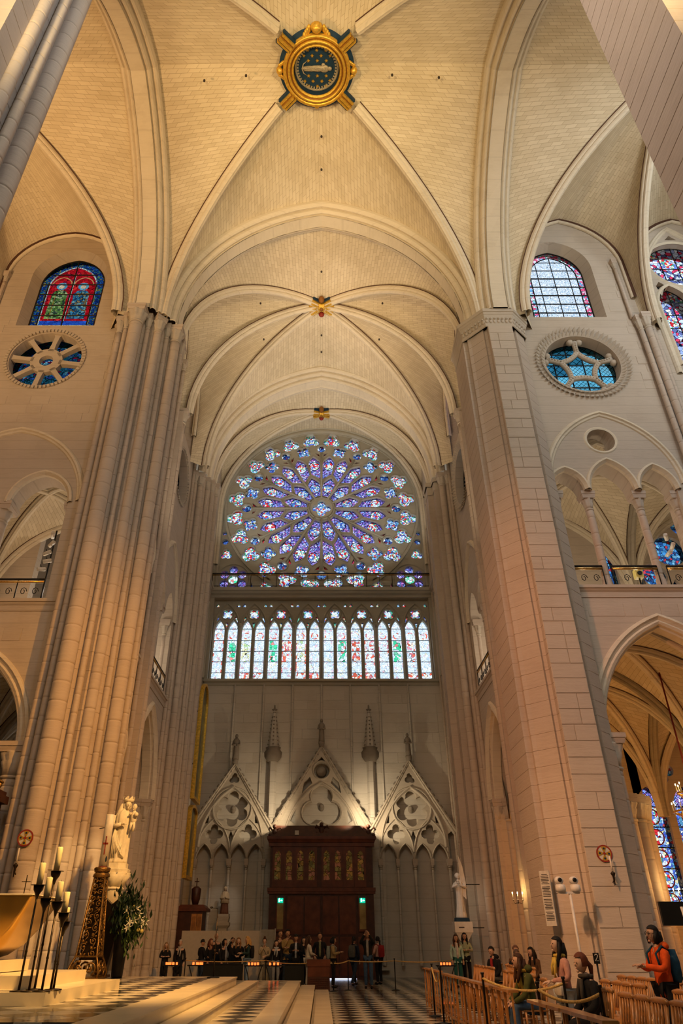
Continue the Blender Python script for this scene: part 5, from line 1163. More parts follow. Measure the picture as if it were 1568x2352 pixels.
def gable(label, cx, apex, hw, zb, statue_top, center=False):
    g = tag(empty('stone_gable'), label, 'gable', 'gables on the south wall'); M = MF @ Matrix.Translation((cx, -.42, 0)); D0, D1 = 0, .3; zl = 5.0
    slope = (apex - zb) / hw; xl = hw
    # gable body: pointed arch under a steep gable
    if not center:
        out = [(-xl, zb)]; lan = [-.6 * 0 + (-1.32 + .88 * i) for i in range(4)]
        low = []
        for c in lan: low += [(c - .43, 4.6)] + arch_line(c, .40, 5.0, 5.72, 6)[0:] + [(c + .43, 4.6)]
        ol = [(-1.80, 4.6)] + [p for p in low] + [(1.80, 4.6), (1.80, 6.2), (hw, zb), (0, apex), (-hw, zb), (-1.80, 6.2)]
        ol2 = []
        for p in ol:
            if not ol2 or abs(p[0] - ol2[-1][0]) + abs(p[1] - ol2[-1][1]) > .004: ol2.append(p)
        H = [foil(0, 7.45, .94, 6, 9, PI / 2, .62, .305)] + [foil(s * .88, 6.2, .50, 4, 7, PI / 2, .54, .21) for s in (-1, 1)] + [foil(0, 8.95, .30, 3, 6)] + [[(0, 6.38), (.16, 6.0), (0, 5.55), (-.16, 6.0)]] + [[(s * 1.2, 7.2), (s * 1.55, 6.65), (s * 1.22, 6.75)] for s in (-1, 1)]
    else:
        ol2 = [(-hw, zb), (-hw + .05, 5.9), (hw - .05, 5.9), (hw, zb), (0, apex)]
        H = [foil(0, 7.5, 1.15, 3, 12, PI / 2, .45, .56), circ(0, 9.38, .42, 20)] + [[(s * .5, 8.72), (s * 1.05, 8.2), (s * .95, 8.75), (s * .62, 9.05)] for s in (-1, 1)] + [[(0, 10.1), (.2, 9.86), (-.2, 9.86)]] + [[(s * 1.35, 7.5), (s * 1.75, 6.9), (s * 1.4, 6.7)] for s in (-1, 1)]
    mb = MB(); mb.slab(ol2, H, M, 0, .42); obj('gable_panel', mb, 'carved_stone', g)
    mb = MB(); moulding(mb, [(-hw - .1, zb - .15), (0, apex + .12), (hw + .1, zb - .15)], [(-.1, -.08), (.12, -.08), (.16, 0), (.08, .06), (.10, .12), (0, .2)], M); obj('gable_coping', mb, 'carved_stone', g)
    mb = MB(); a = arch_line(0, hw - .45, 5.6, 8.55 if not center else 8.75, 12); moulding(mb, a, [(0, -.05), (.08, -.02), (.1, .04), (.03, .09), (0, .12)], M); obj('arch_moulding', mb, 'carved_stone', g)
    r0 = (.98, 7.45) if not center else (0, 0)
    if not center:
        mb = MB(); q = circ(0, 7.45, 1.02, 32); moulding(mb, q + [q[0]], [(0, -.05), (.07, -.02), (.07, .03), (0, .06)], M)
        for s in (-1, 1): moulding(mb, arch_line(s * .88, .86, 5.35, 6.95, 8), [(0, -.04), (.06, 0), (0, .05)], M)
        for i in range(4): moulding(mb, arch_line(-1.32 + .88 * i, .42, 5.0, 5.76, 6), [(0, -.03), (.06, 0), (0, .04)], M)
        obj('rosette_moulding', mb, 'carved_stone', g)
        for i in range(5): 
            q = M @ Vector((-1.76 + .88 * i, .02, 0)); shaft(g, (q.x, q.y), .055 if i % 2 else .075, .5, 5.05, 'blind_shaft', cap=.2, n=8, base=True, mat='facade_stone', course=1.1)
    else:
        mb = MB(); q = foil(0, 7.5, 1.19, 3, 12, PI / 2, .45, .60); moulding(mb, q + [q[0]], [(0, -.04), (.07, 0), (0, .06)], M); q = circ(0, 9.38, .46, 24); moulding(mb, q + [q[0]], [(0, -.04), (.07, 0), (0, .06)], M); obj('trefoil_moulding', mb, 'carved_stone', g)
        mb = MB(); mb.sphere(M @ Vector((0, .3, 9.38)), .3, 10, 6, sc=(1, .35, 1)); obj('medallion_carving', mb, 'dark_carving', g)
    mb = MB(); c = M @ Vector((0, .36, 7.45 if not center else 7.55)); mb.sphere(c, .17, 10, 7, sc=(.9, .8, 1.15)); mb.sphere(c + Vector((0, -.08, .05)), .12, 8, 6); obj('carved_head', mb, 'dark_carving', g)
    crockets(g, M, (-hw, zb), (-.1, apex - .1), 11, .95); crockets(g, M, (hw, zb), (.1, apex - .1), 11, .95)
    statuette(g, M, 0, apex + .35, statue_top - apex - .35)
    return g
gable('steep stone gable left of the door with a six-lobed rosette', -4.72, 9.58, 2.15, 6.45, 11.3)
gable('tall middle gable above the wooden portal with a three-lobed opening', 0, 10.5, 2.45, 6.7, 12.15, True)
gable('steep stone gable right of the door with a six-lobed rosette', 4.78, 9.75, 2.15, 6.45, 11.35)
def pinnacle(label, x):
    g = tag(empty('stone_pinnacle'), label, 'pinnacle', 'pinnacles flanking the middle gable'); c = (x, YW - .28)
    mb = MB(); mb.lathe([(.22, 7.0), (.22, 9.9)], c, 6, sm=False); obj('pinnacle_shaft', mb, 'facade_stone', g)
    mb = MB(); mb.lathe([(.26, 9.85), (.42, 10.1), (.44, 10.35), (.34, 10.5), (.38, 10.62)], c, 12, mod=lambda a, z: 1 + .12 * math.cos(6 * a)); obj('canopy', mb, 'dark_carving', g)
    mb = MB(); mb.lathe([(.33, 10.5), (.26, 11.2), (.17, 12.0), (.09, 12.45), (.05, 12.7)], c, 6, sm=False); obj('spire', mb, 'facade_stone', g)
    mb = MB(); mb.sphere((0, 0, 0), .045, 6, 4); me = mb.mesh('crocket', 'dark_carving')
    for j in range(8):
        z = 10.75 + .22 * j; r = .33 - .03 * j + .0
        for k in range(6): a = PI / 6 + k * PI / 3; link('crocket', me, g, Matrix.Translation((c[0] + r * math.cos(a), c[1] + r * math.sin(a), z)))
    mb = MB(); mb.sphere((c[0], c[1], 12.72), .1, 8, 5, sc=(1.6, 1, .6)); mb.lathe([(.05, 12.6), (.04, 12.95), (.01, 13.0)], c, 6); mb.sphere((c[0], c[1], 12.55), .08, 8, 5); obj('finial', mb, 'dark_carving', g)
    return g
pinnacle('crocketed stone pinnacle left of the middle gable', -2.68); pinnacle('crocketed stone pinnacle right of the middle gable', 2.7)
for x in (-2.68, 2.7):
    mb = MB(); mb.box(x - .55, x + .55, YW - .35, YW, .3, 7.0); obj('buttress', mb, 'facade_stone', fw)

# ---- wooden portal
dr = tag(empty('door_1', (0, 23.0, 0)), 'tall dark wooden portal box with a row of small lit windows and double doors', kind='structure')
mb = MB(); mb.box(-2.5, 2.5, .0, 1.85, 0, 5.65); obj('body', mb, 'oak_dark', dr)
mb = MB(); mb.frus((0, .9), 2.62, 1.0, 5.62, 2.68, 1.06, 5.78); mb.box(-2.7, 2.7, -.2, 1.9, 5.78, 5.9); obj('cornice', mb, 'oak', dr)
mb = MB(); mb.frus((0, .9), 2.55, .95, 5.9, 2.35, .75, 6.42); obj('attic', mb, 'oak_dark', dr)
mb = MB(); mb.box(-2.6, 2.6, -.12, .2, 3.5, 3.66); mb.box(-2.58, 2.58, -.08, .1, 3.4, 3.5); mb.box(-2.6, 2.6, -.1, .1, 5.45, 5.6); obj('band', mb, 'oak', dr)
for i in range(8):
    x = -2.12 + .555 * i + (.17 if i > 3 else 0) - .02
    mb = MB(); mb.slab([(x - .25, 3.68), (x + .25, 3.68), (x + .25, 5.45), (x - .25, 5.45)], [arch(x, .15, 3.98, 5.05, 5.28, 5)], I4, -.05, .02); obj('window_panel', mb, 'oak', dr)
    pn = pane(dr, I4, arch(x, .15, 3.98, 5.05, 5.28, 5), 'glass_portal', -.012, name='pane')
    bars(dr, I4, [((x - .15, z), (x + .15, z)) for z in (4.35, 4.72, 5.05)], .008, -.02, 'bronze_dark')
    if i < 7 and i != 3:
        mb = MB(); mb.box(x + .25, x + .305, -.09, .02, 3.66, 5.45); obj('stile', mb, 'oak', dr)
for (x0, x1, z0, z1) in ((-1.62, -.86, 1.75, 3.3), (-.78, -.06, 1.75, 3.3), (.06, .78, 1.75, 3.3), (.86, 1.62, 1.75, 3.3), (-1.62, -.86, .15, 1.65), (-.78, -.06, .15, 1.65), (.06, .78, .15, 1.65), (.86, 1.62, .15, 1.65), (-2.4, -1.72, .15, 1.65), (1.72, 2.4, .15, 1.65)):
    mb = MB(); mb.frus(((x0 + x1) / 2, 0), (x1 - x0) / 2, .0, 0, (x1 - x0) / 2, 0, 0) if False else None
    mb.box(x0, x1, -.03, .02, z0, z1); mb.box(x0 + .08, x1 - .08, -.05, 0, z0 + .08, z1 - .08); obj('door_panel', mb, 'oak', dr)
mb = MB(); mb.box(-.035, .035, -.07, 0, .05, 3.4); obj('meeting_stile', mb, 'oak_dark', dr)
for s in (-1, 1):
    mb = MB(); mb.box(s * 1.95 - .16, s * 1.95 + .16, -.04, .0, 1.95, 3.05); obj('niche_glass', mb, 'niche_gold', dr)
    mb = MB(); mb.box(s * 1.95 - .2, s * 1.95 - .15, -.07, 0, 1.9, 3.3); mb.box(s * 1.95 + .15, s * 1.95 + .2, -.07, 0, 1.9, 3.3); mb.box(s * 1.95 - .2, s * 1.95 + .2, -.09, 0, 1.86, 1.94); obj('niche_frame', mb, 'oak', dr)
    ex = tag(empty('exit_sign', (s * 1.95, 22.88, 3.12)), 'green lit exit sign on the %s of the wooden portal' % ('left side' if s < 0 else 'right side'), 'sign', 'exit signs')
    mb = MB(); mb.box(-.13, .13, -.03, .03, -.1, .1); obj('sign_box', mb, 'exit_green', ex)
    mb = MB(); mb.box(-.085, -.02, -.04, -.03, -.06, .06); mb.box(.0, .09, -.04, -.03, -.012, .012); mb.add([(.05, -.04, .045), (.05, -.04, -.045), (.1, -.04, 0)], [(0, 1, 2)]); mb.sphere((-.052, -.034, .08), .018, 6, 4); obj('pictogram', mb, 'exit_white', ex)
for x, a in ((-2.35, 0), (0, 1), (2.35, 0)):
    mb = MB(); mb.sphere((0, 0, .18), .16, 10, 7, sc=(.9, .8, 1.3)); mb.sphere((0, -.03, .46), .11, 9, 6); mb.tube([(.12, 0, .3), (.3, .02, .42), (.36, 0, .3)], .05, 6); mb.tube([(-.12, 0, .3), (-.26, .02, .44), (-.28, 0, .3)], .05, 6); mb.sphere((.25, 0, .08), .1, 8, 5); mb.sphere((-.22, 0, .08), .1, 8, 5)
    obj('carved_figure', mb, 'oak_dark', dr, Matrix.Translation((x, .1, 5.9 + (.1 if a else 0))))
mb = MB(); mb.box(-1.32, -1.12, -.24, -.2, 5.95, 6.15); o = obj('notice_card', mb, 'paper', dr)
mb = MB(); mb.box(.3, 1.6, -.02, .02, .01, .05); obj('threshold_gap', mb, 'door_gap_light', dr)
light('lamp_portal_left', 'SPOT', (-1.7, 22.75, 6.62), (-3.9, 25, 7.6), 210, WARM, .08, 120, .8); light('lamp_portal_right', 'SPOT', (2.0, 22.75, 6.62), (3.6, 25, 7.3), 300, WARM, .08, 120, .8); light('lamp_portal_mid', 'SPOT', (1.5, 22.6, 6.62), (.4, 25, 7.5), 80, WARM, .08, 120, .8)
# ================================================================== FLOORS AND STEPS
CAMP = Vector((0, -14.48, 0))
def tiles(parent, x0, x1, y0, y1, z, side=.46, limit=300, th=.012):
    s = side / math.sqrt(2) * 2 / 2; dgl = side * math.sqrt(2) / 2; rows = []
    i0, i1 = int(math.floor(x0 / dgl)) - 1, int(math.ceil(x1 / dgl)) + 1; j0, j1 = int(math.floor(y0 / dgl)) - 1, int(math.ceil(y1 / dgl)) + 1
    for i in range(i0, i1 + 1):
        for j in range(j0, j1 + 1):
            if (i + j) % 2: continue
            cx, cy = i * dgl, j * dgl; g = .004; d = dgl - g
            p = clip([(cx - d, cy), (cx, cy - d), (cx + d, cy), (cx, cy + d)], x0, x1, y0, y1)
            if len(p) < 3: continue
            dark = (i % 2 == 0); rows.append(((Vector((cx, cy, 0)) - CAMP).length, cx, cy, dark, p))
    rows.sort(key=lambda r: r[0]); cache = {}; far = MB()
    for n, (q, cx, cy, dark, p) in enumerate(rows):
        full = len(p) == 4 and abs(p[0][0] - p[2][0]) + abs(p[0][1] - p[2][1]) > 1.9 * dgl * .9 and all(x0 < a < x1 and y0 < b < y1 for a, b in p)
        if n < limit:
            key = dark if full else None
            if key is None or key not in cache:
                mb = MB(); k = len(p); pts = [(a - cx, b - cy) for a, b in p]
                mb.add([(a, b, th) for a, b in pts] + [(a, b, 0) for a, b in pts], [tuple(range(k))] + [(i, k + i, k + (i + 1) % k, (i + 1) % k) for i in range(k)])
                me = mb.mesh('floor_tile', 'marble_black' if dark else 'marble_white')
                if key is not None: cache[key] = me
            else: me = cache[key]
            link('floor_tile', me, parent, Matrix.Translation((cx, cy, z)))
        else:
            k = len(p); far.add([(a, b, z + th) for a, b in p], [tuple(range(k))], 1 if dark else 0)
    if far.v: tag(obj('far_tiles', far, ['marble_white', 'marble_black'], parent), kind='stuff')
fl = struct('floor', 'black and white lozenge stone floor of the south arm')
mb = MB(); mb.box(-31, 31, -27, 25.6, -.4, -.013); obj('bed', mb, 'floor_bed', fl)
tiles(fl, .22, 8.6, -1.5, 24.9, -.013); 
mb = MB(); mb.box(8.6, 30, -7, 16.5, -.013, 0); mb.box(.22, 8.6, -8, -1.5, -.013, 0); mb.box(-8, .22, 12.4, 24.9, -.013, 0); obj('paving', mb, 'marble_white', fl)
pf = struct('platform_floor', 'raised stepped platform of pale stone with lozenge paving under the altar')
def step(x0, x1, y0, y1, z0, z1, n=4):
    L = (y1 - y0) / n      # each step is a row of long slabs
    for i in range(n):
        mb = MB(); a, b = y0 + L * i + .003, y0 + L * (i + 1) - .003; mb.box(x0, x1, a, b, z0, z1 - .03); mb.box(x0, x1 + .02, a, b, z1 - .028, z1); obj('step_slab', mb, 'step_stone', pf)
step(-.2, .2, -9, 12.3, 0, .15, 8); step(-.63, -.22, -9, 11.7, 0, .30, 8); step(-8.8, -.64, 10.3, 10.7, 0, .45, 5)
step(-1.0, -.65, -9, 10.3, 0, .457, 7); step(-1.95, -1.64, -9, 6.9, .44, .60, 6); step(-2.45, -1.97, -9, 4.7, .44, .757, 5); step(-9, -2.45, 4.4, 4.75, .44, .757, 4)
mb = MB(); mb.box(-9, -1.0, -9, 10.3, 0, .44); mb.box(-9, -2.45, -9, 4.4, .44, .744); obj('core', mb, 'floor_bed', pf)
tiles(pf, -8.8, -1.0, 4.75, 10.3, .44, limit=60); tiles(pf, -1.64, -1.0, -6, 4.75, .44, limit=80); tiles(pf, -8.8, -2.45, -6, 4.4, .744, limit=300)
ap = tag(empty('altar_podium', (-6, -2.1, .757)), 'three golden lit stone steps under the bronze altar', 'podium')
for (x1, y0, y1, z1) in ((-3.46, -1.9, 1.85, .14), (-3.92, -1.25, 1.35, .29), (-4.72, -.85, .85, .45)):
    z0 = z1 - .15 if z1 > .2 else 0; n = 3
    for i in range(n):
        a = -2.9 + (x1 + 6 + 2.9) * i / n; b = -2.9 + (x1 + 6 + 2.9) * (i + 1) / n; mb = MB(); mb.box(a + .002, b - .002, y0, y1, z0, z1); obj('step_block', mb, 'step_stone', ap)

# ================================================================== ALTAR GROUP
al = tag(empty('altar', (-5.66, -2.1, 1.207)), 'bronze bowl-shaped altar at the left edge', 'altar')
def loft_rect(mb, secs, n=6, m=0):
    """rounded-rectangle loft: secs = (half width, half depth, corner radius, z)"""
    o = []; k = 4 * (n + 1)
    for (a, b, r, z) in secs:
        for q in range(4):
            cx, cy = ((a - r), (b - r)) if q == 0 else ((-(a - r), b - r) if q == 1 else ((-(a - r), -(b - r)) if q == 2 else (a - r, -(b - r))))
            for i in range(n + 1): t = PI / 2 * (q + i / n); o.append((cx + r * math.cos(t), cy + r * math.sin(t), z))
    mb.add(o, [(j * k + i, j * k + (i + 1) % k, (j + 1) * k + (i + 1) % k, (j + 1) * k + i) for j in range(len(secs) - 1) for i in range(k)], m, True)
    e = len(mb.v) - k; mb.f.append(tuple(e + i for i in range(k))); mb.m.append(m); mb.s.append(False)
mb = MB(); loft_rect(mb, [(.62, .34, .2, 0), (.80, .42, .2, .06), (.98, .50, .16, .2), (1.12, .57, .1, .4), (1.24, .62, .06, .62), (1.33, .655, .04, .80), (1.36, .665, .03, .83)]); obj('bowl', mb, 'bronze', al)
mb = MB(); mb.box(-1.33, 1.33, -.64, .64, .83, .845); obj('top_slab', mb, 'wax_white', al)
x = tag(empty('altar_cross', (-4.75, -2.0, 2.052)), 'thin small cross standing on the bronze altar', 'cross')
mb = MB(); mb.box(-.006, .006, -.006, .006, 0, .3); mb.box(-.07, .07, -.006, .006, .2, .212); mb.box(-.04, .04, -.03, .03, 0, .012); obj('cross_body', mb, 'bronze_dark', x)
def candlestick(label, x, y, z, h, ch=.34):
    t = tag(empty('candlestick', (x, y, z)), label, 'candlestick', 'tall bronze candlesticks by the altar')
    mb = MB(); mb.lathe([(.11, 0), (.11, .012), (.015, .02)], n=18); obj('base', mb, 'bronze_dark', t)
    mb = MB(); mb.lathe([(.017, .015), (.014, h * .35), (.019, h * .36), (.014, h * .38), (.013, h - .12)], n=8); obj('stem', mb, 'bronze_dark', t)
    mb = MB(); mb.lathe([(.014, h - .17), (.03, h - .11), (.062, h - .06), (.07, h - .005)], n=14); mb.lathe([(.105, h - .006), (.11, h), (.02, h + .004)], n=18); obj('cup', mb, 'bronze_dark', t)
    mb = MB(); mb.lathe([(.041, h), (.041, h + ch), (.036, h + ch + .008), (.008, h + ch - .01)], n=14); c = obj('candle', mb, 'wax', t)
    mb = MB(); mb.lathe([(.004, h + ch - .01), (.003, h + ch + .03)], n=5); obj('wick', mb, 'iron', c)
for lab, x, y, h, ch in (('bronze candlestick nearest the left edge of the picture', -3.86, -3.85, 1.20, .26), ('tallest bronze candlestick of the altar group', -3.80, -3.45, 1.40, .30), ('candlestick in front of the bronze altar tip', -3.72, -3.88, 1.04, .24), ('candlestick right of the bronze altar tip', -3.56, -3.87, 1.00, .23), ('candlestick with the lowest cup but one, at the right of the group', -3.53, -3.62, .88, .24), ('lowest candlestick, half hidden at the right of the group', -3.55, -3.45, .78, .16)): candlestick(lab, x, y, .897, h, ch)

# paschal candle on an openwork stand
ps = tag(empty('paschal_stand', (-5.12, 3.5, .756)), 'tall gilded openwork bronze stand carrying a thick white candle', 'candle stand')
mb = MB(); pts = []
for q in range(15): a = q * .62; r_ = .11 * (1 - q / 17); pts.append((r_ * math.cos(a), 0, r_ * math.sin(a)))
mb.tube(pts, .017, 5); mb.sphere((0, 0, 0), .026, 6, 4); SCR = mb.mesh('scroll', 'gilt_bronze')
mb = MB(); mb.tube([(-.1, 0, -.1), (-.02, -.01, -.02), (.02, 0, .06), (.1, 0, .1)], .016, 5); mb.sphere((.05, -.01, .0), .04, 6, 4, sc=(1, .5, 1.3)); mb.sphere((-.06, -.01, .05), .035, 6, 4, sc=(1.3, .5, .8)); LEA = mb.mesh('leaf_scroll', 'gilt_bronze')
mb = MB(); mb.frus((0, 0), .17, .17, .35, .08, .08, 1.98); obj('dark_core', mb, 'bronze_dark', ps)
for sx in (-1, 1):
    for sy in (-1, 1):
        mb = MB(); mb.tube([(sx * .30, sy * .30, 0), (sx * .34, sy * .34, .12), (sx * .28, sy * .28, .3), (sx * .225, sy * .225, .42), (sx * .115, sy * .115, 1.95)], .024, 6); obj('corner_post', mb, 'gilt_bronze', ps)
rr = random.Random(11)
for f in range(4):
    Rf = Matrix.Rotation(PI / 2 * f, 4, 'Z')
    for j in range(13):
        z = .47 + .118 * j; hwid = .215 - .105 * (z - .42) / 1.53
        for s in (-.5, .5):
            link('scroll' if (j + (s > 0)) % 2 else 'leaf_scroll', SCR if (j + (s > 0)) % 2 else LEA, ps, Rf @ Matrix.Translation((s * hwid, -hwid - .01, z)) @ Matrix.Rotation(rr.random() * 6, 4, 'Y') @ Matrix.Scale(.45 + .5 * hwid * 2.2, 4))
    for s in (-.13, .13): link('scroll', SCR, ps, Rf @ Matrix.Translation((s, -.30, .2)) @ Matrix.Rotation(s * 9, 4, 'Y') @ Matrix.Scale(1.25, 4))
mb = MB(); mb.box(-.36, .36, -.36, .36, 0, .035); obj('foot_plate', mb, 'gilt_bronze', ps); mb = MB(); mb.box(-.25, .25, -.25, .25, .40, .43); obj('mid_plate', mb, 'gilt_bronze', ps); mb = MB(); mb.lathe([(.12, 1.93), (.19, 1.97), (.17, 2.03), (.13, 2.06)], n=16, mod=lambda a, z: 1 + .08 * math.cos(10 * a)); mb.lathe([(.16, 2.06), (.18, 2.14), (.15, 2.16)], n=16, mod=lambda a, z: 1 + .1 * math.cos(8 * a)); obj('drip_cup', mb, 'gilt_bronze', ps)
mb = MB(); mb.lathe([(.11, 2.13), (.105, 2.17), (.08, 2.18)], n=16); obj('red_collar', mb, 'red_paint', ps)
mb = MB(); mb.lathe([(.098, 2.17), (.098, 3.28), (.09, 3.30), (.02, 3.28)], n=18); cd = obj('paschal_candle', mb, 'wax_white', ps)
mb = MB(); mb.box(.0, .022, -.105, -.095, 2.42, 2.78); mb.box(-.05, .07, -.105, -.095, 2.64, 2.675); mb.sphere((.01, -.1, 2.8), .018, 6, 4); obj('painted_cross', mb, 'red_paint', cd)
mb = MB(); mb.sphere((.07, -.075, 2.33), .04, 8, 5, sc=(.5, .5, 1.6)); obj('painted_leaf', mb, 'navy', cd)
# dark stele and flower vase
st = tag(empty('dark_lectern', (-5.0, 4.3, .756)), 'slim dark bronze lectern slab beneath the crowned statue', 'lectern')
mb = MB(); mb.slab([(-.16, 0), (.05, 0), (.32, 1.52), (.2, 1.60), (.0, 1.44), (-.22, 1.62), (-.3, 1.50)], [], I4, 0, .22); obj('slab_body', mb, 'bronze_dark', st)
mb = MB(); mb.box(-.2, .12, -.05, .28, 0, .05); obj('foot', mb, 'bronze', st)
va = tag(empty('flower_vase', (-4.62, 4.15, .756)), 'tall dark vase with white lilies and trailing greenery', 'vase')
mb = MB(); mb.lathe([(.12, 0), (.13, .04), (.15, .5), (.17, .85), (.14, .95)], n=14); obj('vase_body', mb, 'iron', va)
def leafy(name, n, rng, cone, mat, size=.09):
    mb = MB()
    for i in range(n):
        c = cone(rng); a = rng.random() * 2 * PI; tl = rng.uniform(-.9, .9); M = Matrix.Translation(c) @ Matrix.Rotation(a, 4, 'Z') @ Matrix.Rotation(tl, 4, 'X'); s = size * rng.uniform(.6, 1.4)
        mb.add([M @ Vector(v) for v in ((0, 0, -s), (s * .32, .01, -s * .2), (0, 0, s), (-s * .32, .01, -s * .2))], [(0, 1, 2), (0, 2, 3)])
    return obj(name, mb, mat, va)
rng = random.Random(4)
tag(leafy('foliage', 900, rng, lambda r: Vector((.08 + r.gauss(0, .16) + .1 * 0, r.gauss(0, .12), 1.22 + r.gauss(0, .26))), 'leaf_dark'), kind='stuff')
tag(leafy('light_foliage', 500, rng, lambda r: Vector((.22 + r.gauss(0, .13), r.gauss(-.06, .1), .98 + r.gauss(0, .17))), 'leaf_light', .07), kind='stuff')
mb = MB()
for k in range(6):
    a = PI / 3 * k; mb.add([(0, 0, 0), (.035 * math.cos(a + .5), .035 * math.sin(a + .5), .05), (.12 * math.cos(a), .12 * math.sin(a), .05), (.035 * math.cos(a - .5), .035 * math.sin(a - .5), .05)], [(0, 1, 2, 3)])
mb.tube([(0, 0, 0), (0, 0, .07)], .008, 5); LILY = mb.mesh('lily', 'petal_white')
for (x, y, z) in ((.28, -.16, 1.08), (.16, -.2, .94), (.36, -.1, 1.22), (.44, -.06, 1.02), (.10, -.15, 1.3), (.30, -.14, 1.32), (.40, -.08, 1.12), (.2, -.2, 1.05), (.5, 0, 1.06)): link('lily', LILY, va, Matrix.Translation((x, y, z)) @ Matrix.Rotation(R(65), 4, 'X') @ Matrix.Rotation(x * 9, 4, 'Z') @ Matrix.Scale(1.05, 4))
mb = MB(); mb.sphere((0, 0, 0), .045, 8, 5); PY = mb.mesh('yellow_bloom', 'petal_yellow')
for (x, y, z) in ((.24, -.15, 1.38), (.38, -.1, .92), (.12, -.18, 1.16), (.46, -.08, .9)): link('yellow_bloom', PY, va, Matrix.Translation((x, y, z)))

# ================================================================== CHAIRS AND KNEELERS
def build_chair():
    t = empty('straw_chair'); W2, D2 = .205, .20
    mb = MB(); mb.frus((0, 0), W2, D2, .43, W2 + .01, D2 + .01, .45); obj('seat', mb, 'chair_wood', t)
    for sx in (-1, 1):
        mb = MB(); mb.tube([(sx * .185, D2 - .02, 0), (sx * .185, D2 - .02, .45), (sx * .19, D2 + .05, .86)], .019, 6); obj('back_leg', mb, 'chair_wood', t)
        mb = MB(); mb.tube([(sx * .185, -D2 + .02, 0), (sx * .185, -D2 + .02, .44)], .019, 6); obj('front_leg', mb, 'chair_wood', t)
        mb = MB(); mb.tube([(sx * .185, -D2 + .02, .2), (sx * .185, D2 - .02, .2)], .012, 5); obj('side_rung', mb, 'chair_wood_dark', t)
    mb = MB(); mb.tube([(-.22, D2 + .05, .865), (-.1, D2 + .065, .875), (.1, D2 + .065, .875), (.22, D2 + .05, .865)], .034, 8, taper=[.75, 1, 1, .75]); obj('top_rail', mb, 'chair_wood', t)
    mb = MB(); mb.box(-.185, .185, D2 - .005, D2 + .012, .5, .54); obj('low_rail', mb, 'chair_wood', t)
    for i in range(4):
        x = -.12 + .08 * i; mb = MB(); mb.frus((x, D2 + .004), .013, .007, .53, .016, .007, .53); mb = MB(); mb.tube([(x, D2 + .004, .53), (x, D2 + .055, .85)], .013, 5); obj('slat', mb, 'chair_wood', t)
    mb = MB(); mb.tube([(-.185, -D2 + .02, .16), (.185, -D2 + .02, .16)], .012, 5); obj('front_rung', mb, 'chair_wood_dark', t)
    return t
def build_kneeler():
    t = empty('kneeler')
    for sx in (-1, 1):
        mb = MB(); mb.box(sx * .2 - .014, sx * .2 + .014, -.012, .012, 0, .82); obj('post', mb, 'chair_wood', t)
        mb = MB(); mb.tube([(sx * .18, -.36, 0), (sx * .18, -.34, .2)], .017, 6); obj('front_leg', mb, 'chair_wood', t)
    mb = MB(); mb.frus((0, -.02), .225, .075, .82, .225, .07, .85); obj('arm_shelf', mb, 'chair_wood', t)
    mb = MB(); mb.box(-.2, .2, -.38, 0, .17, .2); obj('kneeling_board', mb, 'chair_wood_dark', t)
    mb = MB(); mb.box(-.2, .2, -.012, .012, .1, .14); mb2 = obj('low_rail', mb, 'chair_wood', t)
    return t
CH0 = build_chair(); KN0 = build_kneeler(); usedc = [0, 0]
def put(proto, k, x, y, rz, label, cat, group):
    o = proto if not usedc[k] else copy_tree(proto); usedc[k] = 1; o.location = (x, y, 0); o.rotation_euler = (0, 0, rz); tag(o, label, cat, group); return o
rr = random.Random(8)
ORD = 'first second third fourth fifth sixth seventh eighth ninth tenth eleventh twelfth thirteenth fourteenth fifteenth sixteenth'.split()
FACE = -PI / 2          # chairs face the altar side (towards -x); chair front is local -y
def row(x, y0, y1, label, group, dx=0):
    n = int((y1 - y0) / .47) + 1
    for i in range(n):
        put(CH0, 0, x + dx * i + rr.uniform(-.02, .02), y0 + .47 * i, FACE + rr.uniform(-.04, .04), '%s, %s from near end' % (label, ORD[i]), 'chair', group)
row(3.55, -6.9, -3.9, 'wooden chair in the front row at the lower right edge', 'front row of wooden chairs')
row(4.5, -7.2, -3.0, 'wooden chair in the second row behind the lower right front row', 'second row of wooden chairs')
row(4.55, -1.9, -.3, 'wooden chair in the short row behind the black leather jacket', 'short row of wooden chairs')
row(5.55, -4.2, 1.9, 'wooden chair in the long third row by the flat-faced pillar', 'third row of wooden chairs')
row(6.6, -4.5, .8, 'wooden chair in the row behind the person in orange', 'row behind the orange jacket')
row(3.95, 1.9, 4.4, 'wooden chair in the middle row left of the woman in green', 'middle row of wooden chairs')
row(4.1, 6.4, 8.9, 'dark wooden chair in the far row behind the aisle kneelers', 'far row of wooden chairs')
row(5.05, 6.2, 9.0, 'dark wooden chair in the farthest row beside the seated visitors', 'farthest row of wooden chairs')
def krow(x, y0, y1, label, group):
    n = int((y1 - y0) / .44) + 1
    for i in range(n): put(KN0, 1, x + rr.uniform(-.015, .015), y0 + .44 * i, PI / 2 + rr.uniform(-.03, .03), '%s, %s from near end' % (label, ORD[i]), 'kneeler', group)
krow(2.52, -6.8, -4.6, 'slatted wooden kneeler in the nearest stretch along the aisle', 'nearest kneelers along the aisle')
krow(2.72, -2.3, 4.1, 'slatted wooden kneeler in the middle stretch along the aisle', 'middle kneelers along the aisle')
krow(2.82, 5.6, 7.8, 'slatted wooden kneeler in the far stretch along the aisle', 'far kneelers along the aisle')

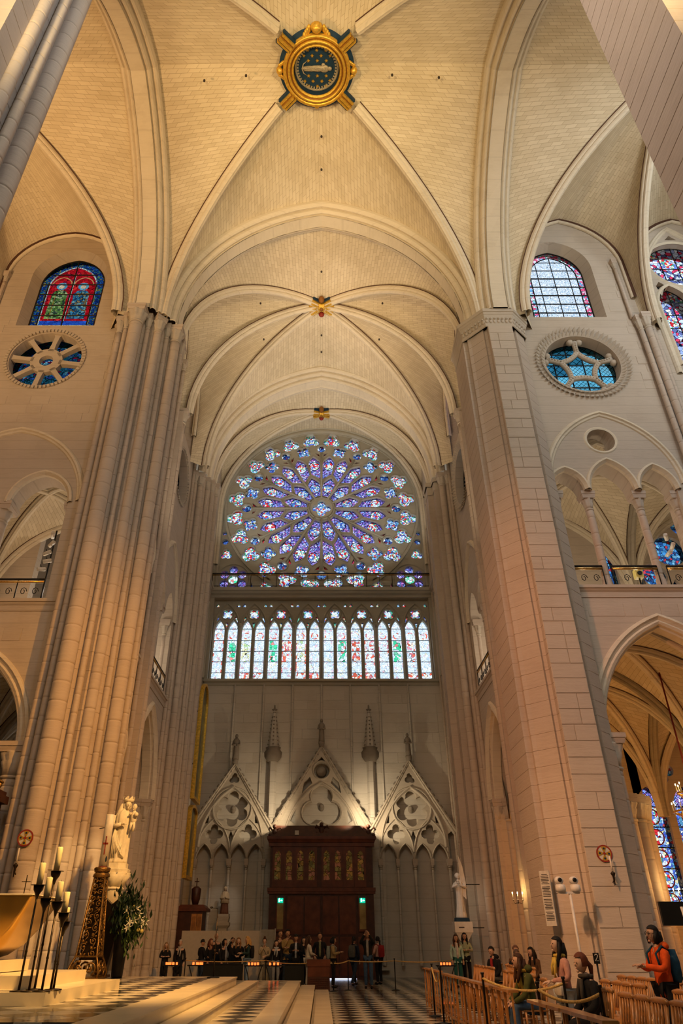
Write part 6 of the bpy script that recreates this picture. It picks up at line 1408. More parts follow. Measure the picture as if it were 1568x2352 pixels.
# ================================================================== BARRIERS, TABLES, STANDS
def post(label, x, y, h=.92, z=0, group='rope barrier posts'):
    t = tag(empty('barrier_post', (x, y, z)), label, 'barrier post', group)
    mb = MB(); mb.lathe([(.15, 0), (.15, .012), (.03, .03)], n=14); obj('foot', mb, 'iron', t)
    mb = MB(); mb.lathe([(.018, .02), (.018, h), (.028, h + .005), (.028, h + .03)], n=8); obj('pole', mb, 'iron', t); return (x, y, z + h - .05)
def rope(label, a, b, sag=.08, group='rope barriers'):
    a, b = Vector(a), Vector(b); pts = []
    for i in range(13): t = i / 12; p = a.lerp(b, t); p.z -= sag * 4 * t * (1 - t); pts.append(p)
    mb = MB(); o = a; mb.tube([p - o for p in pts], .018, 6); e = obj('barrier_rope', mb, 'rope_gold'); e.location = o; tag(e, label, 'rope', group); return e
P1 = post('thin black post at the right end of the door rope', 2.62, 14.9); P2 = post('thin black post in the middle of the door rope', .95, 14.9); P0 = post('short black post beside the pierced wooden stand', .42, 14.2, .86); P3 = post('black post near the partition in front of the visitors', -2.05, 15.7); P4 = post('black post by the votive tables', -5.05, 15.9)
rope('golden rope from the wooden stand to the first door post', P0, P2, .03); rope('golden rope across the front of the wooden doors', P2, P1, .03); P5 = post('thin black post at the far right wall', 5.3, 17.2); rope('golden rope running right towards the statue in white', P1, P5, .06)
rope('dim rope in front of the left group of visitors', P4, P3, .05); rope('dim rope between the black panels and the wooden stand', P3, (-.5, 14.6, .8), .05)
Q = [post('black post at the aisle with a looped golden cord', 2.60, 4.9, .98), post('black post between two kneeler stretches', 2.55, 3.2, .98), post('black post beside the middle kneelers', 2.55, -1.4, 1.0), post('black post in front of the woman in green', 3.35, -3.0, 1.0), post('tall black post at the nearest kneelers', 2.62, -4.4, 1.0), post('black post before the seated woman in black leather', 3.1, -5.2, 1.0)]
rope('golden cord looping over the kneelers beside the woman in green', Q[2], Q[3], .12); rope('short golden cord in front of the woman in black leather', Q[4], Q[5], .10); rope('short golden cord hanging at the far kneelers', Q[0], Q[1], .25)
def votive(label, x, y, n=5, seed=0):
    t = tag(empty('votive_table', (x, y, 0)), label, 'votive table', 'iron votive candle tables'); mb = MB(); mb.box(-.34, .34, -.2, .2, .7, .735); obj('tray', mb, 'iron', t)
    for sx in (-1, 1):
        mb = MB(); mb.tube([(sx * .3, 0, .7), (sx * .2, 0, .45), (sx * .12, 0, 0)], .018, 6); mb.tube([(sx * .12, -.2, .01), (sx * .12, .2, .01)], .018, 6); obj('leg', mb, 'iron', t)
    r_ = random.Random(seed); mb = MB(); mb.lathe([(.033, 0), (.036, .075), (.028, .08)], n=10); me = mb.mesh('votive_candle', 'red_votive')
    for i in range(n):
        c = link('votive_candle', me, None, Matrix.Translation((x - .22 + .44 * (i + .5) / n + r_.uniform(-.02, .02), y + r_.uniform(-.15, .1), .735 + .0))); tag(c, '%s red votive candle on %s' % (ORD[i], label.split(' ', 1)[1].replace('votive table', 'table')), 'candle', 'burning red votive candles')
votive('iron votive table before the white-haired visitor', -5.5, 15.6, 6, 1); votive('iron votive table beside the microphone stand', -4.55, 15.6, 6, 2); votive('iron votive table before the woman in pale blue jeans', -2.45, 15.2, 4, 3); votive('iron votive table left of the black barrier', -1.7, 15.2, 3, 4); votive('iron votive table by the two women in light jackets', 4.5, 15.2, 4, 5)
def slabthing(name, label, cat, x0, x1, y0, y1, z0, z1, mat, group=None):
    cx, cy = (x0 + x1) / 2, (y0 + y1) / 2; t = tag(empty(name, (cx, cy, z0)), label, cat, group)
    mb = MB(); mb.box(x0 - cx, x1 - cx, y0 - cy, y1 - cy, .03, z1 - z0 - .03); obj('cloth_panel', mb, mat, t)
    mb = MB(); mb.box(x0 - cx - .02, x1 - cx + .02, y0 - cy - .02, y1 - cy + .02, z1 - z0 - .03, z1 - z0); obj('top_edge', mb, 'iron', t)
    for sx in (x0 - cx + .04, x1 - cx - .04):
        mb = MB(); mb.box(sx - .03, sx + .03, y0 - cy - .03, y1 - cy + .03, 0, .03); obj('foot', mb, 'iron', t)
slabthing('crowd_barrier', 'long black barrier panel in front of the dark-clad visitors', 'barrier', -4.25, -2.85, 15.1, 15.4, 0, .78, 'black_cloth', 'black barrier panels'); slabthing('crowd_barrier', 'short black barrier panel left of the wooden stand', 'barrier', -1.3, -.62, 14.7, 15.0, 0, .78, 'black_cloth', 'black barrier panels')
ws = tag(empty('collection_stand', (-.1, 14.3, 0)), 'brown wooden stand with a pierced lower front beside the steps', 'stand')
mb = MB(); mb.box(-.39, .39, 0, .5, .0, .9); obj('box_body', mb, 'oak', ws); mb = MB(); mb.box(-.41, .41, -.03, .52, .72, .92); obj('top_box', mb, 'oak', ws)
hl = [(-.33 + .066 * i, .06 + .055 * j) for i in range(11) for j in range(6)]; mb = MB(); mb.slab([(-.39, .02), (.39, .02), (.39, .42), (-.39, .42)], [[(u - .02, z - .016), (u + .02, z - .016), (u + .02, z + .016), (u - .02, z + .016)] for u, z in hl], I4, -.03, -.005); obj('pierced_grille', mb, 'oak_dark', ws)
pt = tag(empty('partition_screen', (-4.1, 18.5, 0)), 'plain beige partition screen behind the left visitors', 'screen')
for (x0, x1, m, y) in ((-1.63, .0, 'panel_white', 0), (.005, 1.6, 'panel_white', 0)):
    mb = MB(); mb.box(x0, x1, y, y + .04, .05, 1.84); obj('board', mb, m, pt)
mb = MB(); mb.box(1.6, 2.2, .02, .06, .05, 1.88); obj('angled_board', mb, 'panel_grey', pt); mb = MB(); mb.box(1.57, 1.63, -.03, .07, 0, 1.92); obj('edge_post', mb, 'steel', pt); mb = MB(); mb.box(2.18, 2.22, -.03, .07, 0, 1.92); obj('edge_post', mb, 'steel', pt)
mb = MB(); mb.box(.28, .48, -.01, 0, 1.2, 1.55); nt_ = obj('notice', mb, 'paper', pt)
mb = MB(); q = circ(.38, 1.42, .06, 20); mb.tube([(a, -.015, b) for a, b in q + [q[0]]], .008, 5); mb.tube([(.34, -.015, 1.46), (.42, -.015, 1.38)], .008, 5); obj('forbidden_symbol', mb, 'ink', nt_)
for j in range(3):
    mb = MB(); mb.box(.31, .45, -.012, -.008, 1.24 + .035 * j, 1.252 + .035 * j); obj('text_line', mb, 'ink', nt_)
ms = tag(empty('microphone_stand', (-2.42, 4.0, .757)), 'thin microphone stand at the back edge of the platform', 'microphone stand')
mb = MB(); mb.lathe([(.14, 0), (.14, .02), (.02, .03)], n=14); obj('base', mb, 'iron', ms); mb = MB(); mb.tube([(0, 0, .02), (0, 0, 1.34)], .011, 6); obj('pole', mb, 'bronze_dark', ms); mb = MB(); mb.tube([(0, 0, 1.34), (-.13, -.02, 1.36)], .008, 5); mb.sphere((-.15, -.02, 1.365), .025, 8, 5, sc=(1.5, 1, 1)); obj('microphone', mb, 'iron', ms)
# cabinet and paintings at the left end
cb = tag(empty('wooden_cabinet', (-5.72, 21.2, 0)), 'tall dark wooden cabinet with a carved top behind the partition', 'cabinet')
mb = MB(); mb.box(-.7, .45, -.6, .6, 0, 2.6); obj('body', mb, 'oak_dark', cb); mb = MB(); mb.box(-.75, .62, -.66, .66, 2.6, 2.72); mb.frus((-.06, 0), .66, .64, 2.72, .5, .5, 2.86); obj('cornice', mb, 'oak', cb)
for (a, b) in ((-.02, .21), (.23, .45)):
    mb = MB(); mb.box(a, b, -.63, -.6, 1.2, 2.5); d = obj('door', mb, 'chair_wood', cb); mb = MB(); mb.box(a + .03, b - .03, -.65, -.63, 1.3, 2.4); obj('door_panel', mb, 'chair_wood_dark', d)
mb = MB(); mb.lathe([(.12, 2.86), (.2, 3.1), (.22, 3.5), (.1, 3.6)], (0, 0), 10); mb.box(-.02, .02, -.02, .02, 3.6, 3.95); mb.box(-.1, .1, -.02, .02, 3.78, 3.82); obj('carved_top', mb, 'oak_dark', cb)
plain('canvas', (.10, .12, .07), .3, 0, .8, 2.5)
for (lab, z0, z1, y0, y1, arched) in (('tall gilt framed painting hung high on the left end wall', 7.3, 13.2, 20.7, 22.6, True), ('gilt framed painting below the taller one on the left end wall', 3.9, 7.1, 20.5, 22.3, False)):
    pc = tag(empty('framed_painting', (-6.28, (y0 + y1) / 2, z0)), lab, 'painting', 'gilt framed paintings'); hw = (y1 - y0) / 2; h = z1 - z0
    o = arch(0, hw, 0, h - (1.0 if arched else .35), h, 8); i_ = arch(0, hw - .14, .14, h - (1.0 if arched else .35), h - .14, 8); Mp = Matrix(((0, 1, 0, 0), (1, 0, 0, 0), (0, 0, 1, 0), (0, 0, 0, 1)))
    mb = MB(); mb.slab(o, [i_], Mp, -.06, .14); obj('gilt_frame', mb, 'gold', pc); mb = MB(); mb.slab(i_, [], Mp, -.02, .04); obj('canvas', mb, 'canvas', pc); mb = MB(); mb.box(-.73, -.05, -.05, .05, h * .3, h * .3 + .06); mb.box(-.73, -.05, -.05, .05, h * .75, h * .75 + .06); obj('wall_hook', mb, 'iron', pc)
# wheel crosses, brackets
def wheel_cross(label, x, y, z, r):
    t = tag(empty('consecration_cross', (x, y, z)), label, 'wall cross', 'painted wheel crosses'); M = I4
    mb = MB(); mb.slab(circ(0, 0, r, 32), [circ(0, 0, r * .84, 32)], M, -.02, 0); obj('rim', mb, 'red_paint', t); mb = MB(); mb.slab(circ(0, 0, r * .84, 32), [], M, -.012, 0); obj('ground', mb, 'paper', t)
    arm = [(-.05 * r / .2, .03), (.05 * r / .2 * .4, .03), (.34 * r, .8 * r), (-.34 * r, .8 * r)]; arm = [(-.05 * r, .1 * r), (.05 * r, .1 * r), (.34 * r, .76 * r), (0, .84 * r), (-.34 * r, .76 * r)]; mb = MB(); mb.slab(arm, [], M, -.022, 0); me = mb.mesh('cross_arm', 'gold'); mb = MB(); mb.slab(circ(0, .58 * r, .13 * r, 8), [], M, -.028, 0); mn = mb.mesh('arm_flower', 'navy')
    for k in range(4):
        a = link('cross_arm', me, t, Matrix.Rotation(PI / 2 * k + R(3), 4, 'Y')); link('arm_flower', mn, a)
    mb = MB(); mb.slab(circ(0, 0, .16 * r, 12), [], M, -.03, 0); obj('hub', mb, 'red_paint', t)
wheel_cross('painted wheel cross on the round-shafted pillar', -7.93, 5.68, 3.80, .21); wheel_cross('painted wheel cross on the flat-faced pillar', 7.62, 6.03, 3.46, .21)
def bracket_candle(label, x, y, z, dx=.05):
    t = tag(empty('bracket_candle', (x, y, z)), label, 'candle bracket', 'single candle brackets'); mb = MB(); mb.lathe([(.01, -.32), (.025, -.2), (.03, -.12), (.06, -.06), (.065, -.04), (.02, 0)], (0, -.12), 10); mb.tube([(0, 0, -.25), (0, -.1, -.2)], .015, 6); obj('bracket', mb, 'bronze_dark', t)
    mb = MB(); mb.lathe([(.022, 0), (.022, .36), (.004, .365)], (0, -.12), 10); obj('candle', mb, 'wax_white', t)
bracket_candle('white bracket candle below the wheel cross on the round-shafted pillar', -7.98, 5.66, 3.18); bracket_candle('white bracket candle below the wheel cross on the flat-faced pillar', 7.70, 6.02, 3.02)
def sconce(label, x, y, z, s=1.0, e=14):
    t = tag(empty('wall_sconce', (x, y, z)), label, 'sconce', 'three-candle wall sconces'); mb = MB(); mb.tube([(0, .25, -.1), (0, 0, -.12), (0, 0, 0)], .012, 6)
    for k in (-1, 1): mb.tube([(0, 0, -.1), (k * .12, 0, -.13), (k * .17, 0, -.02)], .010, 6)
    obj('arms', mb, 'bronze_dark', t)
    for k in (-1, 0, 1):
        mb = MB(); mb.lathe([(.03, -.02), (.035, 0)], (k * .17, 0), 8); mb.lathe([(.014, 0), (.014, .16)], (k * .17, 0), 8); c = obj('candle', mb, 'wax_white', t); mb = MB(); mb.sphere((k * .17, 0, .19), .020, 8, 6, sc=(.8, .8, 1.7)); obj('flame', mb, 'flame', c)
    light('candle_glow', 'POINT', (x, y - .05, z + .3), (0, 0, 0), e, ORNG, .06)
sconce('three-candle sconce glowing on the west transept shafts', 6.72, 12.35, 2.68); sconce('three-candle sconce in the aisle above the black screen', 11.75, 11.2, 2.72, 1, 22)
mn = tag(empty('display_screen', (8.25, 3.0, 0)), 'black display screen on a pale pole at the right edge', 'screen'); mb = MB(); mb.box(-.75, .6, 0, .08, 1.74, 2.2); obj('panel', mb, 'screen_black', mn); mb = MB(); mb.tube([(-.28, .0, 2.1), (-.15, -.1, 0)], .03, 8); obj('pole', mb, 'plastic_white', mn); mb = MB(); mb.lathe([(.25, 0), (.25, .03), (.03, .04)], (-.15, -.1), 14); obj('base', mb, 'steel', mn)
cm = tag(empty('camera_mast', (6.35, 5.5, 0)), 'pale mast carrying two white dome cameras in front of the flat-faced pillar', 'camera mast'); mb = MB(); mb.tube([(0, 0, .02), (0, 0, 2.5)], .035, 8); obj('mast', mb, 'plastic_white', cm); mb = MB(); mb.box(-.3, .24, -.04, .04, 2.48, 2.53); obj('crossbar', mb, 'plastic_white', cm); mb = MB(); mb.lathe([(.2, 0), (.2, .02), (.04, .03)], n=12); obj('base', mb, 'plastic_white', cm)
for dx in (-.22, .16):
    mb = MB(); mb.lathe([(.12, 2.53), (.13, 2.6), (.12, 2.68), (.06, 2.7)], (dx, 0), 14); h = obj('camera_body', mb, 'plastic_white', cm); mb = MB(); mb.sphere((dx - .02, -.02, 2.78), .11, 12, 8, sc=(1.1, .9, .85)); k_ = obj('camera_head', mb, 'plastic_white', h); 
    mb = MB(); mb.lathe([(.055, 0), (.05, .02), (.01, .02)], n=12); obj('lens', mb, 'screen_black', h, Matrix.Translation((dx - .02, -.115, 2.79)) @ Matrix.Rotation(R(90), 4, 'X'))
pb = tag(empty('text_banner', (6.12, 6.72, 1.8)), 'tall narrow printed text board on the left edge of the flat-faced pillar', 'notice board'); Mb = Matrix.Rotation(R(-38), 4, 'Z'); mb = MB(); mb.box(-.14, .14, -.02, .02, 0, 1.3); obj('board', mb, 'paper', pb, Mb)
for j in range(30):
    if j % 8 == 7: continue
    mb = MB(); wd = .11 if j % 5 else .08; mb.box(-wd, wd, -.026, -.02, 1.2 - .037 * j, 1.215 - .037 * j); obj('text_line', mb, 'ink', pb, Mb)
sg = tag(empty('bay_sign', (6.55, 5.0, 0)), 'black stand sign with the number 2 behind the chairs', 'sign'); mb = MB(); mb.tube([(0, 0, .1), (0, 0, 1.0)], .02, 6); mb.tube([(0, 0, .55), (.55, .1, .6)], .018, 6); mb.tube([(.55, .1, 0), (.55, .1, .75)], .018, 6); mb.box(-.12, .12, -.12, .12, .0, .03); obj('stand', mb, 'iron', sg); mb = MB(); mb.box(-.07, .07, -.03, -.01, 1.0, 1.22); obj('plate', mb, 'iron', sg)
mb = MB(); mb.tube([(-.035, -.035, 1.165), (-.02, -.035, 1.19), (.015, -.035, 1.19), (.035, -.035, 1.165), (.02, -.035, 1.13), (-.035, -.035, 1.06), (.04, -.035, 1.06)], .009, 5); obj('number', mb, 'paper', sg)
# chandelier with its cord
chd = tag(empty('chandelier', (12.9, 10.9, 4.9)), 'gilt two-tier candle chandelier hanging at the right edge', 'chandelier')
mb = MB(); mb.lathe([(.05, 0), (.22, .1), (.3, .25), (.12, .4), (.06, .8), (.12, .95), (.04, 1.3), (.03, 1.6)], n=14); obj('stem', mb, 'brass', chd)
for (r_, z_, n_) in ((.72, .35, 14), (.45, .95, 9)):
    mb = MB(); q = circ(0, 0, r_, 28); mb.tube([(a, b, z_) for a, b in q + [q[0]]], .035, 6); obj('ring', mb, 'brass', chd)
    for k in range(n_):
        a = 2 * PI * k / n_; c = (r_ * math.cos(a), r_ * math.sin(a)); mb = MB(); mb.tube([(0, 0, z_ - .12), (c[0] * .6, c[1] * .6, z_ - .2), (c[0], c[1], z_)], .014, 5); obj('arm', mb, 'brass', chd)
        mb = MB(); mb.lathe([(.04, z_), (.045, z_ + .02)], c, 8); mb.lathe([(.018, z_ + .02), (.018, z_ + .24)], c, 8); cn = obj('candle', mb, 'wax', chd); mb = MB(); mb.sphere((c[0], c[1], z_ + .29), .022, 8, 6, sc=(.8, .8, 1.8)); obj('flame', mb, 'flame', cn)
light('chandelier_glow', 'POINT', (12.9, 10.9, 5.9), (0, 0, 0), 60, ORNG, .3)
cr = tag(empty('hanging_cord', (12.9, 10.9, 6.5)), 'dark red hanging cord dropping through the nave arch', 'cord'); mb = MB(); mb.tube([(0, 0, 0), (0, 0, 4.3)], .028, 6); obj('cord_line', mb, 'red_cord', cr); mb = MB(); mb.box(-.16, .16, -.02, .02, 4.26, 4.32); mb.box(-.02, .02, -.16, .16, 4.26, 4.32); mb.sphere((0, 0, 4.22), .07, 8, 5); obj('ceiling_hook', mb, 'iron', cr)
# tribune lamps
def lamp(label, x, y, z, rz, group, s=1):
    t = tag(empty('spot_lamp', (x, y, z), rz), label, 'spotlight', group); mb = MB(); mb.lathe([(.07, -.18), (.08, .1), (.075, .12)], n=12); mb2 = obj('housing', mb, 'plastic_white', t, Matrix.Rotation(R(70), 4, 'X')); mb = MB(); mb.lathe([(.06, .105), (.01, .106)], n=12); obj('lens', mb, 'lamp_white', t, Matrix.Rotation(R(70), 4, 'X')); mb = MB(); mb.tube([(0, .02, .0), (0, .1, .16)], .015, 5); obj('yoke', mb, 'iron', t)
for i, (x, z) in enumerate(((-10.35, 14.75), (-10.3, 14.35), (-10.38, 13.95), (-10.3, 13.6), (-10.45, 13.25))): lamp(['top', 'second', 'third', 'fourth', 'lowest'][i] + ' white spotlight on the mast in the choir tribune', x, 8.3, z, .4 + .5 * i, 'spotlights in the choir tribune')
mb = MB(); mb.tube([(-10.3, 8.45, 11.45), (-10.3, 8.45, 15.0)], .03, 6); o = obj('lamp_mast', mb, 'iron'); tag(o, 'thin mast carrying the spotlights in the choir tribune', 'mast')
for i, (x, z) in enumerate(((13.2, 14.6), (13.35, 14.2), (13.15, 13.9))): lamp(['upper', 'middle', 'lower'][i] + ' spotlight by the round tribune glass at the right edge', x, 8.2, z, -.5 + .4 * i, 'spotlights in the nave tribune')
pj = tag(empty('projector', (11.9, 8.5, 11.96)), 'yellow projector on a stand behind the tribune railing', 'projector'); mb = MB(); mb.tube([(0, 0, 0), (0, 0, 1.0)], .03, 6); mb.tube([(-.25, 0, 0), (0, 0, .5), (.25, 0, 0)], .02, 5); obj('tripod', mb, 'iron', pj); mb = MB(); mb.box(-.14, .14, -.12, .12, 1.0, 1.35); obj('housing', mb, 'petal_yellow', pj); mb = MB(); mb.lathe([(.09, 0), (.08, .05)], n=10); obj('lens', mb, 'screen_black', pj, Matrix.Translation((0, -.12, 1.17)) @ Matrix.Rotation(R(90), 4, 'X'))
# carved stalls at the left edge
cs = tag(empty('choir_stall', (-9.62, 5.85, .44)), 'tall carved dark wooden choir stall at the left edge', 'choir stall'); mb = MB(); mb.box(-1.2, .55, 0, .5, 0, 4.3); obj('back', mb, 'oak', cs); mb = MB(); mb.box(-1.2, .7, -.12, .55, 4.3, 4.5); mb.box(-1.2, .62, -.06, .5, 4.5, 4.62); obj('cornice', mb, 'oak_dark', cs)
mb = MB(); mb.sphere((0, 0, 0), .1, 8, 5, sc=(1, .6, 1)); mb.tube([(-.12, 0, .05), (0, -.05, .14), (.12, 0, .05)], .03, 5); CV = mb.mesh('carving', 'gilt_bronze')
for i in range(7): link('carving', CV, cs, Matrix.Translation((-1.1 + .27 * i, .1, 4.75)))
for j in range(9):
    for i in range(2): link('carving', CV, cs, Matrix.Translation((.1 + .28 * i, -.04, .8 + .4 * j)))
# ================================================================== STATUES
def robe(mb, prof, n=40, folds=9, amp=.10, c=(0, 0), sx=1, sy=.8, tw=.0, seed=0):
    r_ = random.Random(seed); ph = [r_.random() * 6 for _ in range(4)]; zt = prof[-1][1]
    mb.lathe(prof, c, n, mod=lambda a, z: 1 + amp * (1 - .6 * z / zt) * (math.sin(folds * a + ph[0] + z * 2.0) * .6 + math.sin((folds + 4) * a + ph[1] - z * 3) * .4), sx=sx, sy=sy)
def face(mb, c, r, yaw=0, pitch=0):
    t = MB(); t.sphere((0, 0, 0), r, 14, 10, sc=(.82, .92, 1.18))
    for i, v in enumerate(t.v):
        x, y, z = v
        if z < 0: k = 1 + .35 * z / r; x *= max(.5, k); y *= max(.75, 1 + .1 * z / r)
        t.v[i] = (x, y, z)
    t.sphere((0, -r * .93, -r * .12), r * .17, 6, 5, sc=(.7, 1.1, 1.5)); t.sphere((0, -r * .80, -r * .58), r * .2, 6, 4, sc=(1.2, .6, .4)); t.sphere((0, -r * .72, -r * .92), r * .22, 6, 5)
    for s in (-1, 1): t.sphere((s * r * .30, -r * .80, r * .10), r * .15, 6, 5, sc=(1.2, .5, .7)); t.sphere((s * r * .82, 0, -r * .1), r * .2, 6, 5, sc=(.4, .8, 1.2))
    M = Matrix.Translation(c) @ Matrix.Rotation(yaw, 4, 'Z') @ Matrix.Rotation(pitch, 4, 'X'); mb.add([M @ Vector(v) for v in t.v], t.f, 0, True)
def hand(mb, w, d, up=(0, 0, 1), s=1.0, m=0, curl=.4):
    """small hand: palm, four unequal fingers and a thumb leaving the side of the palm; w wrist, d direction"""
    d = Vector(d).normalized(); u = Vector(up); sd = d.cross(u); sd = sd.normalized() if sd.length > .05 else Vector((1, 0, 0)); n = sd.cross(d).normalized(); w = Vector(w)
    M = Matrix((tuple(sd), tuple(d), tuple(n))).transposed().to_4x4(); M.translation = w; t = MB()
    t.sphere((0, .045 * s, 0), .045 * s, 8, 6, sc=(.95, 1.15, .45))
    for i, (x, l) in enumerate(((-.03, .062), (-.010, .074), (.010, .070), (.029, .055))):
        l *= s; x *= s; b = .085 * s; t.tube([(x, b - .02 * s, 0), (x * 1.1, b + l * .45, -l * .15 * curl), (x * 1.12, b + l * .8, -l * .6 * curl), (x * 1.1, b + l * .92, -l * 1.0 * curl)], .0095 * s, 6, taper=[1.1, 1, .9, .65])
    t.tube([(-.03 * s, .02 * s, -.005), (-.055 * s, .05 * s, -.015 * s), (-.058 * s, .085 * s, -.03 * s)], .0115 * s, 6, taper=[1.2, 1, .7])
    mb.add([M @ Vector(v) for v in t.v], t.f, m, True)

# crowned Virgin and Child on a column
vg = tag(empty('crowned_statue', (-5.25, 5.15, .44)), 'golden lit crowned stone woman holding a child on a carved column', 'statue')
mb = MB(); mb.lathe([(.40, 0), (.40, .3), (.33, .36), (.33, .42)], n=8, sm=False); obj('plinth', mb, 'statue_stone', vg)
mb = MB(); mb.lathe([(.24, .42), (.23, 2.06), (.235, 2.12)], n=16); obj('column', mb, 'statue_stone', vg)
mb = MB(); mb.lathe([(.24, 2.1), (.28, 2.13), (.24, 2.17)], n=16); mb.lathe([(.24, 2.17), (.27, 2.28), (.37, 2.42), (.34, 2.44), (.38, 2.48)], n=24, mod=lambda a, z: 1 + .09 * math.cos(8 * a)); obj('carved_capital', mb, 'statue_stone', vg)
mb = MB(); mb.lathe([(.36, 2.47), (.37, 2.56), (.33, 2.58)], n=8, a0=PI / 8, sm=False); mb.lathe([(.30, 2.58), (.30, 2.70)], n=8, a0=PI / 8, sm=False); obj('base_block', mb, 'statue_stone', vg)
Z0 = 2.70; mb = MB(); t = MB()
robe(t, [(.25, 0), (.24, .06), (.215, .3), (.20, .6), (.205, .85), (.215, 1.0), (.20, 1.15), (.13, 1.24), (.07, 1.27), (.055, 1.31)], folds=8, amp=.13, seed=3)
t.v = [(x + .05 * math.sin(z * 2.2), y, z) for x, y, z in t.v]; mb.add([(x, y, z + Z0) for x, y, z in t.v], t.f, 0, True)
for i in range(9):      # deep mantle folds falling diagonally
    a = -2.3 + .27 * i; mb.tube([(.21 * math.cos(a - 1.2 + .0) * .9 + .08, -.16 + .02 * i % 3, Z0 + .95 - .02 * i), (-.02 + .06 * (i - 4) * .5, -.21, Z0 + .62 - .05 * i), (.2 * math.cos(a), -.17, Z0 + .12)], .02, 5, taper=[.5, 1, .8])
mb.tube([(-.18, 0, Z0 + 1.12), (-.26, -.05, Z0 + .88), (-.10, -.22, Z0 + .86), (.04, -.24, Z0 + .90)], .062, 8, taper=[1.1, 1.1, .9, .7]); mb.tube([(.18, 0, Z0 + 1.12), (.28, -.04, Z0 + .92), (.30, -.18, Z0 + .93)], .06, 8); hand(mb, (.04, -.24, Z0 + .90), (1, -.2, .1), s=.9)
obj('robed_body', mb, 'statue_stone', vg)
mb = MB(); face(mb, (.10, -.03, Z0 + 1.40), .105, .35, 0); obj('head', mb, 'statue_stone', vg)
mb = MB(); mb.lathe([(.125, Z0 + 1.46), (.13, Z0 + 1.50), (.145, Z0 + 1.53)], (.09, .01), 20); obj('crown_band', mb, 'statue_stone', vg)
mb = MB(); mb.add([(-.025, 0, 0), (.025, 0, 0), (.035, 0, .045), (0, 0, .085), (-.035, 0, .045), (0, .02, .03)], [(0, 1, 2, 3, 4), (0, 5, 1), (1, 5, 2), (2, 5, 3), (3, 5, 4), (4, 5, 0)]); CP = mb.mesh('crown_point', 'statue_stone')
for i in range(8): a = 2 * PI * i / 8; link('crown_point', CP, vg, Matrix.Translation((.09 + .145 * math.cos(a), .01 + .145 * math.sin(a), Z0 + 1.53)) @ Matrix.Rotation(a + PI / 2, 4, 'Z'))
mb = MB(); mb.sphere((.055, .045, Z0 + 1.38), .135, 14, 9, sc=(.95, .9, 1.1)); mb.tube([(-.02, .05, Z0 + 1.42), (-.1, .06, Z0 + 1.2), (-.2, .03, Z0 + .95), (-.16, -.08, Z0 + .75)], .085, 10, taper=[1, 1.1, 1, .6]); obj('veil', mb, 'statue_stone', vg)
mb = MB(); mb.lathe([(.05, 0), (.085, .06), (.08, .18), (.06, .27), (.03, .31)], n=14, mod=lambda a, z: 1 + .08 * math.sin(6 * a)); mb.tube([(.03, -.02, .03), (.05, -.06, -.08), (.03, -.05, -.2)], .035, 7); mb.tube([(-.03, -.02, .03), (-.03, -.07, -.06), (-.05, -.06, -.17)], .035, 7); mb.tube([(.06, -.02, .25), (.1, -.08, .18), (.05, -.11, .2)], .024, 6); mb.tube([(-.06, -.02, .25), (-.1, -.08, .2), (-.07, -.12, .24)], .024, 6); mb.sphere((.08, -.1, .2), .06, 8, 6); face(mb, (0, -.01, .39), .075, -.3)
obj('child', mb, 'statue_stone', vg, Matrix.Translation((.31, -.12, Z0 + .93)))
mb = MB(); mb.tube([(-.2, .1, Z0 + .9), (-.75, .6, Z0 + .9)], .012, 5); mb.tube([(-.2, .1, 2.0), (-.75, .6, 2.0)], .012, 5); obj('wall_tie', mb, 'iron', vg)

# Joan of Arc style figure with banner on a bracket
ja = tag(empty('banner_statue', (5.72, 17.95, 1.72)), 'white marble woman with raised face and tall banner on a bracket', 'statue')
mb = MB(); mb.frus((0, 0), .16, .16, -.25, .33, .28, .05); mb.box(-.36, .36, -.3, .3, .05, .42); obj('bracket', mb, 'marble_statue', ja); mb = MB(); mb.box(-.2, .02, -.305, -.3, .2, .24); obj('inscription', mb, 'ink', ja)
mb = MB(); mb.frus((0, 0), .28, .25, .42, .26, .23, .56); obj('blue_base', mb, 'navy', ja)
Z0 = .52; mb = MB(); t = MB(); robe(t, [(.22, 0), (.20, .1), (.16, .5), (.135, .85), (.15, 1.05), (.175, 1.22), (.14, 1.34), (.07, 1.39), (.05, 1.44)], folds=10, amp=.14, seed=9); mb.add([(x, y, z + Z0) for x, y, z in t.v], t.f, 0, True)
for s in (-1, 1): mb.tube([(s * .16, 0, Z0 + 1.28), (s * .26, -.08, Z0 + 1.12), (s * .05 - .06, -.24, Z0 + 1.22)], .055, 8, taper=[1, 1, .75]); hand(mb, (s * .04 - .06, -.25, Z0 + 1.24), (-.2, -.3, 1), s=.9)
face(mb, (-.02, -.03, Z0 + 1.54), .10, 0, -.35); mb.sphere((-.02, .02, Z0 + 1.56), .115, 12, 8); obj('robed_body', mb, 'marble_statue', ja)
mb = MB(); mb.tube([(.08, -.2, Z0 + .25), (.06, -.1, Z0 + 2.15)], .014, 6); obj('banner_pole', mb, 'marble_statue', ja)
mb = MB(); mb.slab([(.05, .9), (.26, .7), (.30, 1.3), (.22, 1.9), (.07, 2.35)], [], Matrix.Translation((0, -.05, Z0)), 0, .05); obj('banner', mb, 'marble_statue', ja)
mb = MB(); mb.box(.1, .9, .1, .13, .2, .23); mb.box(.1, .9, .1, .13, 1.75, 1.78); obj('iron_tie', mb, 'iron', ja)
